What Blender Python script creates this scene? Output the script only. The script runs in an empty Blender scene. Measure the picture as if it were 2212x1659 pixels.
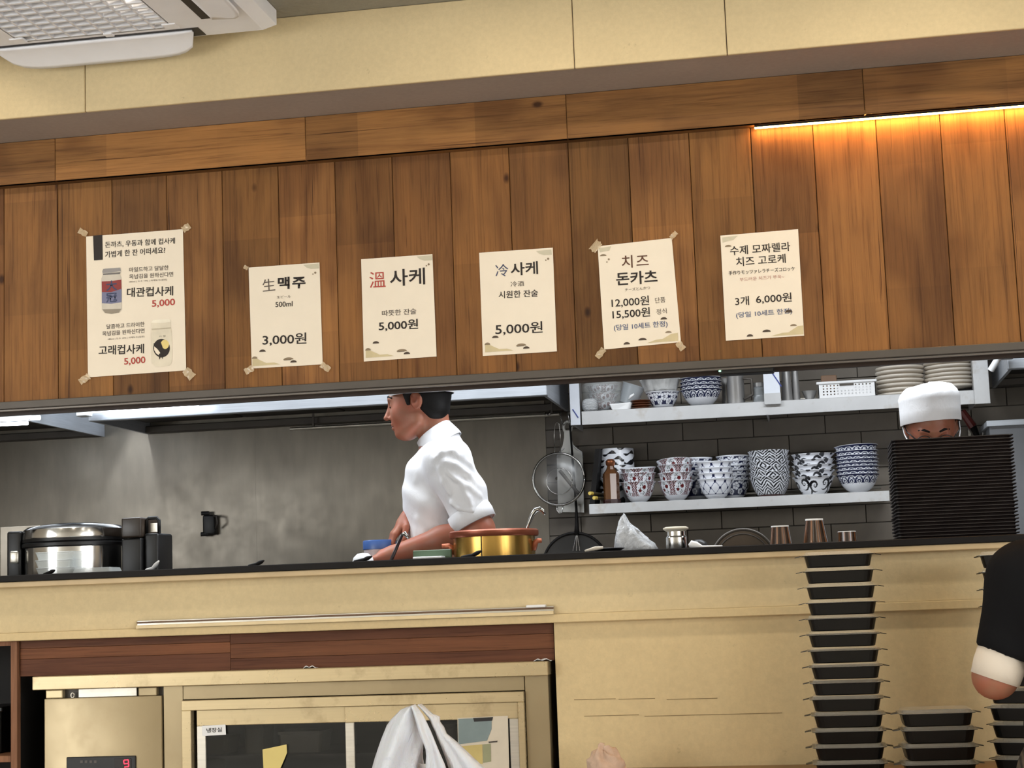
import bpy, bmesh, math, random
import numpy as np
from mathutils import Vector, Matrix
random.seed(7)
SC = bpy.context.scene
COL = SC.collection

# ------------------------------------------------------------------ camera
F = 3700.0                                     # focal length in pixels of the 2212 px frame
CAM = np.array([0.0, -4.72, 1.12])
YAW, PITCH, ROLL = [math.radians(v) for v in (-9.781, 7.095, -2.102)]
_f = np.array([math.sin(YAW)*math.cos(PITCH), math.cos(YAW)*math.cos(PITCH), math.sin(PITCH)])
_r0 = np.array([math.cos(YAW), -math.sin(YAW), 0.0]); _u0 = np.cross(_r0, _f)
_r = math.cos(ROLL)*_r0 + math.sin(ROLL)*_u0; _u = -math.sin(ROLL)*_r0 + math.cos(ROLL)*_u0
cd = bpy.data.cameras.new('camera'); cam = bpy.data.objects.new('camera', cd); COL.objects.link(cam)
cd.sensor_fit = 'HORIZONTAL'; cd.sensor_width = 36.0; cd.lens = 36.0*F/2212.0; cd.clip_start = 0.05; cd.clip_end = 60
cam.matrix_world = Matrix(((_r[0], _u[0], -_f[0], CAM[0]), (_r[1], _u[1], -_f[1], CAM[1]), (_r[2], _u[2], -_f[2], CAM[2]), (0, 0, 0, 1)))
SC.camera = cam

# ------------------------------------------------------------------ light
SC.view_settings.view_transform = 'Standard'; SC.view_settings.look = 'None'
SC.view_settings.gamma = 1.0; SC.view_settings.use_curve_mapping = False
SC.view_settings.exposure = 0.0
SC.cycles.max_bounces = 5; SC.cycles.diffuse_bounces = 3; SC.cycles.glossy_bounces = 2; SC.cycles.transmission_bounces = 2; SC.cycles.transparent_max_bounces = 8
SC.cycles.use_adaptive_sampling = True; SC.cycles.adaptive_threshold = 0.05; SC.cycles.caustics_reflective = False; SC.cycles.caustics_refractive = False
W = bpy.data.worlds.new('world'); SC.world = W; W.use_nodes = True
W.node_tree.nodes['Background'].inputs[0].default_value = (1.0, 0.92, 0.80, 1)
W.node_tree.nodes['Background'].inputs[1].default_value = 0.30
CEIL = 2.745                                   # dining room ceiling
KCEIL = 2.66                                   # kitchen ceiling
def area(name, loc, size, power, color, rot=(0, 0, 0), size_y=None, spread=None):
    d = bpy.data.lights.new(name, 'AREA'); d.energy = power; d.color = color
    d.shape = 'RECTANGLE' if size_y else 'DISK'; d.size = size
    if size_y: d.size_y = size_y
    if spread: d.spread = math.radians(spread)
    o = bpy.data.objects.new(name, d); COL.objects.link(o); o.location = loc; o.rotation_euler = rot
    return o
WARM = (1.0, 0.88, 0.72); COOL = (0.90, 0.95, 1.0)
LAMPS = [(lx, -0.84, 4.6) for lx in (-3.3, -2.4, -1.5, -0.6, 0.3, 1.2, 2.1)] + [(lx, -3.2, 12.5) for lx in (-2.9, -1.0, 0.9, 2.8)]
for lx, ly, pw in LAMPS:                               # warm ceiling downlights: a row washing the front, a row over the tables
    area('dining_downlight', (lx, ly, CEIL-0.012), 0.13, pw*0.9, WARM)
for lx in (-2.6, -1.15, 0.35):                         # cool kitchen ceiling panels behind the wooden front
    area('kitchen_panel_light', (lx, 0.72, KCEIL-0.045), 1.15, 29, COOL, size_y=0.28)
for sx in (-1, 1):                                     # cool fill light added at both side walls, with made-up windows
    for wy in (-6.6, -4.1):
        area('window_daylight', (5.1*sx*(1.0 if sx < 0 else 0.80), wy, 1.55), 2.2, 74, (0.95, 0.98, 1.0), rot=(math.radians(90), 0, math.radians(90*sx)), size_y=1.6)

# ------------------------------------------------------------------ pixel <-> place
def ray(px, py): return _r*(px-1106.0) - _u*(py-829.5) + _f*F
def at(px, py, Y):
    d = ray(px, py); return Vector(CAM + d*(Y-CAM[1])/d[1])
def atz(px, py, Z):
    d = ray(px, py); return Vector(CAM + d*(Z-CAM[2])/d[2])
def mpp(Y): return (Y-CAM[1])/F*1.012              # metres per pixel at depth Y

# ------------------------------------------------------------------ materials
def lin(c):
    return tuple(((v/255)/12.92 if v/255 <= 0.04045 else ((v/255+0.055)/1.055)**2.4) for v in c[:3]) + (1.0,)
class NT:
    def __init__(s, name):
        s.m = bpy.data.materials.new(name); s.m.use_nodes = True; s.t = s.m.node_tree
        s.b = s.t.nodes['Principled BSDF']; s.out = s.t.nodes['Material Output']
    def n(s, typ, ins=None, **kw):
        nd = s.t.nodes.new(typ)
        for k, v in kw.items(): setattr(nd, k, v)
        for k, v in (ins or {}).items(): s.set(nd.inputs[k], v)
        return nd
    def set(s, sock, v):
        if isinstance(v, bpy.types.NodeSocket): s.t.links.new(v, sock)
        else: sock.default_value = v
    def math(s, op, a, b=0.0, c=None):
        nd = s.t.nodes.new('ShaderNodeMath'); nd.operation = op
        s.set(nd.inputs[0], a); s.set(nd.inputs[1], b)
        if c is not None: s.set(nd.inputs[2], c)
        return nd.outputs[0]
    def mix(s, fac, a, b, blend='MIX'):
        nd = s.t.nodes.new('ShaderNodeMix'); nd.data_type = 'RGBA'; nd.blend_type = blend
        s.set(nd.inputs[0], fac); s.set(nd.inputs[6], a); s.set(nd.inputs[7], b)
        return nd.outputs[2]
    def ramp(s, fac, stops):
        nd = s.t.nodes.new('ShaderNodeValToRGB'); s.set(nd.inputs[0], fac)
        el = nd.color_ramp.elements
        while len(el) < len(stops): el.new(0.5)
        for e, (p, c) in zip(el, stops): e.position = p; e.color = c if len(c) == 4 else tuple(c)+(1,)
        return nd.outputs[0]
    def coord(s, scale=(1, 1, 1), kind='Object', offs=None):
        tc = s.n('ShaderNodeTexCoord'); mp = s.n('ShaderNodeMapping', {'Vector': tc.outputs[kind], 'Scale': scale})
        if offs is not None: s.set(mp.inputs['Location'], offs)
        return mp.outputs[0]
    def noise(s, vec, scale=5.0, detail=3.0, rough=0.55, dist=0.0):
        return s.n('ShaderNodeTexNoise', {'Vector': vec, 'Scale': scale, 'Detail': detail, 'Roughness': rough, 'Distortion': dist}).outputs[0]
    def bump(s, h, strength=0.2, dist=0.002):
        nd = s.n('ShaderNodeBump', {'Height': h, 'Strength': strength, 'Distance': dist}); s.set(s.b.inputs['Normal'], nd.outputs[0])
    def bs(s, **kw):
        for k, v in kw.items(): s.set(s.b.inputs[k.replace('_', ' ')], v)
        return s.m
def grey(v): return (v, v, v, 1)
def plain(name, rgb, rough=0.5, metal=0.0, var=0.08, scale=14.0, bump=0.0, spec=0.5, coat=0.0):
    k = NT(name); v = k.coord()
    f = k.noise(v, scale, 4)
    col = k.mix(1.0, lin(rgb), k.ramp(f, [(0.3, grey(1-var)), (0.7, grey(1+var))]), 'MULTIPLY')
    if bump: k.bump(f, bump, 0.003)
    k.bs(Base_Color=col, Roughness=rough, Metallic=metal)
    k.b.inputs['Specular IOR Level'].default_value = spec
    if coat: k.b.inputs['Coat Weight'].default_value = coat
    return k.m
def wood(name, rgb, axis='Z', dark=0.55, rough=0.5, patches=True):
    k = NT(name); oi = k.n('ShaderNodeObjectInfo')
    off = k.n('ShaderNodeCombineXYZ', {0: k.math('MULTIPLY', oi.outputs['Random'], 37.0), 1: k.math('MULTIPLY', oi.outputs['Random'], 91.0), 2: k.math('MULTIPLY', oi.outputs['Random'], 53.0)}).outputs[0]
    def sc(a, l):
        return {'Z': (a, a, l), 'X': (l, a, a)}[axis]
    v1 = k.coord(sc(15, 1.5), offs=off); v2 = k.coord(sc(170, 3.6), offs=off); v5 = k.coord(sc(60, 1.1), offs=off); v3 = k.coord(sc(5, 3.4), offs=off); v4 = k.coord(sc(7, 4.2), offs=off)
    big = k.noise(v1, 1.0, 6, 0.62, 1.2); fine = k.noise(v2, 1.0, 5, 0.65, 0.5); patch = k.noise(v3, 1.0, 2, 0.5, 0.3)
    tc_ = k.n('ShaderNodeSeparateXYZ', {0: k.n('ShaderNodeTexCoord').outputs['Object']}).outputs[2 if axis == 'Z' else 0]
    seg_ = k.n('ShaderNodeTexWhiteNoise', {'W': k.math('FLOOR', k.math('ADD', k.math('MULTIPLY', tc_, 2.9), k.math('MULTIPLY', oi.outputs['Random'], 91.0)))}, noise_dimensions='1D').outputs[0]
    crack = k.noise(v5, 1.0, 3, 0.6, 0.9)
    kn = k.n('ShaderNodeTexVoronoi', {'Vector': v4, 'Scale': 1.0}).outputs['Distance']
    base = k.mix(1.0, lin(rgb), oi.outputs['Color'], 'MULTIPLY')
    c1 = k.mix(1.0, base, k.ramp(big, [(0.27, (0.62, 0.56, 0.52, 1)), (0.48, grey(0.96)), (0.72, (1.20, 1.19, 1.16, 1))]), 'MULTIPLY')
    c2 = k.mix(1.0, c1, k.ramp(fine, [(0.30, (0.62, 0.57, 0.53, 1)), (0.47, grey(1.0)), (0.8, grey(1.16))]), 'MULTIPLY')
    c3 = k.mix(1.0, c2, k.ramp(patch, [(0.36, (0.72, 0.68, 0.66, 1)), (0.5, grey(1.0)), (0.66, (1.12, 1.1, 1.05, 1))]), 'MULTIPLY') if patches else c2
    if patches:
        c3 = k.mix(1.0, c3, k.ramp(seg_, [(0.0, grey(0.84)), (1.0, grey(1.16))]), 'MULTIPLY')
        c3 = k.mix(1.0, c3, k.ramp(crack, [(0.285, (0.30, 0.24, 0.20, 1)), (0.325, grey(1.0))]), 'MULTIPLY')
    c4 = k.mix(1.0, c3, k.ramp(kn, [(0.035, (0.22, 0.16, 0.12, 1)), (0.085, grey(1.0))]), 'MULTIPLY')
    k.bump(k.math('ADD', fine, k.math('MULTIPLY', big, 0.7)), 0.35, 0.002)
    k.b.inputs['Specular IOR Level'].default_value = 0.25
    return k.bs(Base_Color=c4, Roughness=0.6)
def plaster(name, rgb, bump=0.35, stain=True, scale=70):
    k = NT(name); v = k.coord()
    n1 = k.noise(v, scale, 5, 0.6); n2 = k.noise(v, 3.2, 3); n3 = k.noise(v, 22, 6, 0.7)
    col = k.mix(1.0, lin(rgb), k.ramp(n2, [(0.3, grey(0.93)), (0.7, grey(1.05))]), 'MULTIPLY')
    col = k.mix(1.0, col, k.ramp(n1, [(0.3, grey(0.94)), (0.7, grey(1.04))]), 'MULTIPLY')
    if stain: col = k.mix(k.ramp(n3, [(0.66, grey(0)), (0.78, grey(0.5))]), col, lin((130, 112, 80)))
    k.bump(n1, bump, 0.003)
    return k.bs(Base_Color=col, Roughness=0.75)
def steel(name, rgb, rough=0.3, stretch=(1, 1, 40), metal=1.0, var=0.12, spots=0.0):
    k = NT(name); v = k.coord(stretch); n1 = k.noise(v, 6, 4); n2 = k.noise(k.coord(), 9, 5, 0.65)
    col = k.mix(1.0, lin(rgb), k.ramp(n1, [(0.3, grey(1-var)), (0.7, grey(1+var*0.4))]), 'MULTIPLY')
    if spots: col = k.mix(k.math('MULTIPLY', k.ramp(n2, [(0.55, grey(0)), (0.68, grey(1))]), spots), col, lin((150, 128, 95)))
    rg = k.math('ADD', rough, k.math('MULTIPLY', k.math('SUBTRACT', n2, 0.5), 0.25))
    return k.bs(Base_Color=col, Roughness=rg, Metallic=metal)
def emit(name, rgb, s):
    k = NT(name); k.bs(Base_Color=lin(rgb), Emission_Color=lin(rgb), Emission_Strength=s); return k.m
def clear(name, rgb=(235, 240, 240), rough=0.08, alpha=0.25):
    k = NT(name); n = k.noise(k.coord(), 30, 3)
    k.bump(n, 0.25, 0.002)
    k.bs(Base_Color=lin(rgb), Roughness=rough, Alpha=alpha); k.b.inputs['Specular IOR Level'].default_value = 0.9
    return k.m
def vcol(name, rough=0.22, coat=0.3):
    k = NT(name); a = k.n('ShaderNodeVertexColor'); a.layer_name = 'Col'
    n = k.noise(k.coord(), 40, 2)
    col = k.mix(1.0, a.outputs[0], k.ramp(n, [(0.3, grey(0.96)), (0.7, grey(1.03))]), 'MULTIPLY')
    k.bs(Base_Color=col, Roughness=rough); k.b.inputs['Coat Weight'].default_value = coat
    return k.m
M = {}
M['plank'] = wood('plank_wood', (127, 87, 48), 'Z')
M['beam'] = wood('beam_wood', (140, 98, 56), 'X')
M['walnut'] = wood('walnut_strip', (112, 72, 50), 'X', patches=False)
M['cabwood'] = wood('cabinet_wood', (140, 98, 72), 'Z', patches=False)
M['cream'] = plaster('cream_plaster', (214, 193, 150))
M['creamlow'] = plaster('cream_panel', (218, 194, 147), 0.2)
M['soffit'] = plaster('grey_soffit', (164, 150, 140), 0.1, False)
M['ceil'] = plaster('ceiling_grey', (150, 146, 134), 0.9, False, 55)
M['room'] = plaster('room_paint', (222, 216, 204), 0.1, False)
M['floor'] = plain('floor_tile', (214, 208, 198), 0.5, scale=4)
M['steel'] = steel('stainless_brushed', (178, 178, 178), 0.32)
M['steelw'] = steel('stainless_wall', (136, 129, 118), 0.38, (3, 3, 0.8), metal=0.88, var=0.14)
M['steelh'] = steel('stainless_hood', (196, 201, 208), 0.40, (1, 1, 30), metal=0.35)
M['shelf'] = steel('shelf_steel', (205, 205, 205), 0.5, (1, 1, 1), 0.55, 0.1, 0.35)
M['alu'] = steel('aluminium', (214, 208, 196), 0.35, (1, 30, 30), 0.8, 0.1, 0.2)
M['dkmetal'] = steel('dark_grey_metal', (88, 82, 76), 0.5, (1, 1, 1), 0.3)
M['black'] = plain('black_plastic', (20, 19, 19), 0.42, var=0.2)
M['blackm'] = plain('black_matte', (18, 15, 14), 0.65, var=0.2, spec=0.25)
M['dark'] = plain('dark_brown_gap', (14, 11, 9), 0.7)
M['white'] = plain('white_plastic', (236, 236, 236), 0.4, var=0.02)
M['acw'] = plain('ac_plastic', (240, 240, 244), 0.5, var=0.02)
M['tile'] = plain('grey_glazed_tile', (124, 116, 106), 0.22, var=0.12, scale=6)
M['grout'] = plain('dark_grout', (58, 54, 50), 0.8)

# ------------------------------------------------------------------ mesh helpers
class MB:
    def __init__(s): s.v = []; s.f = []; s.c = None
    def add(s, vs, fs):
        o = len(s.v); s.v += [tuple(p) for p in vs]; s.f += [tuple(i+o for i in f) for f in fs]; return s
    def box(s, x0, x1, y0, y1, z0, z1, ch=0.0):
        if not ch:
            return s.add([(x, y, z) for x in (x0, x1) for y in (y0, y1) for z in (z0, z1)],
                         [(0, 1, 3, 2), (4, 6, 7, 5), (0, 4, 5, 1), (2, 3, 7, 6), (0, 2, 6, 4), (1, 5, 7, 3)])
        bm = bmesh.new(); bmesh.ops.create_cube(bm, size=1.0)
        for v in bm.verts: v.co = Vector((x0 if v.co.x < 0 else x1, y0 if v.co.y < 0 else y1, z0 if v.co.z < 0 else z1))
        bmesh.ops.bevel(bm, geom=bm.edges[:], offset=ch, segments=1, affect='EDGES')
        return s.bm(bm)
    def rbox(s, x0, x1, y0, y1, z0, z1, r, seg=3):
        bm = bmesh.new(); bmesh.ops.create_cube(bm, size=1.0)
        for v in bm.verts: v.co = Vector((x0 if v.co.x < 0 else x1, y0 if v.co.y < 0 else y1, z0 if v.co.z < 0 else z1))
        bmesh.ops.bevel(bm, geom=bm.edges[:], offset=r, segments=seg, affect='EDGES', profile=0.5)
        return s.bm(bm)
    def bm(s, bm):
        bm.verts.index_update(); s.add([v.co[:] for v in bm.verts], [[v.index for v in f.verts] for f in bm.faces]); bm.free(); return s
    def lathe(s, prof, n=32, c=(0, 0, 0), close=False, ax=1.0, ay=1.0):
        o = len(s.v)
        for r, z in prof:
            for i in range(n):
                a = 2*math.pi*i/n; s.v.append((c[0]+r*ax*math.cos(a), c[1]+r*ay*math.sin(a), c[2]+z))
        m = len(prof)
        for j in range(m-1 if not close else m):
            k = (j+1) % m
            for i in range(n):
                i2 = (i+1) % n; s.f.append((o+j*n+i, o+j*n+i2, o+k*n+i2, o+k*n+i))
        if not close:
            if prof[0][0] > 1e-6: s.f.append(tuple(o+i for i in reversed(range(n))))
            if prof[-1][0] > 1e-6: s.f.append(tuple(o+(m-1)*n+i for i in range(n)))
        return s
    def tube(s, pts, r, n=8, cap=True):
        pts = [Vector(p) for p in pts]; rs = r if isinstance(r, (list, tuple)) else [r]*len(pts); o = len(s.v); up = None
        for i, p in enumerate(pts):
            t = (pts[min(i+1, len(pts)-1)] - pts[max(i-1, 0)]).normalized()
            if up is None:
                up = Vector((0, 0, 1)) if abs(t.z) < 0.9 else Vector((1, 0, 0))
            a = t.cross(up).normalized(); b = a.cross(t).normalized(); up = b
            for k in range(n):
                g = 2*math.pi*k/n; s.v.append(tuple(p + (a*math.cos(g)+b*math.sin(g))*rs[i]))
        for i in range(len(pts)-1):
            for k in range(n):
                k2 = (k+1) % n; s.f.append((o+i*n+k, o+i*n+k2, o+(i+1)*n+k2, o+(i+1)*n+k))
        if cap:
            s.f.append(tuple(o+k for k in reversed(range(n)))); s.f.append(tuple(o+(len(pts)-1)*n+k for k in range(n)))
        return s
    def prism(s, poly, depth, frame=None):
        """poly: 2-D points (x, z) extruded along y from 0 to depth; frame maps (x, y, z) to a place"""
        g = frame or (lambda x, y, z: (x, y, z)); n = len(poly)
        vs = [g(x, 0.0, z) for x, z in poly] + [g(x, depth, z) for x, z in poly]
        return s.add(vs, [tuple(range(n)), tuple(reversed(range(n, 2*n)))] + [(i, i+n, (i+1) % n + n, (i+1) % n) for i in range(n)])
    def loft(s, rows, closed=False):
        o = len(s.v); n = len(rows[0])
        for rw in rows: s.v += [tuple(p) for p in rw]
        for j in range(len(rows)-1):
            for i in range(n if closed else n-1):
                i2 = (i+1) % n; s.f.append((o+j*n+i, o+j*n+i2, o+(j+1)*n+i2, o+(j+1)*n+i))
        return s
    def mesh(s, name, shift=None, smooth=False, cols=None):
        vs = np.array(s.v, dtype=float)
        if shift is not None: vs = vs - np.array(shift)
        me = bpy.data.meshes.new(name); me.from_pydata(vs.tolist(), [], s.f); me.update()
        bm = bmesh.new(); bm.from_mesh(me); bmesh.ops.recalc_face_normals(bm, faces=bm.faces[:]); bm.to_mesh(me); bm.free()
        if smooth:
            me.polygons.foreach_set('use_smooth', [True]*len(me.polygons))
        if cols is not None:
            at_ = me.color_attributes.new('Col', 'FLOAT_COLOR', 'POINT'); at_.data.foreach_set('color', np.asarray(cols, dtype=np.float32).ravel())
        return me
    def build(s, name, mat, parent=None, smooth=False, world=False, angle=None, cols=None):
        sh = None
        if world and parent is not None: sh = WLOC[parent.name]
        me = s.mesh(name, sh, smooth, cols)
        if mat is not None: me.materials.append(mat)
        o = bpy.data.objects.new(name, me); COL.objects.link(o)
        if parent is not None:
            o.parent = parent; WLOC[o.name] = WLOC.get(parent.name, (0, 0, 0))
        else: WLOC[o.name] = (0, 0, 0)
        if smooth and angle is not None: sharp(me, angle)
        return o
WLOC = {}
def sharp(me, deg):
    bm = bmesh.new(); bm.from_mesh(me); lim = math.radians(deg)
    for e in bm.edges:
        if len(e.link_faces) == 2 and e.calc_face_angle(0) > lim: e.smooth = False
    bm.to_mesh(me); bm.free()
def thing(name, label, cat, loc=(0, 0, 0), group=None, rotz=0.0):
    o = bpy.data.objects.new(name, None); COL.objects.link(o); o.location = loc; o.rotation_euler = (0, 0, rotz)
    o.empty_display_size = 0.05
    WLOC[o.name] = tuple(loc); tag(o, label, cat, group); return o
def tag(o, label, cat, group=None):
    o['label'] = label; o['category'] = cat
    if group: o['group'] = group
    return o
def struct(o): o['kind'] = 'structure'; return o
def one(name, mb, mat, label, cat, loc=(0, 0, 0), group=None, smooth=False, angle=None, cols=None):
    """a thing that is one mesh; mb is in world places, moved so that its origin is loc"""
    me = mb.mesh(name, loc, smooth, cols)
    if mat is not None: me.materials.append(mat)
    o = bpy.data.objects.new(name, me); COL.objects.link(o); o.location = loc; WLOC[o.name] = tuple(loc)
    if smooth and angle is not None: sharp(me, angle)
    return tag(o, label, cat, group)
def clone(o, loc=None, label=None, group=None, rot=None, parent=None):
    c = o.copy(); COL.objects.link(c); c.parent = parent
    if loc is not None: c.location = loc
    if rot is not None: c.rotation_euler = rot
    if label: c['label'] = label
    if group: c['group'] = group
    for ch in o.children: clone(ch, parent=c)
    return c
ORD = ['topmost', 'second', 'third', 'fourth', 'fifth', 'sixth', 'seventh', 'eighth', 'ninth', 'tenth', 'eleventh', 'twelfth', 'thirteenth', 'fourteenth', 'fifteenth', 'sixteenth', 'seventeenth', 'eighteenth', 'nineteenth', 'twentieth', 'twenty-first', 'twenty-second', 'twenty-third', 'twenty-fourth', 'twenty-fifth', 'twenty-sixth', 'twenty-seventh', 'twenty-eighth', 'twenty-ninth', 'thirtieth', 'thirty-first']
def from_top(k): return 'topmost' if k == 0 else ORD[k] + ' from the top'
# ================================================================== the setting
YB = 2.20                                            # kitchen back wall
ZW0, ZB0, ZS = 1.749, 2.398, 2.528                   # wood bottom, beam bottom, soffit
# --- room shell
struct(MB().box(-5.2, 4.2, -8.0, 0.0, -0.06, 0.0).build('floor', M['floor']))
struct(MB().box(-5.2, 4.2, -8.0, -0.285, CEIL, CEIL+0.06).build('ceiling', M['ceil']))
struct(MB().box(-5.26, -5.2, -8.0, 0.0, 0, CEIL).build('wall_left', M['room']))
struct(MB().box(4.2, 4.26, -8.0, 0.0, 0, CEIL).build('wall_right', M['room']))
struct(MB().box(-5.2, 4.2, -8.06, -8.0, 0, CEIL).build('wall_rear', M['room']))
for i_, (wx, wy) in enumerate(((-5.2, -6.6), (-5.2, -4.1), (4.2, -6.6), (4.2, -4.1))):  # unseen windows with glowing panes, added to go with the fill light
    q0, q1 = (wx+0.001, wx+0.05) if wx < 0 else (wx-0.05, wx-0.001)
    w_ = struct(MB().box(q0, q1, wy-1.2, wy+1.2, 0.65, 0.70).box(q0, q1, wy-1.2, wy+1.2, 2.40, 2.45).box(q0, q1, wy-1.2, wy-1.15, 0.65, 2.45).box(q0, q1, wy+1.15, wy+1.2, 0.65, 2.45).build('window_%d' % (i_+1), M['white']))
    MB().box(q0+0.005, q0+0.01, wy-1.15, wy+1.15, 0.70, 2.40).build('pane', emit('window_sky_%d' % i_, (235, 240, 245), 1.2), w_)
struct(MB().box(-5.0, 3.0, 0.2, YB, -0.06, 0.0).build('floor_kitchen', M['tile']))
struct(MB().box(-5.0, 3.0, 0.20, YB, KCEIL, KCEIL+0.06).build('ceiling_kitchen', plain('kitchen_ceiling_paint', (190, 190, 188), 0.8)))
struct(MB().box(-5.06, -5.0, 0.2, YB, 0, KCEIL).build('wall_kitchen_left', M['tile']))
struct(MB().box(3.0, 3.06, 0.2, YB, 0, KCEIL).build('wall_kitchen_right', M['tile']))
# --- upper bulkhead: cream face in panels, grey underside
bk = struct(MB().box(-5.2, 4.2, -0.275, 0.05, ZS+0.004, CEIL+0.06).build('wall_bulkhead', M['soffit']))
MB().box(-5.2, 4.2, -0.277, -0.04, ZS, ZS+0.006).build('underside_panel', M['soffit'], bk)
cuts = [-5.2] + [at(px, 120, -0.285).x for px in (183, 1240, 1571)] + [4.2]
for a_, b_ in zip(cuts[:-1], cuts[1:]):
    MB().box(a_+0.0012, b_-0.0012, -0.285, -0.273, ZS-0.003, CEIL, 0.002).build('fascia_panel', M['cream'], bk)
# --- wooden front: planks
PW = 0.1719; X0 = at(126, 859, 0).x
wf = struct(MB().box(-5.0, 3.0, 0.016, 0.19, ZW0, 2.56).build('wall_front', M['blackm']))
tone = [1.0, 1.12, 0.72, 1.02, 0.95, 1.25, 0.90, 0.80, 0.92, 0.82, 0.72, 1.0, 0.86, 0.80, 1.25, 0.85, 1.0, 1.05, 0.95, 1.0]
pm = MB().box(-PW/2+0.0008, PW/2-0.0008, 0.0, 0.016, ZW0, 2.52, 0.0016).mesh('plank'); pm.materials.append(M['plank'])
for i in range(-14, 32):
    o = bpy.data.objects.new('plank', pm); COL.objects.link(o); o.parent = wf
    o.location = (X0+(i-0.5)*PW, random.uniform(-0.0008, 0.0008), 0)
    t = tone[i] if 0 <= i < len(tone) else random.uniform(0.85, 1.12)
    o.color = (t, t*random.uniform(0.97, 1.02), t*random.uniform(0.93, 1.03), 1)
# --- wooden beam along the top of the planks
tb = struct(MB().box(-5.0, 3.0, -0.03, 0.0, ZB0+0.012, ZS).build('trim_1', M['blackm']))
bc = [-5.0, at(-560, 330, -0.045).x] + [at(px, py, -0.045).x for px, py in ((119, 350), (660, 310), (1224, 260), (1866, 205))] + [at(2600, 150, -0.045).x, 3.0]
bt = [1.0, 0.96, 1.14, 1.08, 0.74, 0.80, 0.9]
for i, (a_, b_) in enumerate(zip(bc[:-1], bc[1:])):
    o = MB().box(a_+0.0006, b_-0.0006, -0.045, -0.028, ZB0, ZS-0.001, 0.0015).build('beam_board', M['beam'], tb)
    o.color = (bt[i], bt[i], bt[i]*0.97, 1)
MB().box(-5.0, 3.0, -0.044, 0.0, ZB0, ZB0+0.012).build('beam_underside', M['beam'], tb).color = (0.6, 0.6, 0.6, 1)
# --- warm light strip tucked under the beam at the right
xl = at(1630, 272, -0.02).x
t = thing('light_strip', 'warm glowing light strip tucked under the wooden beam', 'light strip', (xl, -0.015, ZB0-0.002))
MB().box(xl, 2.6, -0.024, -0.010, ZB0-0.005, ZB0+0.0).build('strip_backing', M['blackm'], t, world=True)
MB().box(xl, 2.6, -0.022, -0.012, ZB0-0.0075, ZB0-0.005).build('strip_lamp', emit('led_amber', (255, 182, 92), 120.0), t, world=True)
# --- metal edge under the planks, dark underside, inner rail
t2 = struct(MB().box(-5.0, 3.0, -0.008, 0.012, ZW0-0.021, ZW0+0.001, 0.0015).build('trim_2', M['dkmetal']))
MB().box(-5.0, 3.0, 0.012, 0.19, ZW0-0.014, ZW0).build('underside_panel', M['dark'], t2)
MB().box(-5.0, 3.0, 0.005, 0.013, ZW0-0.027, ZW0-0.021, 0.001).build('edge_bead', plain('edge_bead_grey', (128, 120, 112), 0.4, 0.4), t2)  # lighter strip standing in for the gloss along the lower edge
MB().box(-5.0, 3.0, 0.085, 0.10, ZW0-0.030, ZW0-0.014).build('inner_rail', plain('brown_rail', (62, 48, 40), 0.45), t2)
# --- kitchen back wall: grey tiles at the right, stainless lining at the left
wb = struct(MB().box(-5.0, 3.0, YB, YB+0.08, 0, KCEIL).build('wall_back', M['grout']))
XS = at(1181, 1000, YB-0.012).x
TW, TH = 0.2835, 0.0722
za = at(1327, 960, YB).z; xa = at(1324.6, 945, YB).x; xb_ = at(1399.5, 980, YB).x
tm = MB().box(-TW/2+0.0014, TW/2-0.0014, -0.008, 0.0, 0.0014, TH-0.0014, 0.0012).mesh('wall_tile'); tm.materials.append(M['tile'])
for rw in range(-9, 12):
    z = za + rw*TH
    if z < 0.9 or z > 2.55: continue
    xo = xa if rw % 2 == 0 else xb_
    for k in range(-3, 8):
        xc = xo + (k+0.5)*TW
        if xc+TW/2 < XS or xc > 2.0: continue
        o = bpy.data.objects.new('wall_tile', tm); COL.objects.link(o); o.parent = wb
        o.location = (xc, YB+random.uniform(-0.0005, 0.0005), z); o.rotation_euler = (random.uniform(-.004, .004), 0, 0)
sw = [(-5.0, -3.55), (-3.55, -2.30), (-2.30, XS)]
for a_, b_ in sw:
    MB().box(a_+0.0002, b_-0.0002, YB-0.012, YB-0.001, 0.5, 2.1).build('steel_lining', M['steelw'], wb)
# --- counter between room and kitchen
cn = struct(MB().box(at(1199, 1400, -0.03).x, 3.0, -0.035, 0.0, 0.0, 1.047).build('wall_counter', M['creamlow']))
xg = at(1199, 1400, -0.03).x                          # the recess for the fridge ends here
CT = 1.235
for (pa_, pb_) in (((1240, 1511), (1330, 1510)), ((1336, 1510), (1415, 1509)), ((1440, 1510), (1550, 1509)), ((1262, 1546), (1380, 1545)), ((1392, 1545), (1690, 1542))):
    p_, q_ = at(*pa_, -0.0352), at(*pb_, -0.0352); MB().box(p_.x, q_.x, -0.0358, -0.0345, (p_.z+q_.z)/2-0.0007, (p_.z+q_.z)/2+0.0007).build('scratch', plain('scratch_brown', (128, 104, 68), 0.8), cn)
for i_, (lx, ly, pw) in enumerate(LAMPS):
    t = thing('ceiling_downlight', 'recessed ceiling downlight, %s from the left in the %s' % ((['first']+ORD[1:])[i_ if i_ < 7 else i_-7], 'row nearest the wooden front' if i_ < 7 else 'row over the tables'), 'light', (lx, ly, CEIL-0.01), 'dining downlights')
    MB().lathe([(0.066, -0.008), (0.085, -0.008), (0.088, 0.0), (0.066, 0.0)], 28, (lx, ly, CEIL), close=True).build('trim_ring', M['white'], t, world=True, smooth=True, angle=40)
pc = thing('pass_counter', 'long counter with a thin black top and cream front between room and kitchen', 'counter', (-1.0, 0.1, 1.05))
MB().box(-5.0, 3.0, -0.095, 0.37, CT-0.019, CT, 0.002).build('countertop', M['blackm'], pc, world=True)
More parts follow.
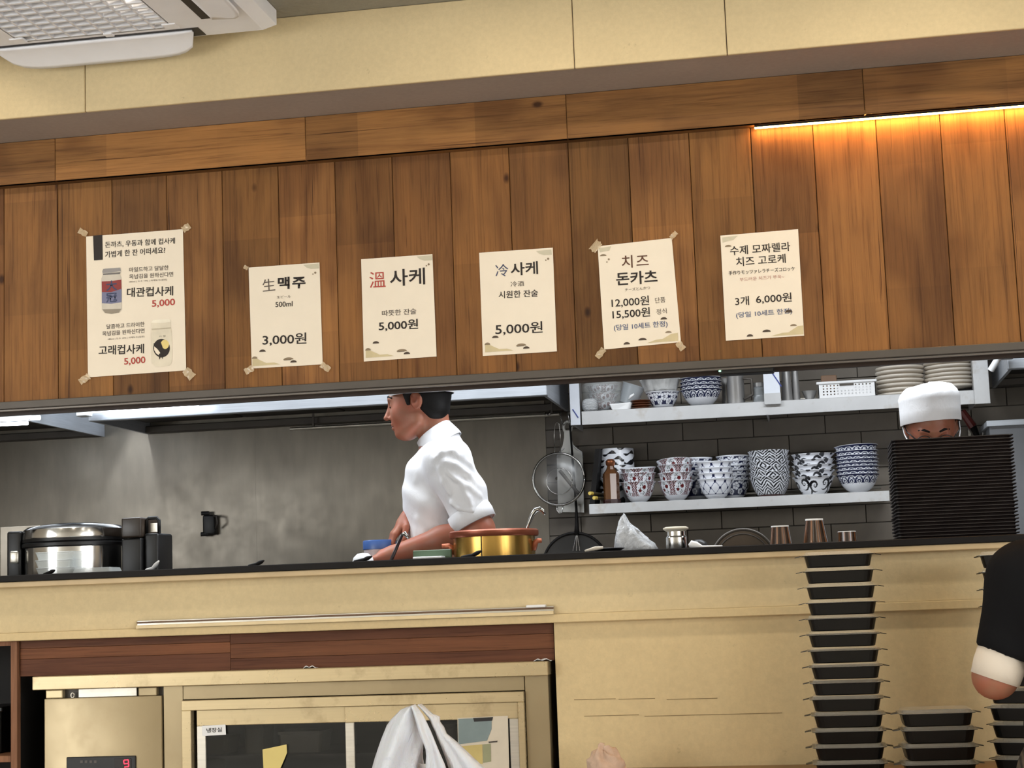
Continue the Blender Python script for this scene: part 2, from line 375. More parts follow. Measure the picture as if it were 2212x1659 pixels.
MB().box(-5.0, 3.0, -0.091, 0.36, CT-0.035, CT-0.019, 0.002).build('counter_lip', plain('lip_laminate', (196, 172, 132), 0.5), pc, world=True)
MB().box(-5.0, 3.0, -0.05, 0.0, 1.071, CT-0.035).build('front_panel', M['cream'], pc, world=True)
MB().box(-5.0, 3.0, -0.058, 0.0, 1.047, 1.0705, 0.002).build('lower_moulding', M['creamlow'], pc, world=True)
# ================================================================== kitchen: hoods, lamps, shelves
HZ = 1.866
M['filter'] = plain('hood_underside', (52, 46, 40), 0.5, 0.4)
M['tube'] = emit('fluorescent_white', (236, 244, 255), 9.0)
M['lampw'] = plain('lamp_housing_white', (235, 238, 240), 0.4, var=0.02)
def hood(xa, xb, yf, label):
    t = thing('extractor_hood', label, 'hood', ((xa+xb)/2, 1.9, HZ))
    MB().box(xa, xb, yf, yf+0.015, HZ+0.036, 2.60).build('front_panel', M['steelh'], t, world=True)
    MB().box(xa-0.004, xb+0.004, yf-0.016, yf+0.02, HZ, HZ+0.038, 0.003).build('front_lip', M['steelh'], t, world=True)
    MB().box(xa, xa+0.012, yf+0.01, YB-0.014, HZ, 2.60).build('side_panel', M['steelh'], t, world=True)
    MB().box(xb-0.012, xb, yf+0.01, YB-0.014, HZ, 2.60).build('side_panel', M['steelh'], t, world=True)
    MB().box(xa+0.012, xb-0.012, yf+0.015, YB-0.03, HZ+0.05, HZ+0.06).build('underside', M['filter'], t, world=True)
    n = max(2, int((xb-xa)/0.42))
    for k in range(n):
        a_ = xa+0.03+(xb-xa-0.06)*k/n; b_ = xa+0.03+(xb-xa-0.06)*(k+1)/n
        MB().box(a_+0.006, b_-0.006, yf+0.05, YB-0.12, HZ+0.038, HZ+0.05, 0.004).build('filter_plate', M['filter'], t, world=True)
    MB().box(xa+0.012, xb-0.012, YB-0.07, YB-0.014, HZ, HZ+0.03, 0.003).build('drip_gutter', M['dkmetal'], t, world=True)
    return t
XH0 = at(318, 949, YB-0.02).x; XH1 = at(1228, 890, YB-0.02).x; XL1 = at(225, 955, YB-0.02).x; XR0 = at(2145, 850, YB-0.02).x
hood(XH0, XH1, 1.60, 'long stainless extractor hood above the cook in profile')
hood(-4.6, XL1, 1.46, 'stainless extractor hood at the left, above the rice cooker')
hood(XR0, 2.6, 1.60, 'stainless extractor hood at the right end behind the plates')
def tube_lamp(pa, pb, Y, r, label, yh, name='tube_light', cap=True):
    a_, b_ = at(*pa, Y), at(*pb, Y)
    t = thing(name, label, 'light', ((a_+b_)/2)[:])
    MB().box(a_.x-0.03, b_.x+0.0, Y+0.004, Y+0.03, a_.z+r*1.3, a_.z+r*1.3+0.022, 0.002).build('housing', M['lampw'], t, world=True)
    MB().tube([a_, b_], r, 12).build('tube', M['tube'], t, world=True, smooth=True, angle=40)
    for bx in (a_.x*0.25+b_.x*0.75, a_.x*0.1+b_.x*0.9):
        MB().box(bx-0.01, bx+0.01, Y+0.02, yh, a_.z+r*1.3+0.004, a_.z+r*1.3+0.02).build('bracket', M['lampw'], t, world=True)
    if cap:
        MB().box(a_.x-0.045, a_.x+0.002, Y-0.02, Y+0.03, a_.z-0.022, a_.z+0.014, 0.003).build('end_cap', M['lampw'], t, world=True)
    return t
tube_lamp((192, 887), (428, 872), 1.50, 0.011, 'long white fluorescent tube above the hood edge', 1.601)
tube_lamp((-220, 917), (86, 902), 1.40, 0.009, 'upper of two white tubes at the left hood edge', 1.461, cap=False)
tube_lamp((-220, 927), (60, 914), 1.36, 0.007, 'lower of two white tubes at the left hood edge', 1.461, cap=False)
# small lamp at the right hood with its tube hanging askew
p0, p1 = at(2158, 772, 1.52), at(2140, 800, 1.54); q0, q1 = at(2154, 774, 1.52), at(2190, 760, 1.52)
t = thing('hanging_lamp', 'white lamp box with a slanting tube beside the plate shelf', 'light', q0[:])
MB().box(q0.x, q1.x, 1.50, 1.55, q0.z-0.004, q1.z+0.01, 0.004).build('housing', M['lampw'], t, world=True)
MB().tube([p0, p1], 0.012, 12).build('tube', M['lampw'], t, world=True, smooth=True, angle=40)
MB().box(q0.x+0.02, q0.x+0.03, 1.52, 1.53, q1.z+0.009, KCEIL).build('hanger', M['dkmetal'], t, world=True)
# small spot over the gap between the hoods, shining on the steel wall
sp = at(300, 900, 2.0)
sl = bpy.data.lights.new('wall_lamp_light', 'SPOT'); sl.energy = 60; sl.color = COOL; sl.spot_size = math.radians(46); sl.spot_blend = 0.12; sl.shadow_soft_size = 0.02
so = bpy.data.objects.new('wall_lamp_light', sl); COL.objects.link(so); so.location = (XH0-0.055, 2.068, 2.16); so.rotation_euler = (0, math.radians(-4), 0)
t = thing('wall_lamp', 'small round lamp between the two hoods', 'light', (XH0-0.055, 2.068, 2.17))
MB().lathe([(0.05, 0.0), (0.055, 0.02), (0.03, 0.06), (0.012, 0.07)], 20, (XH0-0.055, 2.068, 2.17)).build('shade', M['lampw'], t, world=True, smooth=True, angle=40)
MB().box(XH0-0.063, XH0-0.047, 2.06, 2.076, 2.235, KCEIL).build('stem', M['dkmetal'], t, world=True)

# ---- wall shelves
SF = 1.90
def shelf(pa_top, pb_top, lip_px, label, z):
    a_, b_ = at(*pa_top, SF), at(*pb_top, SF); h = lip_px*mpp(SF)
    t = thing('wall_shelf', label, 'shelf', ((a_.x+b_.x)/2, 2.05, z))
    MB().box(a_.x, b_.x, SF+0.001, YB-0.01, z-0.004, z).build('shelf_plate', M['shelf'], t, world=True)
    MB().box(a_.x, b_.x, SF, SF+0.004, z-h, z+0.001, 0.0012).build('front_lip', M['shelf'], t, world=True)
    MB().box(a_.x+0.01, b_.x-0.01, SF+0.05, SF+0.075, z-h*0.8, z-0.004).build('underside_rib', M['dkmetal'], t, world=True)
    MB().tube([(a_.x+0.02, YB-0.06, z+0.028), (b_.x-0.02, YB-0.06, z+0.028)], 0.006, 8).build('back_rail', M['alu'], t, world=True, smooth=True)
    return t, a_, b_, h
ZU = at(1700, 865, SF).z; ZL = at(1600, 1075, SF).z
us, ua, ub, uh = shelf((1256, 891), (2122, 840), 29, 'upper stainless wall shelf carrying bowls, a basket and plates', ZU)
ls, la, lb, lh = shelf((1272, 1088), (1921, 1062), 21, 'lower stainless wall shelf carrying the stacks of patterned bowls', ZL)
M['bluepen'] = plain('blue_pen', (58, 74, 150), 0.5)
M['bracketw'] = plain('bracket_film_white', (224, 228, 236), 0.45, var=0.03)
def upright(pxa, pxb, ytop, ybot, mat, mark=None, tilt=0.0, lower=None):
    a_, b_ = at(pxa, ybot, SF-0.012), at(pxb, ybot, SF-0.012); zt = at(pxa, ytop, SF-0.012).z
    o = MB().box(a_.x, b_.x, SF-0.013, SF-0.001, a_.z, zt+0.25, 0.001).build('upright', mat, us, world=True)
    MB().box(a_.x+0.003, a_.x+0.009, SF-0.001, YB-0.01, ZU-0.05, zt+0.25).build('side_web', M['shelf'], us, world=True)
    if mark:
        m0, m1 = at(*mark[0], SF-0.0145), at(*mark[1], SF-0.0145)
        MB().tube([m0, m1], 0.0022, 6).build('pen_mark', M['bluepen'], o, world=True)
    if lower:
        zz = at(pxa, lower, SF-0.014).z
        MB().box(a_.x-0.001, b_.x+0.001, SF-0.0145, SF-0.013, a_.z, zz).build('lower_tape', plain('grey_tape', (196, 196, 196), 0.6), o, world=True)
    return o
upright(1233, 1254, 829, 919, M['bracketw'], ((1237, 884), (1249, 902)))
upright(1652, 1687, 802, 874, M['bracketw'], ((1667, 804), (1688, 835)), lower=850)
upright(2106, 2140, 764, 873, M['shelf'])
# ================================================================== crockery with printed patterns
NAVY = np.array(lin((30, 36, 72))[:3]); WHT = np.array(lin((238, 240, 246))[:3]); INK = np.array(lin((22, 22, 26))[:3])
BRICK = np.array(lin((120, 58, 58))[:3]); DKRED = np.array(lin((98, 28, 30))[:3]); GREYG = np.array(lin((120, 128, 124))[:3])
def fr(x): return x-np.floor(x)
def pat_navy(s, z, H, R):
    w = 2*math.pi*R/15; x = (fr(s/w)-0.5)*w; x2 = (fr(s/w+0.5)-0.5)*w
    m = z < 0.47*H + 0.0035*np.abs(np.cos(s*math.pi/w))
    d1 = np.hypot(x, (z-0.77*H)*1.7)
    m |= (np.abs(d1-0.45*w) < 0.065*w) & (z > 0.77*H)
    m |= (d1 < 0.20*w) & (d1 > 0.09*w) & (z > 0.77*H)
    d2 = np.hypot(x, (z-0.62*H)*1.15); m |= np.abs(d2-0.30*w) < 0.05*w
    m |= (np.hypot(x, z-0.60*H) < 0.10*w)
    d3 = np.hypot(x2, z-0.72*H); m |= (d3 < 0.05*w)
    m |= z > 0.985*H
    return np.where(m[..., None], WHT, NAVY)
def pat_red(s, z, H, R):
    n = 6; w = 2*math.pi*R/n; x = (fr(s/w)-0.5)*w
    e = np.sqrt((x/(0.31*w))**2+((z-0.64*H)/(0.33*H))**2)
    p = 0.010; l = (fr((x+z)/p) < 0.22) | (fr((x-z)/p) < 0.22)
    c = np.where(l[..., None], WHT*0.85, BRICK)
    edge = np.abs(np.abs(x)-0.40*w) < 0.012*w
    c = np.where(edge[..., None], INK*1.5, c)
    b = np.sin(x*430+2*np.sin(z*260))*np.sin(z*330+1.7*np.sin(x*300+1.0))
    inn = np.where((b > 0.42)[..., None], GREYG*0.6, WHT*0.93)
    b2 = np.hypot(x-0.13*w, z-0.72*H) < 0.0075; b3 = np.hypot(x+0.14*w, z-0.56*H) < 0.0065; inn = np.where((b2 | b3)[..., None], DKRED, inn)
    c = np.where((e < 1.0)[..., None], inn, c)
    c = np.where((np.abs(e-1.0) < 0.09)[..., None], WHT, c)
    c = np.where((z < 0.30*H)[..., None], WHT*0.86, c)
    c = np.where((z > 0.98*H)[..., None], WHT*0.8, c)
    return c
def pat_lattice(s, z, H, R):
    n = 10; w = 2*math.pi*R/n; q = 0.30*H
    u = s/w; v = (z-0.25*H)/(2*q)
    a_ = fr(u+v); b_ = fr(u-v)
    da = np.minimum(a_, 1-a_); db = np.minimum(b_, 1-b_)
    line = np.minimum(da, db) < 0.035
    dot = (da+db) < 0.20
    c = np.where(line[..., None], np.array(lin((96, 104, 140))[:3]), WHT)
    c = np.where(dot[..., None], NAVY, c)
    c = np.where((z < 0.25*H)[..., None], WHT, c)
    c = np.where((np.abs(z-0.25*H) < 0.012*H)[..., None], NAVY*1.4, c)
    return np.where((z > 0.93*H)[..., None], WHT, c)
def pat_floral(s, z, H, R):
    w = 2*math.pi*R/9; c = np.broadcast_to(NAVY, s.shape+(3,)).copy()
    for dy, du, rr in ((0.68, 0.0, 0.36), (0.42, 0.5, 0.30), (0.93, 0.5, 0.31)):
        x = (fr(s/w+du)-0.5)*w; y = z-dy*H
        d = np.hypot(x, y); th = np.arctan2(y, x); rad = rr*w*(0.86+0.14*np.abs(np.cos(2.5*th)))
        pet = (d < rad) & ~((np.abs(np.sin(2.5*th+math.pi/2)) < 0.16) & (d > 0.10*w)) & ~(np.abs(d-0.09*w) < 0.025*w)
        c = np.where(pet[..., None], WHT, c)
    c = np.where((z < 0.24*H)[..., None], WHT, c)
    return np.where((z > 0.95*H)[..., None], WHT, c)
def pat_herring(s, z, H, R):
    w = 2*math.pi*R/18; k = np.floor(s/w); x = s-k*w; sg = np.where(np.mod(k, 2) == 0, 1.0, -1.0)
    j = 0.35*np.sin(s*55)+0.3*np.sin(z*190+k)
    m = fr((z*0.9+sg*x*0.75)/0.0115+j*0.5) < 0.50
    c = np.where(m[..., None], WHT*0.9, INK)
    return np.where((z < 0.13*H)[..., None], np.array(lin((74, 36, 30))[:3]), c)
def pat_swirl(s, z, H, R):
    n = 5; w = 2*math.pi*R/n; c = np.broadcast_to(WHT, s.shape+(3,)).copy(); m = np.zeros(s.shape, bool)
    for du, dy, dr in ((0.0, 0.50, 1.0), (0.5, 0.62, -1.0)):
        x = (fr(s/w+du)-0.5)*w; y = (z-dy*H); d = np.hypot(x, y)+1e-6; th = np.arctan2(y, x*dr)
        tt = fr(th/(2*math.pi)-np.log(d/0.004)*0.62)
        m |= (np.abs(tt-0.5) < 0.20) & (d < 0.026)
    x = (fr(s/w*1.0+0.25)-0.5)*w
    m |= np.hypot(x-0.002*np.sin(z*150), (z-0.95*H)*0.7) < 0.0085
    m |= (np.abs(x-0.008*np.sin(z*90)) < 0.0050) & (z < 0.55*H)
    x = (fr(s/w*2.0+0.1)-0.5)*w/2
    m |= (np.hypot(x*0.5, z-0.93*H+0.003*np.sin(s*60)) < 0.0042)
    return np.where(m[..., None], INK, c)
def pat_bw(s, z, H, R):
    w = 2*math.pi*R/5
    y = z+0.012*np.sin(2*math.pi*s/w)+0.004*np.sin(4*math.pi*s/w)
    m = fr(y/(0.55*H)+0.1) < 0.45
    return np.where(m[..., None], INK, WHT*0.9)
def pat_none(s, z, H, R): return np.broadcast_to(WHT*0.92, s.shape+(3,)).copy()
M['china'] = vcol('printed_china')
def bowl_mesh(name, R, H, pat, shape='round', foot=0.45, t=0.003, nseg=200, nrow=40):
    """lathe bowl, foot at z = 0, rim at z = H"""
    fh = 0.09*H; rows = []; fl = 0.0058 if pat is not pat_herring else 0.005; RIM = R; R = R-(fl if shape != 'cup' else 0)
    for i in range(nrow+1):
        v = i/nrow
        if shape == 'round': r = foot*R+(R-foot*R)*(0.84*math.sin(v*math.pi/2)**0.66+0.16*v)
        elif shape == 'vee': r = foot*R+(R-foot*R)*(v**0.80)
        else: r = foot*R+(R-foot*R)*min(1.0, (v*1.9)**0.6 if v < 0.5 else 1.0-0.06*(1-v)*2+0.0)
        if shape != 'cup': r += fl*(max(0.0, v-0.80)/0.20)**1.6
        rows.append((r, fh+(H-fh)*v))
    prof = [(0.0, 0.004), (foot*R*0.85, 0.004), (foot*R*0.9, 0.0), (foot*R*0.98, 0.0), (foot*R, fh)] + rows[1:]
    inner = [(max(0.0, r-t), max(z, fh+t)) for r, z in rows[::-1][::4]]
    inner[0] = (rows[-1][0]-t*0.8, H+0.0006)
    prof = prof + inner + [(0.0, fh+t)]
    mb = MB().lathe(prof, nseg)
    P = np.array(mb.v); s = np.arctan2(P[:, 1], P[:, 0])*R; z = P[:, 2].copy()
    c = pat(s, z, H, R)
    nout = (5+len(rows)-1)*nseg
    c = np.array(c); c[nout:] = WHT*0.95
    c[:4*nseg] = WHT*0.9 if pat is not pat_herring else np.array(lin((74, 36, 30))[:3])
    cols = np.concatenate([c, np.ones((len(c), 1))], 1)
    me = mb.mesh(name, None, True, cols); me.materials.append(M['china']); return me
def put(name, me, loc, label, cat, group, rot=(0, 0, 0)):
    o = bpy.data.objects.new(name, me); COL.objects.link(o); o.location = loc; o.rotation_euler = rot; WLOC[o.name] = tuple(loc)
    return tag(o, label, cat, group)
def bowl_stack(px, base, rims, hw, pat, shape, what, where, Y, foot=0.45, name='patterned_bowl', tilts=(), upper=False):
    """rims: rim heights in the photograph, lowest bowl first"""
    z0 = ZU if upper else ZL
    x = at(px, rims[0], Y).x; R = hw*mpp(Y)
    zr = [at(px, y, Y-R*0.5).z for y in rims]
    H = zr[0]-z0
    me = bowl_mesh(name, R, H, pat, shape, foot)
    n = len(rims)
    for i, z in enumerate(zr):
        k = n-1-i
        lab = '%s %s, %s' % (what, where, from_top(k) if k < n-1 else 'lowest of its stack') if n > 1 else '%s %s' % (what, where)
        rot = tilts[i] if i < len(tilts) and tilts[i] else (0, 0, 0)
        put(name, me, (x+random.uniform(-.001, .001), Y, z-H), lab, 'bowl', what + 's ' + where, (rot[0], rot[1], random.uniform(0, 6.28) if i else 0.35))
    return x, R, H
YS = 1.985
bowl_stack(1379, 0, [1040.5, 1021.5, 1009], 39, pat_red, 'round', 'red latticed bowl', 'beside the amber bottle', YS, tilts=(None, None, (0, -0.10, 0)))
bowl_stack(1460, 0, [1038, 1020.5, 1003.5, 993], 39, pat_red, 'round', 'red latticed bowl', 'left of the blue-dotted bowls', YS, tilts=(None, None, None, (0, -0.12, 0)))
bowl_stack(1545, 0, [1034, 1021.5, 1010, 997], 39, pat_lattice, 'round', 'white bowl with navy dots', 'right of the red bowls', YS-0.01, foot=0.5)
bowl_stack(1585, 0, [1036, 1025.5, 1015, 1004.5, 994.5, 984], 36, pat_floral, 'round', 'navy flowered bowl', 'behind the dotted bowls', 2.105, foot=0.5)
bowl_stack(1505, 0, [1030, 1018, 1007, 997, 989], 36, pat_floral, 'round', 'navy flowered bowl', 'behind the taller red stack', 2.105, foot=0.5)
bowl_stack(1663, 0, [1029.5, 1018.5, 1007.5, 996, 985, 973], 44, pat_herring, 'round', 'black herringbone bowl', 'with dark feet', YS, foot=0.62)
bowl_stack(1758, 0, [1029.5, 1015.5, 1004, 992.5, 980], 46, pat_swirl, 'vee', 'white bowl with black swirls', 'left of the navy wave bowls', YS, foot=0.58)
bowl_stack(1853, 0, [1023.5, 1015, 1006.5, 999, 991, 982.5, 973, 962], 45.5, pat_navy, 'round', 'navy wave bowl', 'beside the tray pile', YS, foot=0.42, tilts=(None,)*7+((0, -0.05, 0),))
bowl_stack(1333, 0, [1043, 1031, 1018.5, 1006, 994, 981.5, 969], 39, pat_bw, 'cup', 'black and white banded bowl', 'behind the amber bottle', 2.09, foot=0.6)
# upper shelf
bowl_stack(1514.5, 0, [840, 831, 823, 815], 45, pat_navy, 'round', 'navy wave bowl', 'on the upper shelf', YS, foot=0.42, upper=True)
fx, fR, fH = bowl_stack(1431, 0, [846], 37, pat_floral, 'round', 'navy flowered bowl', 'under the crumpled wrapped bowl', YS, foot=0.5, upper=True)
bowl_stack(1303, 0, [868, 850, 832], 36, pat_red, 'round', 'red latticed bowl', 'wrapped in clear film', YS+0.03, upper=True)
# plates
def plate_mesh(R):
    mb = MB().lathe([(0, 0.002), (R*0.58, 0.002), (R*0.60, 0), (R*0.64, 0), (R*0.66, 0.003), (R*0.90, 0.0085), (R*0.985, 0.0125), (R, 0.017), (R*0.985, 0.0205), (R*0.93, 0.0195), (R*0.66, 0.009), (0, 0.008)], 96)
    me = mb.mesh('cream_plate', None, True); me.materials.append(M['plate']); return me
M['plate'] = plain('cream_stoneware', (214, 204, 190), 0.35, var=0.05, coat=0.2)
def plates(px, ys, hw, where, Y):
    x = at(px, ys[0], Y).x; me = plate_mesh(hw*mpp(Y)); n = len(ys)
    zs = [at(px, y, Y-hw*mpp(Y)).z-0.0165 for y in ys]
    for i, z in enumerate(zs):
        put('cream_plate', me, (x+random.uniform(-.003, .003), Y, z), 'cream dinner plate, %s in the stack %s' % (from_top(n-1-i), where), 'plate', 'plates '+where)
    return x, zs[0]
YP = 2.035
px1, pz1 = plates(1946, [848, 838, 828, 818.5, 809, 799, 790], 50, 'beside the white basket', YP)
px2, pz2 = plates(2054, [831, 822, 813.5, 805, 796, 787, 778], 53, 'against the shelf upright', YP)
for xx, zz, w_ in ((px1, pz1, 'left'), (px2, pz2, 'right')):
    one('plate_stand', MB().box(xx-0.075, xx+0.075, YP-0.07, YP+0.07, ZU, zz, 0.003), M['blackm'], 'low black stand under the %s stack of plates' % w_, 'stand', (xx, YP, ZU))
# ================================================================== menu sheets taped to the planks
YW = -0.0022
M['paper'] = plain('paper_cream', (238, 226, 206), 0.7, var=0.02)
M['tape'] = clear('clear_tape', (236, 214, 176), 0.2, 0.55)
def ink(name, rgb): return plain(name, rgb, 0.7, var=0.1)
M['ink'] = ink('ink_black', (36, 28, 24)); M['inkg'] = ink('ink_grey', (92, 82, 74)); M['inkr'] = ink('ink_red', (176, 66, 56)); M['inkb'] = ink('ink_blue', (84, 96, 128)); M['inkp'] = ink('ink_pale_red', (190, 140, 126)); M['inkdb'] = ink('ink_dark_blue', (62, 70, 100)); M['inkbr'] = ink('ink_brown', (96, 62, 44))
M['hill'] = ink('print_tan', (206, 190, 150)); M['brown'] = ink('print_brown', (74, 60, 48)); M['hill2'] = ink('print_brown_pale', (140, 122, 98)); M['cloud'] = ink('print_cloud', (204, 196, 172))
YT = YW-0.0009
TEXTQ = []
def text(par, s, a, b, h, mat, bold=0.012, sp=1.0):
    """one printed line: a, b = middle of its left and right end in the photograph, h = letter height there"""
    cu = bpy.data.curves.new('lettering', 'FONT'); cu.body = s; cu.offset = bold; cu.space_character = sp; cu.resolution_u = 3
    o = bpy.data.objects.new('lettering', cu); COL.objects.link(o)
    TEXTQ.append((o, cu, par, at(*a, YT), at(*b, YT), h*mpp(YT), YT, mat))
def set_type():
    dg = bpy.context.evaluated_depsgraph_get()
    got = [bpy.data.meshes.new_from_object(q[0].evaluated_get(dg)) for q in TEXTQ]
    for q in TEXTQ: bpy.data.objects.remove(q[0]); bpy.data.curves.remove(q[1])
    for me, (_, _, par, P, Q, H, Y, mat) in zip(got, TEXTQ):
        n = len(me.vertices); v = np.empty(n*3); me.vertices.foreach_get('co', v); v = v.reshape(-1, 3)
        lo, hi = v.min(0), v.max(0); d = Q-P; L = d.length; ang = math.atan2(d.z, d.x)
        x = (v[:, 0]-lo[0])/(hi[0]-lo[0])*L; z = ((v[:, 1]-lo[1])/(hi[1]-lo[1])-0.5)*H
        w = WLOC[par.name]
        out = np.stack([P.x+x*math.cos(ang)-z*math.sin(ang)-w[0], np.full(n, Y-w[1]), P.z+x*math.sin(ang)+z*math.cos(ang)-w[2]], 1)
        me.vertices.foreach_set('co', out.ravel()); me.update(); me.name = 'lettering'; me.materials.clear(); me.materials.append(mat)
        o = bpy.data.objects.new('lettering', me); COL.objects.link(o); o.parent = par
def shape(par, name, pts, mat, dy=0.0):
    ps = [at(x, y, YT-dy) for x, y in pts]
    return MB().add(ps, [tuple(range(len(ps)))]).build(name, mat, par, world=True)
def arc(cx, cy, rx, ry, a0, a1, n=14, rot=-0.06):
    o = []
    for i in range(n+1):
        g = math.radians(a0+(a1-a0)*i/n); x, y = rx*math.cos(g), -ry*math.sin(g)
        o.append((cx+x*math.cos(rot)-y*math.sin(rot), cy+x*math.sin(rot)+y*math.cos(rot)))
    return o
def sheet(corners, label):
    """corners in the photograph: top-left, top-right, bottom-right, bottom-left"""
    c = [at(x, y, YW) for x, y in corners]; m = sum(c, Vector())/4
    t = thing('menu_sheet', label, 'sign', (m.x, YW, m.z), 'menu sheets on the wooden front')
    MB().add([(p.x, YW, p.z) for p in c]+[(p.x, YW+0.0012, p.z) for p in c], [(0, 1, 2, 3), (7, 6, 5, 4), (0, 4, 5, 1), (1, 5, 6, 2), (2, 6, 7, 3), (3, 7, 4, 0)]).build('paper', M['paper'], t, world=True)
    return t
def tape(par, cx, cy, w, h, ang, seed):
    rnd = random.Random(seed); ca, sa = math.cos(ang), math.sin(ang); rows = []
    for j in range(4):
        rw = []
        for i in range(6):
            x, y = (i/5-0.5)*w, (j/3-0.5)*h*(1+0.15*math.sin(i*2.1+seed))
            p = at(cx+x*ca-y*sa, cy+x*sa+y*ca, YW-0.0018-rnd.uniform(0, 0.0035)); rw.append(p)
        rows.append(rw)
    return MB().loft(rows).build('tape', M['tape'], par, world=True)
def decor(t, left=True, bl=None, tc=None, hills=None, caps=(), dots=()):
    if tc: shape(t, 'cloud_print', tc, M['cloud'])
    if hills: shape(t, 'hill_print', hills, M['hill'])
    for cx, cy, rx, ry, k in caps: shape(t, 'cap_print', arc(cx, cy, rx, ry, 0, 180), M['brown' if k == 0 else 'hill2'], 0.0002+0.0001*k)
    for cx, cy, r_ in dots: shape(t, 'dot_print', arc(cx, cy, r_, r_, 0, 350, 10), M['hill2'])
def brush(s, t, a, b, h, m='ink', bold=0.016, sp=1.0): return text(t, s, a, b, h, M[m], bold, sp)
# --- 1 tall poster with two jars
t = sheet(((186, 511), (395, 495), (402, 800), (190, 815)), 'tall poster with two pictured jars, leftmost of the menu sheets')
shape(t, 'black_tab', ((201, 509), (221, 507.5), (222, 561), (203, 562.5)), M['ink'])
brush('돈까츠, 우동과 함께 컵사케', t, (227, 529), (378, 520), 15, 'ink', 0.01)
brush('가볍게 한 잔 어떠세요?', t, (227, 550), (357, 540), 15, 'ink', 0.01)
brush('마일드하고 달달한', t, (279, 583), (364, 578), 11, 'inkg', 0.01)
brush('목넘김을 원하신다면', t, (279, 598), (374, 592), 11, 'inkg', 0.01)
brush('180ml | 도수 14% | 사케도수(일본)', t, (279, 609), (361, 604), 5, 'inkg', 0.0)
brush('대관컵사케', t, (274, 632), (374, 628), 22, 'ink')
brush('5,000', t, (328, 657), (378, 653), 18, 'inkr')
brush('달콤하고 드라이한', t, (230, 706), (312, 700), 11, 'inkg', 0.01)
brush('목넘김을 원하신다면', t, (221, 721), (312, 714), 11, 'inkg', 0.01)
brush('180ml | 도수 14% | 사케도수(일본)', t, (233, 733), (312, 727), 5, 'inkg', 0.0)
brush('고래컵사케', t, (213, 757), (311, 753), 22, 'ink')
brush('5,000', t, (268, 782), (314, 778), 18, 'inkr')
jar = shape(t, 'jar_print', [(221, 586), (226, 580), (261, 578), (262, 587), (259, 592), (262, 600), (263, 668), (258, 675), (241, 678), (226, 676), (220, 668), (219, 602), (222, 594)], ink('print_jar_glass', (206, 198, 184)))
for nm, pts, c in (('jar_lid_print', [(221, 586), (223, 581), (259, 578), (261, 585), (241, 589), (222, 590)], (150, 146, 144)), ('jar_rim_print', [(222, 591), (260, 588), (259, 592), (223, 594)], (110, 106, 104)), ('red_label_print', [(219.5, 608), (240, 607), (262, 604), (262.5, 624), (240, 631), (220, 631)], (142, 58, 56)), ('blue_label_print', [(220, 631), (240, 631), (262.5, 624), (262.7, 653), (240, 656), (220, 655)], (120, 122, 150)), ('jar_base_print', [(221, 668), (262, 667), (257, 675), (241, 678), (227, 676)], (150, 140, 124))):
    shape(t, nm, pts, ink(nm+'_ink', c), 0.0003)
YT -= 0.0005
brush('大', t, (229, 618), (253, 616), 24, 'inkdb', 0.02); brush('冠', t, (229, 644), (253, 642), 22, 'inkdb', 0.02)
YT += 0.0005
shape(t, 'jar_print', [(326, 697), (331, 691), (366, 689), (369, 695), (368, 707), (371, 716), (372, 780), (367, 789), (350, 792), (335, 791), (328, 785), (326, 722), (328, 710)], ink('print_jar_white', (226, 216, 194)))
shape(t, 'jar_lid_print', [(326, 697), (331, 691), (366, 689), (369, 695), (348, 698)], ink('print_lid_cream', (242, 234, 214)), 0.0003)
shape(t, 'jar_rim_print', [(327, 710), (369, 707), (369, 710), (328, 713)], ink('print_rim_grey', (196, 184, 160)), 0.0003)
shape(t, 'emblem_disc_print', arc(349, 752, 18, 20, 0, 350, 26), M['ink'], 0.0003)
shape(t, 'emblem_belly_print', [(333, 748), (340, 754), (346, 762), (344, 768), (337, 763), (333, 756)], M['paper'], 0.0006)
shape(t, 'emblem_moon_print', arc(356, 744, 9, 10, 0, 350, 18), ink('print_moon', (228, 206, 132)), 0.0006)
shape(t, 'emblem_fin_print', [(331, 743), (338, 738), (348, 741), (352, 752), (362, 757), (352, 762), (344, 757)], M['ink'], 0.0009)
shape(t, 'emblem_tail_print', [(343, 764), (352, 764), (351, 776), (348, 770), (344, 777)], M['ink'], 0.0009)
brush('吟 醸', t, (344, 727), (358, 726), 5, 'inkg', 0.0)
for a_ in ((179, 502, 20, 12, 0.5, 1), (402, 492, 18, 14, -0.6, 2), (182, 819, 24, 14, -0.6, 3), (408, 807, 24, 18, 0.8, 4)): tape(t, *a_)
def small_decor(t, dx, dy, k):
    decor(t, tc=[(655+dx, 572+dy), (688+dx, 569+dy), (689+dx, 580+dy), (672+dx, 581+dy), (662+dx, 578+dy)],
          hills=[(545+dx, 773+dy), (557+dx, 776+dy), (575+dx, 784+dy), (592+dx, 783+dy), (606+dx, 787+dy), (545+dx, 791+dy)],
          caps=((567+dx, 760+dy, 7, 5, 0), (550+dx, 775+dy, 6, 5, 1), (623+dx, 777+dy, 11, 5, 1), (621+dx, 778+dy, 8, 4, 0), (634+dx, 783+dy, 7, 5, 0)), dots=((681+dx, 589+dy, 2.4), (676+dx, 592+dy, 1.5)))
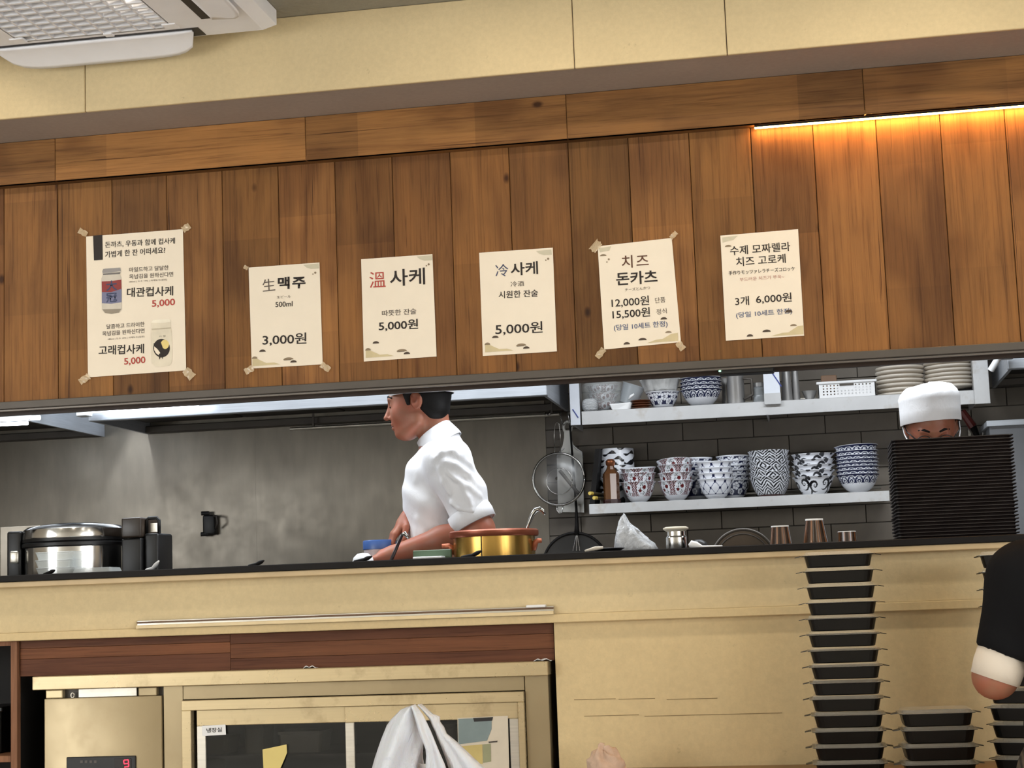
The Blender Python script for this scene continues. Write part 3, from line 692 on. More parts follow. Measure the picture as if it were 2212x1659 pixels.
# --- 2 draught beer
t = sheet(((537, 578), (690, 567), (697, 787), (544, 796)), 'beer menu sheet reading 3,000 won, second sheet from the left')
brush('生', t, (567, 617), (594, 614), 28, 'inkg', 0.0); brush('맥주', t, (600, 612), (660, 609), 28, 'ink', 0.03, 1.15)
brush('生ビール', t, (598, 642), (628, 640), 6, 'inkg', 0.0); brush('500ml', t, (595, 658), (632, 656), 12, 'ink', 0.01)
brush('3,000원', t, (567, 735), (662, 731), 27, 'ink', 0.012)
small_decor(t, 0, 0, 0)
for a_ in ((531, 578, 10, 8, 0.5, 5), (538, 799, 20, 13, -0.5, 6), (703, 793, 22, 13, 0.6, 7)): tape(t, *a_)
# --- 3 warm sake
t = sheet(((780, 560), (934, 549), (943, 770), (786, 781)), 'warm sake menu sheet with a red first character')
brush('溫', t, (798, 605), (833, 603), 36, 'inkr', 0.0); brush('사케', t, (842, 601), (918, 596), 38, 'ink', 0.012)
brush('따뜻한 잔술', t, (825, 677), (899, 672), 13, 'inkg', 0.008); brush('5,000원', t, (818, 705), (903, 700), 24, 'ink', 0.016)
small_decor(t, 245, -18, 1)
# --- 4 cold sake
t = sheet(((1035, 546), (1194, 535), (1203, 759), (1043, 769)), 'cold sake menu sheet with a blue-grey first character')
brush('冷', t, (1070, 585), (1098, 583), 28, 'inkdb', 0.0); brush('사케', t, (1103, 582), (1162, 578), 29, 'ink', 0.016)
brush('冷酒', t, (1103, 614), (1132, 612), 12, 'inkg', 0.0); brush('시원한 잔술', t, (1077, 637), (1162, 633), 16, 'ink', 0.01)
brush('5,000원', t, (1070, 712), (1172, 707), 27, 'ink', 0.01)
small_decor(t, 503, -30, 2)
# --- 5 cheese cutlet
t = sheet(((1291, 532), (1451, 514), (1471, 739), (1305, 755)), 'crooked menu sheet reading 12,000 and 15,500 won, crumpled tape at its corner')
brush('치즈', t, (1343, 566), (1401, 562), 28, 'inkbr', 0.008, 1.2); brush('돈카츠', t, (1331, 603), (1420, 597), 29, 'ink', 0.02)
brush('チーズとんかつ', t, (1350, 626), (1404, 621), 7, 'inkg', 0.0)
brush('12,000원', t, (1321, 655), (1402, 649), 22, 'ink', 0.01); brush('단품', t, (1415, 649), (1437, 647), 12, 'inkg', 0.0)
brush('15,500원', t, (1323, 680), (1404, 674), 22, 'ink', 0.012); brush('정식', t, (1418, 674), (1440, 671), 12, 'inkg', 0.0)
brush('(당일 10세트 한정)', t, (1326, 709), (1442, 700), 15, 'inkb', 0.01)
decor(t, tc=[(1294, 536), (1320, 532), (1316, 541), (1305, 543), (1296, 545)], hills=[(1398, 741), (1417, 734), (1432, 732), (1450, 721), (1464, 719), (1465, 736)], caps=((1303, 553, 7, 4, 1), (1434, 690, 7, 5, 0), (1444, 719, 7, 4, 1), (1354, 744, 7, 5, 0), (1388, 735, 9, 5, 0)), dots=((1315, 560, 2.2), (1311, 566, 1.5)))
for a_ in ((1287, 532, 16, 26, 0.7, 8), (1455, 508, 18, 10, -0.8, 9), (1297, 763, 24, 13, -0.9, 10), (1470, 747, 20, 14, 0.9, 11)): tape(t, *a_)
# --- 6 mozzarella croquette
t = sheet(((1556, 509), (1724, 495), (1737, 725), (1568, 736)), 'croquette menu sheet reading 6,000 won, rightmost of the sheets')
brush('수제 모짜렐라', t, (1577, 542), (1707, 532), 20, 'ink', 0.01); brush('치즈 고로케', t, (1590, 566), (1697, 558), 20, 'ink', 0.01)
brush('手作りモッツァレラチーズコロッケ', t, (1574, 590), (1717, 580), 9, 'ink', 0.008); brush('부드러운 치즈가 쭈욱~', t, (1598, 604), (1694, 597), 8, 'inkp', 0.0)
brush('3개', t, (1588, 651), (1618, 649), 20, 'ink', 0.01); brush('6,000원', t, (1633, 647), (1710, 642), 21, 'ink', 0.01)
brush('(당일 10세트 한정)', t, (1590, 682), (1711, 672), 14, 'inkb', 0.01)
decor(t, tc=[(1560, 513), (1594, 509), (1584, 518), (1570, 521), (1561, 524)], hills=[(1665, 726), (1690, 719), (1703, 718), (1724, 704), (1735, 703), (1736, 722)], caps=((1573, 533, 7, 4, 1), (1714, 704, 7, 4, 1), (1620, 727, 7, 5, 0), (1656, 717, 9, 5, 0), (1704, 675, 8, 6, 0)))
# ================================================================== ceiling air conditioner
AZ = 2.68
P = atz(598, 70, AZ); AX1, AY1 = P.x, P.y; AX0, AY0 = AX1-0.95, AY1-0.95
ac = thing('air_conditioner', 'white ceiling air conditioner with lattice grille and open louvres', 'air conditioner', ((AX0+AX1)/2, (AY0+AY1)/2, AZ))
M['acd'] = plain('ac_dark_slot', (40, 36, 34), 0.6)
g1x = atz(350, 40, AZ).x; g1y = atz(160, 79, AZ).y; g0x = AX0+(AX1-g1x); g0y = AY0+(AY1-g1y)
sx0, sx1 = atz(391, 0, AZ).x, atz(392, 0, AZ).x+0.062
# panel as a ring of four slabs around the grille
def slab(x0, x1, y0, y1, nm='panel', m='acw', ch=0.004): return MB().box(x0, x1, y0, y1, AZ, CEIL-0.001, ch).build(nm, M[m], ac, world=True)
rim = 0.0
MB().loft([[(AX0+i, AY0+i, z), (AX1-i, AY0+i, z), (AX1-i, AY1-i, z), (AX0+i, AY1-i, z)] for i, z in ((0.0, CEIL-0.002), (0.0, AZ+0.022), (0.030, AZ))], True).build('panel_edge', M['acw'], ac, world=True)
for bx in ((AX0+.03, AX1-.03, g1y, AY1-.030), (AX0+.03, AX1-.03, AY0+.03, g0y), (AX0+.03, g0x, g0y, g1y), (g1x, AX1-.03, g0y, g1y)):
    MB().box(*bx, AZ, AZ+0.012).build('face_plate', M['acw'], ac, world=True)
MB().box(g0x-.01, g1x+.01, g0y-.01, g1y+.01, AZ+0.050, AZ+0.054).build('filter', M['acd'], ac, world=True)
nx, ny = int((g1x-g0x)/0.046), int((g1y-g0y)/0.038)
bxm = MB().box(-0.003, 0.003, g0y, g1y, 0, 0.015).mesh('grille_bar'); bxm.materials.append(M['acw'])
bym = MB().box(g0x, g1x, -0.0045, 0.0045, 0, 0.013).mesh('grille_bar'); bym.materials.append(M['acw'])
for me, n, a_, b_, ax in ((bxm, nx, g0x, g1x, 0), (bym, ny, g0y, g1y, 1)):
    for k in range(n+1):
        o = bpy.data.objects.new('grille_bar', me); COL.objects.link(o); o.parent = ac
        v = a_+(b_-a_)*k/n; w = WLOC[ac.name]
        o.location = (v-w[0], -w[1], 0.0) if ax == 0 else (-w[0], v-w[1], 0.0)
for k in (-1, 1):
    MB().box(g1x-0.02 if k > 0 else g0x-0.02, (g1x if k > 0 else g0x)+0.02, g1y-0.03, g1y+0.01, AZ-0.003, AZ+0.004, 0.002).build('grille_corner', M['acw'], ac, world=True)
for px in (235,):
    c = atz(px, 74, AZ); MB().box(c.x-0.012, c.x+0.012, c.y-0.012, c.y+0.012, AZ-0.004, AZ+0.004, 0.001).build('grille_latch', M['acw'], ac, world=True)
MB().box(sx0, sx1+0.03, AY0+0.16, AY1-0.16, AZ-0.001, AZ+0.002).build('air_slot', M['acd'], ac, world=True)
MB().box(AX0+0.16, AX1-0.19, AY1-0.100, AY1-0.035, AZ-0.001, AZ+0.002).build('air_slot', M['acd'], ac, world=True)
def louvre(a, b, out, drop, inner, name='louvre'):
    """curved blade from hinge line a-b swinging outwards and down, with rounded ends"""
    a, b, out = Vector(a), Vector(b), Vector(out); rows = []
    for i in range(25):
        u = i/24; e = min(1.0, math.sqrt(max(0.02, 1-(2*abs(u-0.5))**8))); rw = []
        for j in range(9):
            v = j/8*e
            rw.append(a.lerp(b, u)+out*(inner+(0.105)*v)+Vector((0, 0, -drop*(v**1.5)-0.004)))
        rows.append(rw)
    o = MB().loft(rows).build(name, M['acw'], ac, world=True, smooth=True)
    md = o.modifiers.new('thick', 'SOLIDIFY'); md.thickness = 0.006; md.offset = 0
    return o
louvre((AX0+0.16, AY1-0.10, AZ), (atz(424, 112, AZ).x+0.055, AY1-0.10, AZ), (0, 1, 0), 0.030, 0.012)
louvre((sx0+0.012, AY1-0.165, AZ), (sx0+0.012, AY0+0.165, AZ), (1, 0, 0), 0.022, 0.02)
c0, c1 = atz(104, 99, AZ), atz(154, 96, AZ)
MB().box(c0.x, c1.x, c0.y-0.004, c0.y+0.004, AZ-0.0015, AZ+0.001).build('nameplate', plain('ac_nameplate', (120, 112, 108), 0.5), ac, world=True)

# ================================================================== black device with green lamp under the wooden front
d0, d1 = at(1552, 796, 0.03), at(1672, 801, 0.03)
t = thing('sensor_box', 'slim black box with a green pinpoint lamp under the wooden front', 'device', ((d0.x+d1.x)/2, 0.05, ZW0-0.02))
MB().box(d0.x, d1.x, 0.016, 0.07, ZW0-0.038, ZW0-0.0145, 0.002).build('case', M['black'], t, world=True)
g = at(1555, 803, 0.015); MB().lathe([(0.0, 0), (0.003, 0.0), (0.003, 0.003), (0, 0.003)], 12, (g.x, 0.0155, g.z)).build('lamp', emit('green_led', (150, 255, 190), 6.0), t, world=True)

# ================================================================== tools hanging from the rail under the hood
r0, r1 = at(880, 915, 2.10), at(1208, 893, 2.10); RZ = (r0.z+r1.z)/2
t = thing('hanging_rail', 'thin steel rail under the hood with hooks', 'rail', (r0.x, 2.10, RZ))
MB().tube([(r0.x-0.5, 2.10, RZ), (r1.x, 2.10, RZ)], 0.007, 10).build('rod', M['alu'], t, world=True, smooth=True, angle=50)
for x_ in (r0.x-0.4, r0.x+0.1, r1.x-0.03): MB().box(x_-0.004, x_+0.004, 2.096, 2.104, RZ, HZ+0.052).build('bracket', M['dkmetal'], t, world=True)
M['wire'] = steel('steel_wire', (200, 198, 194), 0.25)
def hook(par, x, zt, zb, y=2.10):
    pts = [(x, y+0.008, zt-0.012), (x, y+0.010, zt), (x, y, zt+0.010), (x, y-0.010, zt), (x+0.004, y-0.010, (zt+zb)/2), (x+0.008, y-0.012, zb), (x+0.014, y-0.018, zb-0.008), (x+0.022, y-0.02, zb), (x+0.022, y-0.018, zb+0.012)]
    MB().tube(pts, 0.0022, 6).build('hook', M['wire'], par, world=True, smooth=True)
for px, py in ((1178, 884), (1211, 905), (1228, 908)):
    c = at(px, py, 2.10); hook(t, c.x, RZ, c.z-0.02)
# cutting board
def hang(px, py): return at(px, py, 2.13)
bp = [(1203, 986), (1209, 977), (1216, 962), (1219, 945), (1219, 930), (1233, 930), (1234, 945), (1238, 960), (1247, 971), (1257, 977), (1259, 990), (1262, 1107), (1206, 1106)]
bz = hang(1230, 1107)
t = thing('cutting_board', 'white cutting board with looped handle hanging behind the sieve', 'cutting board', bz[:])
M['boardw'] = plain('board_white', (238, 236, 230), 0.5, var=0.05)
MB().prism([(hang(x, y).x, hang(x, y).z) for x, y in bp], 0.012, lambda x, y, z: (x, 2.125+y, z)).build('board', M['boardw'], t, world=True)
MB().tube([(hang(1226+8.5*math.sin(a_), 923-12*math.cos(a_)).x, 2.131, hang(1226+8.5*math.sin(a_), 923-12*math.cos(a_)).z) for a_ in np.linspace(0, 2*math.pi, 22)], 0.0055, 8).build('handle_loop', M['boardw'], t, world=True, smooth=True)
MB().tube([(hang(x, y).x, 2.122, hang(x, y).z) for x, y in ((1204, 987), (1210, 977), (1219, 968))], 0.003, 6).build('edge_ridge', M['white'], t, world=True)
MB().tube([(hang(x, y).x, 2.122, hang(x, y).z) for x, y in ((1238, 962), (1248, 971), (1257, 977), (1259, 988))], 0.003, 6).build('edge_ridge', M['white'], t, world=True)
# round sieve
SY = 2.06
def sv(px, py, y=SY): p = at(px, py, SY); return (p.x, y, p.z)
cs = at(1207, 1035, SY); SR = 56*mpp(SY)
t = thing('wire_sieve', 'round wire-mesh sieve hanging in front of the cutting board', 'sieve', (cs.x, SY, cs.z))
k = NT('sieve_mesh'); n_ = k.n('ShaderNodeTexChecker', {'Vector': k.coord((900, 900, 900)), 'Scale': 1.0})
k.bs(Base_Color=lin((180, 180, 180)), Metallic=0.6, Roughness=0.35, Alpha=0.33); M['mesh'] = k.m
rows = []
for j in range(9):
    q = j/8; rr = SR*math.cos(q*math.pi/2*0.96); rows.append([(cs.x+rr*math.cos(a_), SY-0.052*math.sin(q*math.pi/2), cs.z+rr*math.sin(a_)) for a_ in np.linspace(0, 2*math.pi, 49)[:-1]])
MB().loft(rows, True).build('mesh_bowl', M['mesh'], t, world=True, smooth=True)
def ringpts(c, r_, y, n=49): return [(c.x+r_*math.cos(a_), y, c.z+r_*math.sin(a_)) for a_ in np.linspace(0, 2*math.pi, n)]
MB().tube(ringpts(cs, SR, SY), 0.0055, 8).build('rim', M['wire'], t, world=True, smooth=True)
MB().tube(ringpts(at(1212, 1041, SY), 28*mpp(SY), SY-0.047), 0.0018, 6).build('inner_ring', M['wire'], t, world=True, smooth=True)
MB().tube([sv(1198, 980), sv(1197, 935), sv(1199, 916), (sv(1203, 912)[0], SY, sv(1203, 912)[2]), sv(1208, 916), sv(1210, 935), sv(1211, 980)], 0.0022, 6).build('handle', M['wire'], t, world=True, smooth=True)
MB().tube([sv(1203, 1093), sv(1203, 1102), sv(1208, 1109), sv(1214, 1107), sv(1216, 1093)], 0.0025, 6).build('rest_loop', M['wire'], t, world=True, smooth=True)
MB().tube([sv(1208, 1016, SY+0.012), sv(1252, 1070, SY+0.012)], 0.007, 8).build('cross_strap', M['dkmetal'], t, world=True)
# big black skimmer below
KY = 2.10
def kv(px, py, y=KY): p = at(px, py, KY); return (p.x, y, p.z)
ck = at(1243, 1222, KY)
t = thing('mesh_skimmer', 'large black round mesh skimmer hanging below the cutting board', 'skimmer', (ck.x, KY, ck.z))
k = NT('black_mesh'); k.bs(Base_Color=lin((44, 43, 42)), Roughness=0.5, Alpha=0.85); M['bmesh'] = k.m
KR = 70*mpp(KY)
MB().tube(ringpts(ck, KR, KY), 0.0055, 8).build('rim', M['blackm'], t, world=True, smooth=True)
rows = [[(ck.x+KR*q*math.cos(a_), KY+0.018*(1-q*q), ck.z+KR*q*math.sin(a_)) for a_ in np.linspace(0, 2*math.pi, 49)[:-1]] for q in (1, .75, .5, .25, .02)]
MB().loft(rows, True).build('mesh_disc', M['bmesh'], t, world=True, smooth=True)
MB().tube([kv(1246, 1156), kv(1246, 1135), kv(1245, 1100), (ck.x, KY+0.005, RZ-0.03), (ck.x, KY, RZ-0.003)], [0.012, 0.008, 0.005, 0.004, 0.003], 8).build('handle', M['blackm'], t, world=True, smooth=True)
for dx in (-6, 0, 6): MB().tube([kv(1246, 1150), kv(1245+dx*1.2, 1190)], 0.0018, 6).build('prong', M['wire'], t, world=True)
# black fitting on the steel wall
def wv(px, py, y): p = at(px, py, y); return (p.x, y, p.z)
t = thing('wall_fitting', 'black knobbed fitting on the steel wall left of the cook', 'fitting', wv(452, 1130, YB-0.03))
a_, b_ = wv(441, 1156, YB-0.03), wv(467, 1112, YB-0.03)
MB().rbox(a_[0], b_[0], YB-0.05, YB-0.013, a_[2], b_[2], 0.008).build('plate', M['black'], t, world=True, smooth=True, angle=40)
for px, py in ((441, 1109), (440, 1154)):
    c = wv(px, py, YB-0.045); MB().tube([(c[0]-0.012, YB-0.045, c[2]), (c[0]+0.02, YB-0.04, c[2])], 0.009, 10).build('knob', M['black'], t, world=True, smooth=True, angle=40)
MB().tube([wv(462, 1114, YB-0.05), wv(468, 1116, YB-0.07), wv(470, 1130, YB-0.07), wv(466, 1140, YB-0.05)], 0.005, 8).build('loop', M['dkmetal'], t, world=True, smooth=True)

# ================================================================== small things on the shelves
def rrect(w, d, r, z, cx=0, cy=0, n=4):
    o = []
    for sx, sy, a0 in ((1, 1, 0), (-1, 1, 90), (-1, -1, 180), (1, -1, 270)):
        for i in range(n+1):
            g = math.radians(a0+90*i/n); o.append((cx+sx*(w/2-r)+r*math.cos(g), cy+sy*(d/2-r)+r*math.sin(g), z))
    return o
def tray_loft(secs):
    mb = MB().loft([rrect(*s_) for s_ in secs], True); n = 20
    mb.f.append(tuple(reversed(range(n)))); mb.f.append(tuple(range(len(mb.v)-n, len(mb.v)))); return mb
def crumple(mb, amp, f, seed=0):
    P_ = np.array(mb.v); ph = seed*1.7
    d = np.stack([np.sin(P_[:, 1]*f+ph)*np.sin(P_[:, 2]*f*1.3+1+ph)+0.6*np.sin(P_[:, 0]*f*2.3+P_[:, 2]*f*1.9), np.sin(P_[:, 0]*f*1.2+2+ph)*np.sin(P_[:, 2]*f+ph)+0.6*np.sin(P_[:, 1]*f*2.1-P_[:, 0]*f*1.7), np.sin(P_[:, 0]*f+ph)*np.sin(P_[:, 1]*f*1.1)+0.5*np.sin(P_[:, 0]*f*2.7+P_[:, 1]*f*2.2)], 1)*amp
    mb.v = [tuple(p) for p in P_+d]; return mb
M['film'] = clear('cling_film', (232, 236, 234), 0.12, 0.30); M['filmw'] = clear('white_plastic_bag', (232, 234, 236), 0.25, 0.80)
M['pp'] = clear('cloudy_plastic', (186, 192, 196), 0.25, 0.45); M['glass'] = clear('clear_box_plastic', (225, 232, 232), 0.06, 0.40)
def up(px, py, Y=YS): return at(px, py, Y)
c = up(1302, 850, YS+0.03)
mb = MB().lathe([(0.0, ZU+0.008), (0.05, ZU+0.008), (0.079, ZU+0.045), (0.084, ZU+0.09), (0.082, up(1302, 828).z), (0.05, up(1302, 826).z+0.004), (0.0, up(1302, 826).z+0.006)], 40, (c.x, YS+0.03, 0)); crumple(mb, 0.003, 90)
one('film_wrap', mb, M['film'], 'crinkled clear film around the red bowls on the upper shelf', 'wrap', (c.x, YS+0.03, ZU), smooth=True)
c = up(1274, 880, 1.93); w_ = 17*mpp(1.93)
mb = MB().rbox(c.x-w_, c.x+w_, 1.91, 1.97, ZU, up(1274, 861, 1.93).z, 0.02, 4)
o = one('mesh_roll', mb, None, 'white ribbed mesh roll at the left end of the upper shelf', 'roll', (c.x, 1.94, ZU), smooth=True)
k = NT('ribbed_white'); n_ = k.n('ShaderNodeTexWave', {'Vector': k.coord(), 'Scale': 70.0, 'Distortion': 6.0}, bands_direction='Z'); k.bump(n_.outputs[1], 0.6, 0.004); k.bs(Base_Color=k.mix(1.0, lin((214, 216, 218)), k.ramp(n_.outputs[1], [(0.2, grey(0.6)), (0.6, grey(1))]), 'MULTIPLY'), Roughness=0.6); o.data.materials.append(k.m)
c = up(1341, 883, 1.935)
mb = MB().loft([rrect(0.070, 0.05, 0.012, ZU, c.x, 1.945), rrect(0.084, 0.056, 0.010, ZU+0.022, c.x, 1.945), rrect(0.088, 0.05, 0.006, up(1341, 872, 1.935).z, c.x, 1.945), rrect(0.07, 0.02, 0.004, up(1341, 872, 1.935).z+0.002, c.x, 1.945)], True); mb.f.append(tuple(range(60, 80))); mb.f.append(tuple(range(20))); crumple(mb, 0.0025, 80, 2)
one('folded_bag', mb, M['white'], 'small folded white paper bag on the upper shelf', 'bag', (c.x, 1.945, ZU))
# clear cup lying askew
a_, b_ = up(1350, 862, 1.99), up(1376, 845, 1.99)
t = thing('plastic_cup', 'cloudy plastic measuring cup lying askew beside the wrapped bowls', 'cup', (a_.x, 1.99, ZU+0.02))
ax_ = (b_-a_).normalized(); mb = MB().lathe([(0.034, -0.03), (0.036, -0.03), (0.045, 0.045), (0.047, 0.045), (0.047, 0.048), (0.043, 0.048), (0.033, -0.028), (0.0, -0.028)], 32)
rotm = Vector((0, 0, 1)).rotation_difference(Vector((0.35, -0.1, 0.93))); cc = up(1362, 856, 1.99); mb.v = [tuple(rotm @ Vector(v)+cc) for v in mb.v]
MB.build(mb, 'cup_wall', M['pp'], t, world=True, smooth=True, angle=50)
mb = MB().tube([up(1358, 862, 1.93), up(1363, 856, 1.93), up(1370, 851, 1.93)], [0.003, 0.006, 0.004], 8); mb.build('white_mark', M['white'], t, world=True, smooth=True)
MB().tube([up(1328, 872, 1.99), up(1384, 861, 1.99)], 0.004, 8).build('rim_edge', M['pp'], t, world=True)
M['saucer'] = plain('brown_lacquer', (110, 66, 44), 0.35, var=0.2)
for k_ in range(4):
    c = up(1386, 885, YS); z = ZU+k_*0.0095
    one('brown_saucer', MB().lathe([(0, z), (0.022, z), (0.024, z+0.002), (0.040, z+0.007), (0.041, z+0.009), (0.038, z+0.009), (0.022, z+0.004), (0, z+0.004)], 32, (c.x, YS-0.02, 0)), M['saucer'], 'small brown saucer beside the flowered bowl, %s of four' % (['lowest', 'third from the top', 'second from the top', 'topmost'][k_]), 'saucer', (c.x, YS-0.02, z), 'brown saucers', True, 40)
# wrapped bowl on the flowered bowl
c = up(1427, 832); zz = up(1431, 846, YS-fR*0.5).z+0.001
mb = MB().lathe([(0.0, zz), (0.060, zz), (0.066, zz+0.01), (0.076, zz+0.048), (0.080, zz+0.050), (0.074, zz+0.053), (0.05, zz+0.048), (0.0, zz+0.050)], 56, (c.x, YS, 0)); crumple(mb, 0.0028, 95, 3)
one('wrapped_bowl', mb, plain('crumpled_foil_white', (206, 206, 204), 0.28, var=0.15, scale=40), 'bowl wrapped in crumpled pale plastic on the flowered bowl', 'bowl', (c.x, YS, zz), smooth=True)
# steel jugs
M['jug'] = steel('jug_steel', (170, 168, 166), 0.38, (1, 1, 1), 0.7, 0.1)
def jug(pxa, pxb, ytop, label, Y, hpx=None):
    a_, b_ = up(pxa, 875, Y), up(pxb, 875, Y); r_ = (b_.x-a_.x)/2; cx = (a_.x+b_.x)/2; zt = up((pxa+pxb)/2, ytop, Y).z
    t = thing('steel_jug', label, 'jug', (cx, Y, ZU))
    MB().lathe([(0, ZU), (r_*0.94, ZU), (r_, ZU+0.006), (r_*0.97, zt-0.01), (r_*1.02, zt), (r_*0.97, zt), (r_*0.92, zt-0.01), (r_*0.92, ZU+0.01), (0, ZU+0.01)], 36, (cx, Y, 0)).build('body', M['jug'], t, world=True, smooth=True, angle=40)
    h = zt-ZU
    MB().tube([(cx+r_*0.95, Y-0.02, zt-0.02), (cx+r_+0.03, Y-0.025, zt-0.024), (cx+r_+0.032, Y-0.025, ZU+h*0.3), (cx+r_*0.95, Y-0.02, ZU+h*0.18)], 0.0055, 8).build('handle', M['dkmetal'], t, world=True, smooth=True)
jug(1572, 1610, 809, 'tall grey steel jug right of the navy bowls on the upper shelf', YS)
jug(1560, 1582, 818, 'slimmer grey steel jug behind the tall one', 2.07)
c = up(1640, 860)
t = thing('glass_jar', 'small ribbed glass jar beside the shelf upright', 'jar', (c.x, YS, ZU)); r_ = 13*mpp(YS); zt = up(1640, 834).z
MB().lathe([(0, ZU), (r_*0.9, ZU), (r_, ZU+0.006), (r_, ZU+0.03), (r_*0.95, ZU+0.034), (r_, ZU+0.038), (r_, zt-0.012), (r_*0.8, zt-0.004), (r_*0.8, zt)], 28, (c.x, YS, 0)).build('body', M['pp'], t, world=True, smooth=True, angle=30)
MB().lathe([(r_*0.85, zt-0.003), (r_*0.85, zt+0.012), (0, zt+0.013)], 28, (c.x, YS, 0)).build('lid', M['jug'], t, world=True, smooth=True, angle=30)
# canisters right of the middle upright
for pxa, pxb, yt, Y, lab in ((1690, 1712, 801, YS-0.02, 'tall plain steel canister right of the middle shelf upright'), (1712, 1729, 801, YS+0.0, 'narrow steel canister, right neighbour of the plain one')):
    a_, b_ = up(pxa, 870, Y), up(pxb, 870, Y); r_ = (b_.x-a_.x)/2; cx = (a_.x+b_.x)/2; zt = up(pxa, yt, Y).z
    one('steel_canister', MB().lathe([(0, ZU), (r_*1.05, ZU), (r_*1.1, ZU+0.01), (r_*0.9, zt-0.03), (r_*0.8, zt), (0, zt)], 30, (cx, Y, 0)), M['jug'], lab, 'canister', (cx, Y, ZU), smooth=True, angle=40)
a_, b_ = up(1733, 866), up(1766, 866); r_ = (b_.x-a_.x)/2; cx = (a_.x+b_.x)/2; zt = up(1750, 845).z
one('steel_dish', MB().lathe([(0, ZU), (r_*0.55, ZU), (r_*0.6, ZU+0.012), (r_*0.95, zt-0.004), (r_, zt), (r_*0.95, zt), (r_*0.55, ZU+0.02), (0, ZU+0.016)], 32, (cx, YS, 0)), M['jug'], 'small footed steel dish left of the white basket', 'dish', (cx, YS, ZU), smooth=True, angle=40)
# white perforated basket
BYF = 1.925; a_, b_ = at(1769, 868, BYF), at(1893, 862, BYF); zt = at(1830, 822, BYF).z; bw = b_.x-a_.x; bh = zt-ZU
t = thing('plastic_basket', 'white perforated plastic basket on the upper shelf', 'basket', ((a_.x+b_.x)/2, 2.0, ZU))
def holed(nx, nz, skip):
    mb = MB(); cw, chh = bw/nx, bh/nz
    for i in range(nx):
        for j in range(nz):
            x0, z0 = a_.x+i*cw, ZU+j*chh; kind = skip(i, j)
            if kind == 2: continue
            if kind == 1: mb.add([(x0, BYF, z0), (x0+cw, BYF, z0), (x0+cw, BYF, z0+chh), (x0, BYF, z0+chh)], [(0, 1, 2, 3)]); continue
            cx, cz, rr = x0+cw/2, z0+chh/2, min(cw, chh)*0.28
            vs = [(x0, BYF, z0), (x0+cw, BYF, z0), (x0+cw, BYF, z0+chh), (x0, BYF, z0+chh)] + [(cx+rr*math.cos(math.radians(225+45*q)), BYF, cz+rr*math.sin(math.radians(225+45*q))) for q in range(8)]
            mb.add(vs, [(0, 1, 6, 5, 4), (1, 2, 8, 7, 6), (2, 3, 10, 9, 8), (3, 0, 4, 11, 10)])
    return mb
def sk(i, j):
    if i in (0, 15) or j in (0, 5): return 1
    if j == 4 and 6 <= i <= 9: return 2
    if j == 3 and 6 <= i <= 9: return 1
    return 0
o = holed(16, 6, sk).build('front_wall', M['white'], t, world=True); md = o.modifiers.new('thick', 'SOLIDIFY'); md.thickness = 0.003; md.offset = -1
MB().box(a_.x, a_.x+0.003, BYF, 2.10, ZU, zt).box(b_.x-0.003, b_.x, BYF, 2.10, ZU, zt).box(a_.x, b_.x, 2.097, 2.10, ZU, zt).box(a_.x, b_.x, BYF, 2.1, ZU, ZU+0.003).build('shell', M['white'], t, world=True)
MB().box(a_.x-0.006, b_.x+0.006, BYF-0.005, BYF+0.004, zt-0.010, zt, 0.002).build('rim', M['white'], t, world=True)
c = at(1790, 815, 1.99); one('wooden_block', MB().box(c.x-0.03, c.x+0.03, 1.97, 2.01, ZU+0.004, c.z+0.006, 0.003), plain('brown_block', (120, 92, 70), 0.6), 'brown wooden block sticking out of the white basket', 'block', (c.x, 1.99, ZU+0.003))
# lower shelf: standing board, amber bottle, two rods
a_, b_ = at(1272, 1080, 1.94), at(1290, 1080, 1.94); zt = at(1290, 971, 1.98).z
one('dark_board', MB().prism([(0, 0), (0.02, 0), (0.050, zt-ZL), (0.032, zt-ZL)], 0.16, lambda x, y, z: (a_.x+x, 1.95+y, ZL+z)), M['blackm'], 'black board standing at the left end of the lower shelf', 'board', (a_.x+0.02, 2.0, ZL))
c = at(1321, 1080, 1.925); BYY = 1.94
t = thing('amber_bottle', 'amber faceted bottle with a copper cap on the lower shelf', 'bottle', (c.x, BYY, ZL)); zs_ = [at(1321, y, BYY).z for y in (1070, 1024, 1014, 1006, 992)]
k = NT('amber_glass'); k.bs(Base_Color=lin((92, 58, 32)), Roughness=0.2, Metallic=0.1); k.b.inputs['Coat Weight'].default_value = 0.6; M['amber'] = k.m
MB().lathe([(0, ZL), (0.034, ZL), (0.035, ZL+0.012), (0.032, ZL+0.018)], 8, (c.x, BYY, 0)).build('base', plain('dark_lacquer', (48, 24, 22), 0.3), t, world=True)
MB().lathe([(0.031, ZL+0.018), (0.032, zs_[1]), (0.018, zs_[2]), (0.013, zs_[3])], 8, (c.x, BYY, 0)).build('body', M['amber'], t, world=True)
k = NT('copper'); n_ = k.noise(k.coord(), 60, 3); k.bs(Base_Color=k.mix(1.0, lin((190, 120, 84)), k.ramp(n_, [(0.3, grey(0.85)), (0.7, grey(1.1))]), 'MULTIPLY'), Metallic=0.9, Roughness=0.3); M['copper'] = k.m
MB().lathe([(0.013, zs_[3]-0.002), (0.018, zs_[3]+0.004), (0.019, zs_[4]-0.008), (0.012, zs_[4]), (0, zs_[4]+0.001)], 24, (c.x, BYY, 0)).build('cap', M['copper'], t, world=True, smooth=True, angle=40)
M['rodw'] = plain('yellow_bamboo', (206, 178, 84), 0.5); M['rodk'] = plain('dark_bamboo', (70, 58, 30), 0.5)
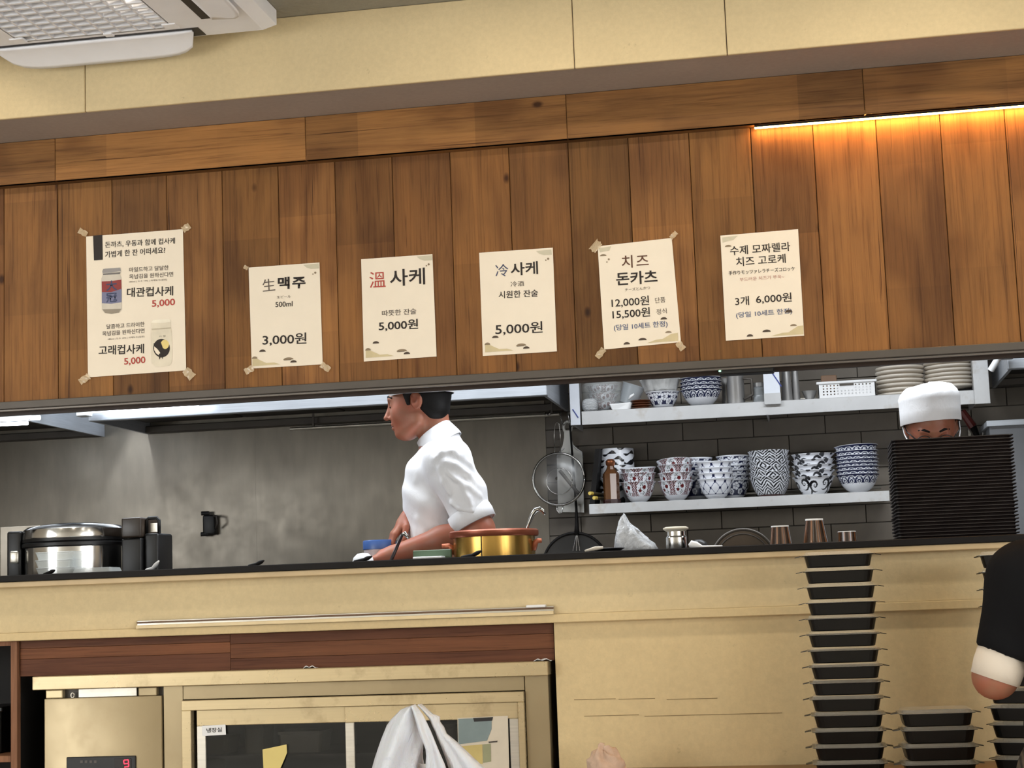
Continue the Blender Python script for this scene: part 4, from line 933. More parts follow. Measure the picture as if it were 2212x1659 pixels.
for (px, py), lab in (((1275, 1066), 'upper'), ((1284, 1076), 'lower')):
    c = at(px, py, 1.91); zc = max(c.z, ZL+0.0075)
    t = thing('bamboo_rod', '%s of two bamboo rods with yellow ends beside the amber bottle' % lab, 'rod', (c.x, 1.96, ZL), 'bamboo rods')
    MB().tube([(c.x+0.008, 1.915, zc), (c.x+0.05, 2.08, zc)], 0.0065, 10).build('shaft', M['rodk'], t, world=True, smooth=True, angle=40)
    MB().tube([(c.x, 1.895, zc), (c.x+0.008, 1.918, zc)], 0.0072, 10).build('end', M['rodw'], t, world=True, smooth=True, angle=40)
# right end: steel cabinet, red-handled tool, knife strip
a_ = at(2131, 915, 1.9); b_ = at(2300, 905, 1.9)
t = thing('steel_cabinet', 'grey steel cabinet with a bright top edge behind the trays', 'cabinet', (a_.x+0.2, 2.0, 0))
MB().box(a_.x+0.01, b_.x+0.3, 1.91, YB-0.01, 0.0, a_.z-0.012).build('body', steel('cabinet_steel', (120, 122, 126), 0.45, (1, 1, 1), 0.6), t, world=True)
MB().box(a_.x, b_.x+0.31, 1.895, YB-0.01, a_.z-0.012, a_.z+0.010, 0.002).build('top_edge', M['steelh'], t, world=True)
a_, b_ = at(2078, 888, 2.12), at(2102, 922, 2.12)
t = thing('red_handled_tool', 'tool with a dark red handle hanging behind the capped cook', 'tool', (b_.x, 2.12, b_.z))
MB().tube([a_, b_], [0.014, 0.017], 8).build('handle', plain('dark_red', (104, 34, 28), 0.45), t, world=True, smooth=True, angle=40)
MB().tube([b_, at(2112, 945, 2.12), at(2114, 990, 2.12)], [0.014, 0.01, 0.01], 8).build('neck', M['blackm'], t, world=True, smooth=True)
MB().tube([a_, (a_.x-0.01, YB-0.012, a_.z+0.03)], 0.004, 6).build('peg', M['wire'], t, world=True)
a_, b_ = at(2084, 945, 2.15), at(2128, 930, 2.15)
t = thing('knife_strip', 'dark knife strip on the tiles beside the steel cabinet', 'knife rack', (a_.x, 2.17, a_.z))
MB().box(a_.x, b_.x, 2.16, YB-0.009, a_.z-0.04, a_.z, 0.002).build('strip', M['blackm'], t, world=True)
for px in (2094, 2124): p = at(px, 925, 2.15); MB().box(p.x-0.006, p.x+0.006, 2.15, 2.16, p.z-0.12, p.z, 0.001).build('blade', M['wire'], t, world=True)
# ================================================================== worktable, cooker and pots behind the counter
WT = 0.93
t = thing('worktable', 'stainless worktable behind the counter, carrying the cooker and pot', 'table', (-1.5, 0.62, 0))
MB().box(-3.4, -0.05, 0.39, 0.84, WT-0.03, WT, 0.002).build('tabletop', M['steel'], t, world=True)
for x_ in (-3.35, -1.7, -0.10):
    for y_ in (0.43, 0.76): MB().tube([(x_, y_, 0), (x_, y_, WT-0.03)], 0.018, 10).build('leg', M['steel'], t, world=True, smooth=True, angle=40)
# rice cooker
RY = 0.60
def rc(px, py, y=RY): return at(px, py, y)
cx = rc(163, 1160).x; RR = 116*mpp(RY)
z1, z2, z3, z4 = rc(163, 1181).z, rc(163, 1163).z, rc(163, 1150).z, rc(163, 1142).z
t = thing('rice_cooker', 'large steel and black rice cooker at the left of the kitchen', 'rice cooker', (cx, RY, WT))
M['mirror'] = steel('polished_steel', (196, 194, 190), 0.14, (1, 1, 1), 1.0, 0.05)
MB().lathe([(0, WT), (RR*0.93, WT), (RR*0.96, WT+0.02), (RR*0.97, z1)], 64, (cx, RY, 0)).build('body', M['mirror'], t, world=True, smooth=True, angle=40)
MB().lathe([(RR*0.97, z1-0.004), (RR*1.01, z1), (RR*1.01, z1+0.010), (RR*0.985, z1+0.013), (RR*1.0, z1+0.016), (RR*1.0, z2)], 64, (cx, RY, 0)).build('black_band', M['black'], t, world=True, smooth=True, angle=30)
MB().lathe([(RR*1.0, z2-0.002), (RR*1.005, z2+0.004), (RR*0.985, z3+0.008), (RR*0.90, z4+0.006), (RR*0.5, z4+0.016), (0, z4+0.018)], 64, (cx, RY, 0)).build('lid', M['mirror'], t, world=True, smooth=True, angle=40)
a_, b_ = rc(26, 1236, RY-0.05), rc(50, 1148, RY-0.05)
o = MB().rbox(a_.x, b_.x+0.01, RY-0.09, RY+0.03, a_.z-0.06, b_.z, 0.008).build('side_handle', M['black'], t, world=True, smooth=True, angle=40)
a_, b_ = rc(24, 1218, RY-0.09), rc(43, 1190, RY-0.09)
MB().rbox(a_.x, b_.x, RY-0.105, RY-0.088, a_.z, b_.z, 0.006).build('latch', M['alu'], o, world=True, smooth=True, angle=40)
a_, b_ = rc(273, 1236, RY-0.06), rc(312, 1118, RY-0.06); mz = rc(290, 1163, RY-0.06).z
M['brownk'] = plain('brown_black_plastic', (58, 48, 40), 0.35)
hb = MB().rbox(a_.x, b_.x+0.004, RY-0.10, RY+0.06, mz+0.001, b_.z, 0.006).build('hinge_housing', M['brownk'], t, world=True, smooth=True, angle=40)
MB().rbox(a_.x, b_.x+0.004, RY-0.10, RY+0.06, a_.z-0.08, mz-0.001, 0.006).build('hinge_housing', M['black'], t, world=True, smooth=True, angle=40)
c_ = rc(346, 1118, RY-0.06)
MB().rbox(b_.x+0.005, c_.x, RY-0.08, RY+0.05, a_.z-0.06, rc(330, 1152, RY-0.06).z, 0.008).build('socket_block', M['black'], t, world=True, smooth=True, angle=40)
zt = rc(330, 1119, RY-0.06).z; zb_ = rc(330, 1153, RY-0.06).z
MB().tube([(b_.x+0.008, RY-0.06, zb_), (b_.x+0.008, RY-0.06, zt-0.006), (b_.x+0.014, RY-0.06, zt), (c_.x-0.012, RY-0.06, zt), (c_.x-0.004, RY-0.06, zt-0.008), (c_.x-0.004, RY-0.06, zb_)], 0.006, 8).build('carry_handle', M['black'], t, world=True, smooth=True)
MB().box(b_.x+0.016, c_.x-0.014, RY-0.05, RY-0.045, zb_+0.006, zt-0.016).build('window', M['alu'], hb, world=True)
# steel splash plate behind the cooker
a_, b_ = at(2, 1240, 0.79), at(200, 1130, 0.79)
one('splash_plate', MB().box(a_.x, b_.x, 0.785, 0.792, WT, b_.z, 0.001), M['steelw'], 'grey steel plate standing behind the rice cooker', 'plate', (a_.x+0.1, 0.79, WT))
# clear boxes on the counter in front of the cooker
a_, b_ = at(90, 1235, 0.12), at(174, 1232, 0.12); cx = (a_.x+b_.x)/2; w_ = b_.x-a_.x
gm = tray_loft([(w_*0.9, 0.085, 0.012, 0), (w_*0.98, 0.095, 0.012, 0.018), (w_, 0.10, 0.012, 0.021), (w_, 0.10, 0.012, 0.0225), (w_*0.95, 0.09, 0.012, 0.022)]).mesh('clear_box'); gm.materials.append(M['glass'])
for i in range(3): put('clear_box', gm, (cx+random.uniform(-.002, .002), 0.12, CT+i*0.0232), 'clear plastic box before the rice cooker, %s of three' % ['lowest', 'middle', 'topmost'][i], 'box', 'clear boxes on the counter')
a_, b_ = at(168, 1236, 0.10), at(253, 1233, 0.10); w_ = b_.x-a_.x
one('clear_tray', tray_loft([(w_, 0.09, 0.01, 0), (w_, 0.09, 0.01, 0.003), (w_*0.94, 0.08, 0.01, 0.016), (w_*0.9, 0.075, 0.01, 0.017)]).bm(bmesh.new()), M['glass'], 'shallow clear tray beside the clear boxes', 'tray', (0, 0, 0)).location = ((a_.x+b_.x)/2, 0.10, CT)
# spoons whose tips curl above the counter edge
def tip(px, py, lean, label, mat='blackm', hgt=1.0):
    p = at(px, py, -0.03); zt = max(p.z, CT+0.010)
    b0 = Vector((p.x-0.075*lean, 0.06, CT+0.004)); b1 = Vector((p.x-0.03*lean, 0.0, CT+0.006)); b2 = Vector((p.x, -0.03, zt))
    pts = [b0.lerp(b1, i/6) for i in range(6)]+[b1.lerp(b2, i/6) for i in range(7)]
    rs = [0.003+0.002*i/6 for i in range(6)]+[0.005+0.0015*math.sin(i/6*math.pi)-0.0028*(i/6)**2 for i in range(7)]
    return one('serving_spoon', MB().tube(pts, rs, 10), M[mat], label, 'spoon', (p.x, 0.02, CT), smooth=True)
tip(118, 1232, 1, 'black spoon tip before the clear boxes on the counter edge')
tip(343, 1212, 1, 'white spoon with curled handle beside the rice cooker', 'white')
tip(570, 1211, 1, 'black spoon tip left of the blue-lidded tub on the counter edge')
tip(803, 1202, 1, 'black spoon tip right under the blue-lidded tub')
tip(1040, 1190, 1, 'black spoon tip in front of the brass pot')
# blue-lidded tub, white bowl, black-handled ladle, green board
TY = 0.785
a_, b_ = at(786, 1185, TY), at(856, 1183, TY); cx = (a_.x+b_.x)/2; r_ = (b_.x-a_.x)/2; z0, z1 = at(820, 1186, TY).z, at(820, 1167, TY).z
t = thing('plastic_tub', 'white tub with a blue lid under the hand of the cook in profile', 'tub', (cx, TY, WT))
MB().lathe([(0, WT), (r_*0.82, WT), (r_*0.86, WT+0.01), (r_*0.97, z0)], 40, (cx, TY, 0)).build('body', plain('tub_white', (206, 198, 200), 0.4, var=0.03), t, world=True, smooth=True, angle=40)
MB().lathe([(r_*0.98, z0-0.002), (r_*1.02, z0), (r_*1.02, z1-0.004), (r_*0.98, z1), (0, z1+0.001)], 40, (cx, TY, 0)).build('lid', plain('lid_blue', (70, 104, 168), 0.35, var=0.04), t, world=True, smooth=True, angle=40)
c_ = at(784, 1200, 0.5); r2 = 0.035; zt = at(784, 1196, 0.5).z
one('white_bowl', MB().lathe([(0, WT), (r2*0.8, WT), (r2, WT+0.02), (r2, zt-0.03), (r2*0.86, zt-0.012), (r2*0.5, zt), (0, zt+0.002)], 32, (c_.x, 0.5, 0)), M['white'], 'small white pot left of the blue-lidded tub', 'pot', (c_.x, 0.5, WT), smooth=True, angle=40)
LY = 0.45
t = thing('ladle', 'ladle with a slanting black handle between the tub and the arm', 'ladle', at(845, 1210, LY)[:])
pl, pu = at(846, 1208, LY), at(868, 1156, LY); dn = pl+(pl-pu)*1.0; sc_ = (pl.z-WT)/(pu.z-pl.z); foot_ = pl+(pl-pu)*sc_*0.96
MB().tube([foot_, pl, pu], [0.005, 0.0055, 0.0055], 8).build('handle', plain('dark_plum_handle', (40, 26, 28), 0.35), t, world=True, smooth=True)
MB().tube([pu, at(874, 1152, LY), at(882, 1162, LY)], [0.005, 0.008, 0.004], 8).build('hook_end', M['wire'], t, world=True, smooth=True)
MB().lathe([(0, -0.018), (0.02, -0.012), (0.028, 0.0), (0.026, 0.0), (0.018, -0.010), (0, -0.015)], 20, (foot_.x, foot_.y, WT+0.02)).build('bowl', M['wire'], t, world=True, smooth=True)
a_, b_ = at(893, 1200, 0.46), at(975, 1186, 0.46)
one('green_board', MB().box(a_.x, b_.x, 0.455, 0.47, WT, b_.z, 0.002), plain('green_plastic', (88, 110, 84), 0.5), 'green board standing behind the counter below the cook', 'board', (a_.x+0.05, 0.46, WT))
a_, b_ = at(893, 1204, 0.41), at(956, 1200, 0.41)
one('white_tray', MB().box(a_.x, b_.x, 0.40, 0.45, WT, b_.z-0.001, 0.002), M['white'], 'white tray edge in front of the green board', 'tray', (a_.x+0.05, 0.42, WT))
# brass pot with copper rim
PY = 0.525
def po(px, py, y=PY): return at(px, py, y)
cx = po(1067, 1160).x; r_ = 95*mpp(PY); zr, zr0 = po(1067, 1142, PY-r_).z, po(1067, 1157, PY-r_).z
t = thing('brass_pot', 'wide brass pot with a copper rim and copper handles', 'pot', (cx, PY, WT))
k = NT('brass'); n_ = k.noise(k.coord((30, 30, 1)), 1.0, 4, 0.6); k.bs(Base_Color=k.mix(1.0, lin((196, 158, 84)), k.ramp(n_, [(0.3, (0.62, 0.55, 0.45, 1)), (0.7, grey(1.12))]), 'MULTIPLY'), Metallic=0.85, Roughness=0.25); M['brass'] = k.m
M['copperd'] = plain('copper_rim', (150, 82, 58), 0.35, 0.5, 0.12); M['coppero'] = plain('orange_copper', (204, 116, 82), 0.4, 0.3, 0.1)
MB().lathe([(0, WT), (r_*0.9, WT), (r_*0.93, WT+0.01), (r_*0.93, zr0+0.004), (r_*0.90, zr0+0.004), (r_*0.90, WT+0.015), (0, WT+0.012)], 72, (cx, PY, 0)).build('body', M['brass'], t, world=True, smooth=True, angle=40)
MB().lathe([(r_*0.90, zr0), (r_*1.0, zr0), (r_*1.02, zr0+0.004), (r_*1.02, zr-0.004), (r_*0.99, zr), (r_*0.90, zr)], 72, (cx, PY, 0), close=True).build('rim', M['copperd'], t, world=True, smooth=True, angle=35)
MB().box(cx-0.001-r_*0.12, cx+0.001-r_*0.12, PY-r_*0.937, PY-r_*0.9, WT+0.012, zr0).build('seam', M['dark'], t, world=True)
for s_, px, py in ((-1, 958, 1180), (1, 1172, 1168)):
    q = at(px, py, PY); zz = q.z; x0 = cx+s_*r_*0.92
    MB().tube([(x0, PY-0.02, zz-0.028), (x0+s_*0.008, PY-0.02, zz-0.004), (x0+s_*0.014, PY-0.02, zz), (q.x, PY-0.02, zz)], [0.009, 0.009, 0.008, 0.007], 10).build('handle', M['coppero'], t, world=True, smooth=True)
# ladle standing in the pot
q = [at(*p, 0.55) for p in ((1120, 1170), (1139, 1138), (1150, 1112), (1157, 1102), (1166, 1099), (1173, 1103), (1177, 1112))]
q[0] = Vector((cx+0.02, 0.55, WT+0.05))
one('steel_ladle', MB().tube(q, [0.006, 0.0045, 0.007, 0.009, 0.008, 0.006, 0.004], 10), M['mirror'], 'bright steel ladle with hooked end standing in the brass pot', 'ladle', q[0][:], smooth=True)
# crumpled plastic bag
BY_ = 0.22
def bv(px, py): return at(px, py, BY_)
out = [((1325, 1187), (1424, 1187)), ((1328, 1165), (1416, 1178)), ((1330, 1148), (1403, 1165)), ((1334, 1137), (1391, 1154)), ((1337, 1128), (1376, 1144)), ((1341, 1119), (1361, 1131)), ((1346, 1113), (1350, 1116))]
rows = []
for j, (l_, r2) in enumerate(out):
    A_, B_ = bv(*l_), bv(*r2); cxx = (A_.x+B_.x)/2; hw = (B_.x-A_.x)/2; zz = (A_.z+B_.z)/2 if j else CT+0.002; tl = (B_.z-A_.z)/2 if j else 0
    rw = []
    for i in range(40):
        g = 2*math.pi*i/40; rr = 1+0.10*math.sin(5*g+j)+0.07*math.sin(9*g-2*j)+0.05*math.sin(14*g+3*j)
        rw.append((cxx+hw*math.cos(g)*(rr if abs(math.cos(g)) < 0.8 else 1.0), BY_+hw*0.7*math.sin(g)*rr, zz+tl*math.cos(g)+(0.004*math.sin(7*g+j*2) if j else 0)))
    rows.append(rw)
mb = MB().loft(rows, True); mb.f.append(tuple(range(40))); mb.f.append(tuple(range(len(mb.v)-40, len(mb.v)))); crumple(mb, 0.0022, 140, 1)
mb.v = [(x, y, max(z, CT+0.001)) for x, y, z in mb.v]
k = NT('crumpled_plastic'); n_ = k.noise(k.coord((1, 1, 1)), 38, 6, 0.7, 1.5); k.bump(n_, 1.0, 0.012); k.bs(Base_Color=lin((236, 240, 246)), Roughness=0.16, Alpha=k.ramp(n_, [(0.35, grey(0.55)), (0.6, grey(0.95))])); M['crumple'] = k.m
one('plastic_bag', mb, M['crumple'], 'crumpled clear plastic bag peaked like a tent on the counter', 'bag', (bv(1375, 1180).x, BY_, CT), smooth=True)
# steel shaker, white spoon and black lid
a_, b_ = at(1437, 1180, 0.2), at(1486, 1180, 0.2); cx = (a_.x+b_.x)/2; r_ = (b_.x-a_.x)/2
t = thing('steel_shaker', 'steel canister with a pale flared lid beside the plastic bag', 'canister', (cx, 0.2, CT)); zt = at(1460, 1138, 0.2).z; h = zt-CT
MB().lathe([(0, CT), (r_*0.92, CT), (r_*0.95, CT+0.004), (r_*0.95, CT+h*0.55), (r_*0.82, CT+h*0.62), (r_*0.82, CT+h*0.82)], 36, (cx, 0.2, 0)).build('body', M['mirror'], t, world=True, smooth=True, angle=35)
MB().lathe([(r_*0.84, CT+h*0.80), (r_*1.12, CT+h*0.90), (r_*1.14, CT+h*0.95), (r_*0.9, CT+h), (0, CT+h*1.02)], 36, (cx, 0.2, 0)).build('lid', plain('cream_lid', (222, 212, 192), 0.4), t, world=True, smooth=True, angle=35)
a_, b_ = at(1494, 1177, 0.15), at(1525, 1160, 0.15)
one('black_dome_lid', MB().lathe([(0.026, CT), (0.027, CT+0.006), (0.022, CT+0.020), (0.010, CT+0.028), (0, CT+0.029)], 28, (at(1509, 1170, 0.17).x, 0.17, 0)), M['black'], 'small black dome lid beside the steel canister', 'lid', (at(1509, 1170, 0.17).x, 0.17, CT), smooth=True)
p0 = at(1494, 1176, 0.10)
one('white_spoon', MB().tube([(p0.x-0.008, 0.10, CT+0.010), (p0.x, 0.10, CT+0.013), (p0.x+0.014, 0.10, CT+0.010), (p0.x+0.03, 0.10, CT+0.005), (p0.x+0.085, 0.10, CT+0.004)], [0.004, 0.012, 0.010, 0.004, 0.0035], 12), M['white'], 'white soup spoon lying before the small black lid', 'spoon', (p0.x, 0.10, CT), smooth=True)
# round lids standing further back
c_ = at(1606, 1212, 0.55); r_ = 66*mpp(0.55)
t = thing('round_pan_lid', 'large round brown pan lid standing behind the cups', 'lid', (c_.x, 0.55, WT))
def disc(c_, r1, r0, y0, y1):
    mb = MB(); n = 60
    return mb.loft([[(c_.x+q*math.cos(a_), y, c_.z+q*math.sin(a_)) for a_ in np.linspace(0, 2*math.pi, n+1)[:-1]] for q, y in ((r0, y0), (r1, y0), (r1, y1), (r0, y1))], True)
MB().tube(ringpts(c_, r_, 0.55), 0.005, 8).build('rim', M['dkmetal'], t, world=True, smooth=True)
mb = disc(c_, r_*0.97, 0.001, 0.548, 0.556); mb.build('plate', plain('brown_lid', (104, 90, 76), 0.4), t, world=True)
MB().tube(ringpts(c_, r_*0.86, 0.545), 0.002, 6).build('groove', M['dkmetal'], t, world=True, smooth=True)
MB().box(c_.x-0.05, c_.x+0.05, 0.53, 0.57, WT, c_.z-r_+0.004).build('rest', M['dkmetal'], t, world=True)
c_ = at(1312, 1184, 0.12)
t = thing('dark_dish', 'dark shallow dish with a pale spoon at the left of the plastic bag', 'dish', (c_.x, 0.12, CT))
MB().lathe([(0, CT), (0.03, CT), (0.034, CT+0.004), (0.05, CT+0.012), (0.048, CT+0.013), (0.03, CT+0.007), (0, CT+0.006)], 32, (c_.x, 0.12, 0)).build('dish', M['black'], t, world=True, smooth=True, angle=40)
q = at(1286, 1183, 0.06); MB().tube([(q.x-0.03, 0.06, CT+0.006), (q.x, 0.06, CT+0.012), (q.x+0.02, 0.07, CT+0.014)], [0.003, 0.006, 0.004], 8).build('spoon', plain('pale_spoon', (206, 196, 180), 0.5), t, world=True, smooth=True)
# three upturned cups
def cup(pt0, pt1, pb0, pb1, yt, label, Y=0.06):
    A_, B_ = at(pt0, yt, Y), at(pt1, yt, Y); cx = (A_.x+B_.x)/2; rt = (B_.x-A_.x)/2
    C_, D_ = at(pb0, 1172, Y), at(pb1, 1170, Y); rb = (D_.x-C_.x)/2; zt = at((pt0+pt1)/2, yt, Y-rt).z; h = zt-CT
    t = thing('bronze_cup', label, 'cup', (cx, Y, CT), 'upturned bronze cups')
    n = 64; mb = MB(); prof = [(rb, CT), (rb*0.99, CT+0.003)]+[(rb+(rt*0.96-rb)*v, CT+h*v*0.93) for v in (0.2, 0.4, 0.6, 0.8, 1.0)]+[(rt*0.8, CT+h*0.94)]
    mb.lathe(prof, n, (cx, Y, 0)); P_ = np.array(mb.v); th = np.arctan2(P_[:, 1]-Y, P_[:, 0]-cx)
    s_ = (np.sin(th*9)*0.6+np.sin(th*23+1)*0.4); dk, lt = np.array(lin((48, 34, 26))[:3]), np.array(lin((150, 104, 72))[:3]); f_ = np.clip((s_-0.25)*2.2, 0, 1)[:, None]
    cols = np.concatenate([dk*(1-f_)+lt*f_, np.ones((len(P_), 1))], 1)
    mb.build('wall', vcol('bronze_glaze', 0.22), t, world=True, smooth=True, angle=40, cols=cols)
    MB().lathe([(rt*0.80, zt-h*0.07), (rt*0.98, zt-h*0.07), (rt*1.0, zt-0.002), (rt*0.97, zt), (rt*0.80, zt)], 48, (cx, Y, 0), close=True).build('foot_ring', M['white'], t, world=True, smooth=True, angle=40)
cup(1665, 1704, 1661, 1709, 1135, 'upturned bronze-striped cup, leftmost of three on the counter')
cup(1739, 1778, 1734, 1789, 1120, 'tallest upturned bronze-striped cup, flared at the bottom')
cup(1809, 1849, 1810, 1850, 1147, 'shortest upturned bronze cup, next to the trays')
# ================================================================== pile of trays
TYF = 0.02; A_, B_ = at(1932, 1060, TYF), at(2197, 1045, TYF); tw = B_.x-A_.x; ztop = at(1930, 948, TYF).z; NTR = 29; pit = (ztop-CT-0.003)/NTR
td = 0.30
k = NT('tray_lacquer'); n_ = k.noise(k.coord(), 30, 3); k.bs(Base_Color=k.mix(n_, lin((20, 13, 12)), lin((32, 22, 19))), Roughness=0.42); M['trayl'] = k.m
secs = [(tw-0.020, td-0.020, 0.010, 0.0), (tw-0.016, td-0.016, 0.010, pit*0.45), (tw-0.002, td-0.002, 0.012, pit*0.62), (tw, td, 0.012, pit*0.75), (tw, td, 0.012, pit*0.97), (tw-0.010, td-0.010, 0.010, pit*0.97), (tw-0.022, td-0.022, 0.009, pit*0.3)]
tme = tray_loft(secs).mesh('serving_tray'); tme.materials.append(M['trayl'])
for i in range(NTR):
    k_ = NTR-1-i
    put('serving_tray', tme, ((A_.x+B_.x)/2+random.uniform(-.0012, .0012), TYF+td/2+random.uniform(-.0012, .0012), CT+0.001+i*pit), 'dark brown serving tray in the tall pile on the counter, %s' % from_top(k_), 'tray', 'pile of serving trays', (0, 0, random.uniform(-.003, .003)))
# ================================================================== below the counter: recess, panel, cabinet, fridge
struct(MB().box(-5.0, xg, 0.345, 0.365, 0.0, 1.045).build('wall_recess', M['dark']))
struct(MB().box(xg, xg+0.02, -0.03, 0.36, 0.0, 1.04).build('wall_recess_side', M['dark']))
FY = -0.02
def fz(px, py, y=FY): return at(px, py, y)
# rail for order slips
a_, b_ = at(296, 1352, -0.062), at(1196, 1315, -0.062); zc = (a_.z+b_.z)/2
t = thing('ticket_rail', 'long pale slip rail fixed along the counter front', 'rail', ((a_.x+b_.x)/2, -0.055, zc))
MB().box(a_.x, b_.x, -0.062, -0.0505, zc-0.012, zc+0.011, 0.001).build('backing', M['alu'], t, world=True)
MB().box(a_.x, b_.x, -0.066, -0.062, zc+0.003, zc+0.008, 0.001).build('dark_groove', plain('rail_brown', (104, 78, 56), 0.5), t, world=True)
MB().box(a_.x, b_.x, -0.072, -0.062, zc-0.012, zc-0.002, 0.0015).build('lower_lip', plain('rail_cream', (226, 204, 160), 0.4), t, world=True)
c_ = at(1158, 1305, -0.064); MB().rbox(c_.x-0.027, c_.x+0.027, -0.074, -0.0505, zc+0.008, zc+0.016, 0.003).build('end_clip', M['white'], t, world=True, smooth=True, angle=40)
# walnut panel in glued strips
x0 = fz(44, 1400).x; x1 = xg-0.003; zt = 1.046; zb_ = fz(560, 1446).z
wp = thing('walnut_panel', 'brown glued-strip wooden panel between counter and fridge', 'panel', ((x0+x1)/2, -0.01, zb_))
xj = fz(498, 1405).x; h = zt-zb_
def strip(xa, xb, za, zb2, t_):
    o = MB().box(xa+0.0004, xb-0.0004, -0.022, -0.002, za+0.0003, zb2-0.0003, 0.0006).build('wood_strip', M['walnut'], wp, world=True); o.color = t_
DKc, ORc = (0.72, 0.68, 0.68, 1), (1.15, 1.08, 0.95, 1)
strip(x0, xj, zt-h*0.22, zt, DKc); strip(x0, xj, zt-h*0.52, zt-h*0.22, ORc); strip(x0, xj, zb_, zt-h*0.52, (0.82, 0.76, 0.76, 1))
strip(xj, x1, zt-h*0.28, zt, DKc); strip(xj, x1, zt-h*0.68, zt-h*0.28, (1.05, 1.0, 0.9, 1)); strip(xj, x1, zb_, zt-h*0.68, (0.8, 0.74, 0.74, 1))
# open wooden cabinet at the left
cx1 = fz(42, 1500).x; cx0 = fz(28, 1500).x
t = thing('open_cabinet', 'brown wooden cabinet with dark open shelves at the left edge', 'cabinet', (cx1-0.3, 0.1, 0))
MB().box(cx0, cx1, -0.035, -0.012, 0, 1.046, 0.001).build('side_board', M['cabwood'], t, world=True)
MB().box(cx0, cx1, -0.012, 0.30, 0, 1.04).build('inner_board', M['dark'], t, world=True)  # dark panel standing in for the shade in the gap beside the fridge
MB().box(-3.3, cx0, -0.035, 0.30, 1.034, 1.046).build('top_board', M['cabwood'], t, world=True)
zz = fz(10, 1632).z; MB().box(-3.3, cx0, -0.035, 0.30, zz-0.018, zz, 0.001).build('shelf_board', M['cabwood'], t, world=True)
MB().box(-3.3, -3.28, -0.035, 0.30, 0, 1.034).build('side_board', M['cabwood'], t, world=True)
MB().box(-3.28, cx0, 0.285, 0.30, 0, 1.034).build('back_board', M['dark'], t, world=True)
c_ = fz(5, 1560, 0.1); one('dark_bottle_crate', MB().box(c_.x-0.12, c_.x+0.02, 0.05, 0.2, zz, zz+0.13, 0.004).box(c_.x-0.12, c_.x+0.03, 0.04, 0.21, zz+0.12, zz+0.135, 0.003), M['black'], 'black crate inside the open cabinet', 'crate', (c_.x, 0.12, zz))
# --- fridge
fx0 = fz(71, 1480, -0.06).x; fx1 = fz(1184, 1440, -0.06).x; ftz = fz(600, 1446, -0.065).z; fbz = fz(600, 1476, -0.065).z
fr_ = thing('glass_door_fridge', 'stainless under-counter fridge with glass doors and a control panel', 'fridge', ((fx0+fx1)/2, 0.1, 0))
M['fsteel'] = steel('fridge_steel', (172, 154, 120), 0.38, (1, 1, 1), 0.55, 0.06, 0.15); M['fbright'] = steel('fridge_bright', (206, 186, 146), 0.3, (1, 30, 30), 0.5, 0.05, 0.45)
MB().box(fx0, fx1, -0.065, 0.33, fbz, ftz, 0.002).build('top_slab', M['fbright'], fr_, world=True)
dx0, dx1 = fz(96, 1520, -0.05).x, fz(349, 1510, -0.05).x; dzt = fz(220, 1506, -0.05).z
MB().box(dx0+0.004, dx1, -0.03, 0.33, 0.05, fbz, 0.001).build('motor_body', M['dkmetal'], fr_, world=True)
door = MB().rbox(dx0, dx1, -0.052, -0.03, 0.06, dzt, 0.003, 2).build('motor_door', M['fsteel'], fr_, world=True, smooth=True, angle=40)
for pxa, pxb, m_ in ((100, 137, 'fbright'), (300, 340, 'fsteel')):
    p_, q_ = fz(pxa, 1500, -0.045), fz(pxb, 1498, -0.045); MB().rbox(p_.x, q_.x, -0.05, -0.03, dzt, fbz-0.001, 0.003, 2).build('hinge', M[m_], fr_, world=True)
p_, q_ = fz(170, 1500, -0.04), fz(295, 1498, -0.04); MB().box(p_.x, q_.x, -0.04, -0.03, dzt+0.001, fbz-0.002).build('bracket', M['alu'], fr_, world=True)
p_ = fz(157, 1502, -0.045); MB().tube([(p_.x+0.005*math.cos(a_), -0.045, p_.z+0.007*math.sin(a_)) for a_ in np.linspace(0, 2*math.pi, 13)], 0.0022, 6).build('cam_ring', M['alu'], fr_, world=True, smooth=True)
p_, q_ = fz(144, 1700, -0.054), fz(294, 1632, -0.054)
pnl = MB().rbox(p_.x, q_.x, -0.057, -0.050, p_.z, q_.z, 0.003, 2).build('control_panel', M['black'], fr_, world=True)
p_, q_ = fz(247, 1662, -0.058), fz(283, 1638, -0.058)
MB().box(p_.x, q_.x, -0.0585, -0.0565, p_.z-0.02, q_.z, 0.0005).build('display', plain('display_grey', (36, 30, 30), 0.2), pnl, world=True)
red = emit('red_digit', (255, 40, 60), 5.0)
def seg(pa, pb): 
    A_, B_ = fz(*pa, -0.0592), fz(*pb, -0.0592); return MB().tube([A_, B_], 0.0013, 5).build('digit_segment', red, pnl, world=True)
for s_ in (((268, 1642), (277, 1641)), ((267, 1643), (268, 1649)), ((277, 1642), (278, 1648)), ((268, 1650), (277, 1649)), ((278, 1650), (278, 1656)), ((269, 1657), (278, 1656))): seg(*s_)
for px in (176, 186, 196, 206): p_ = fz(px, 1645, -0.0575); MB().box(p_.x-0.004, p_.x+0.004, -0.0578, -0.0565, p_.z-0.004, p_.z+0.003).build('faint_mark', plain('faint_print', (84, 78, 74), 0.5), pnl, world=True)
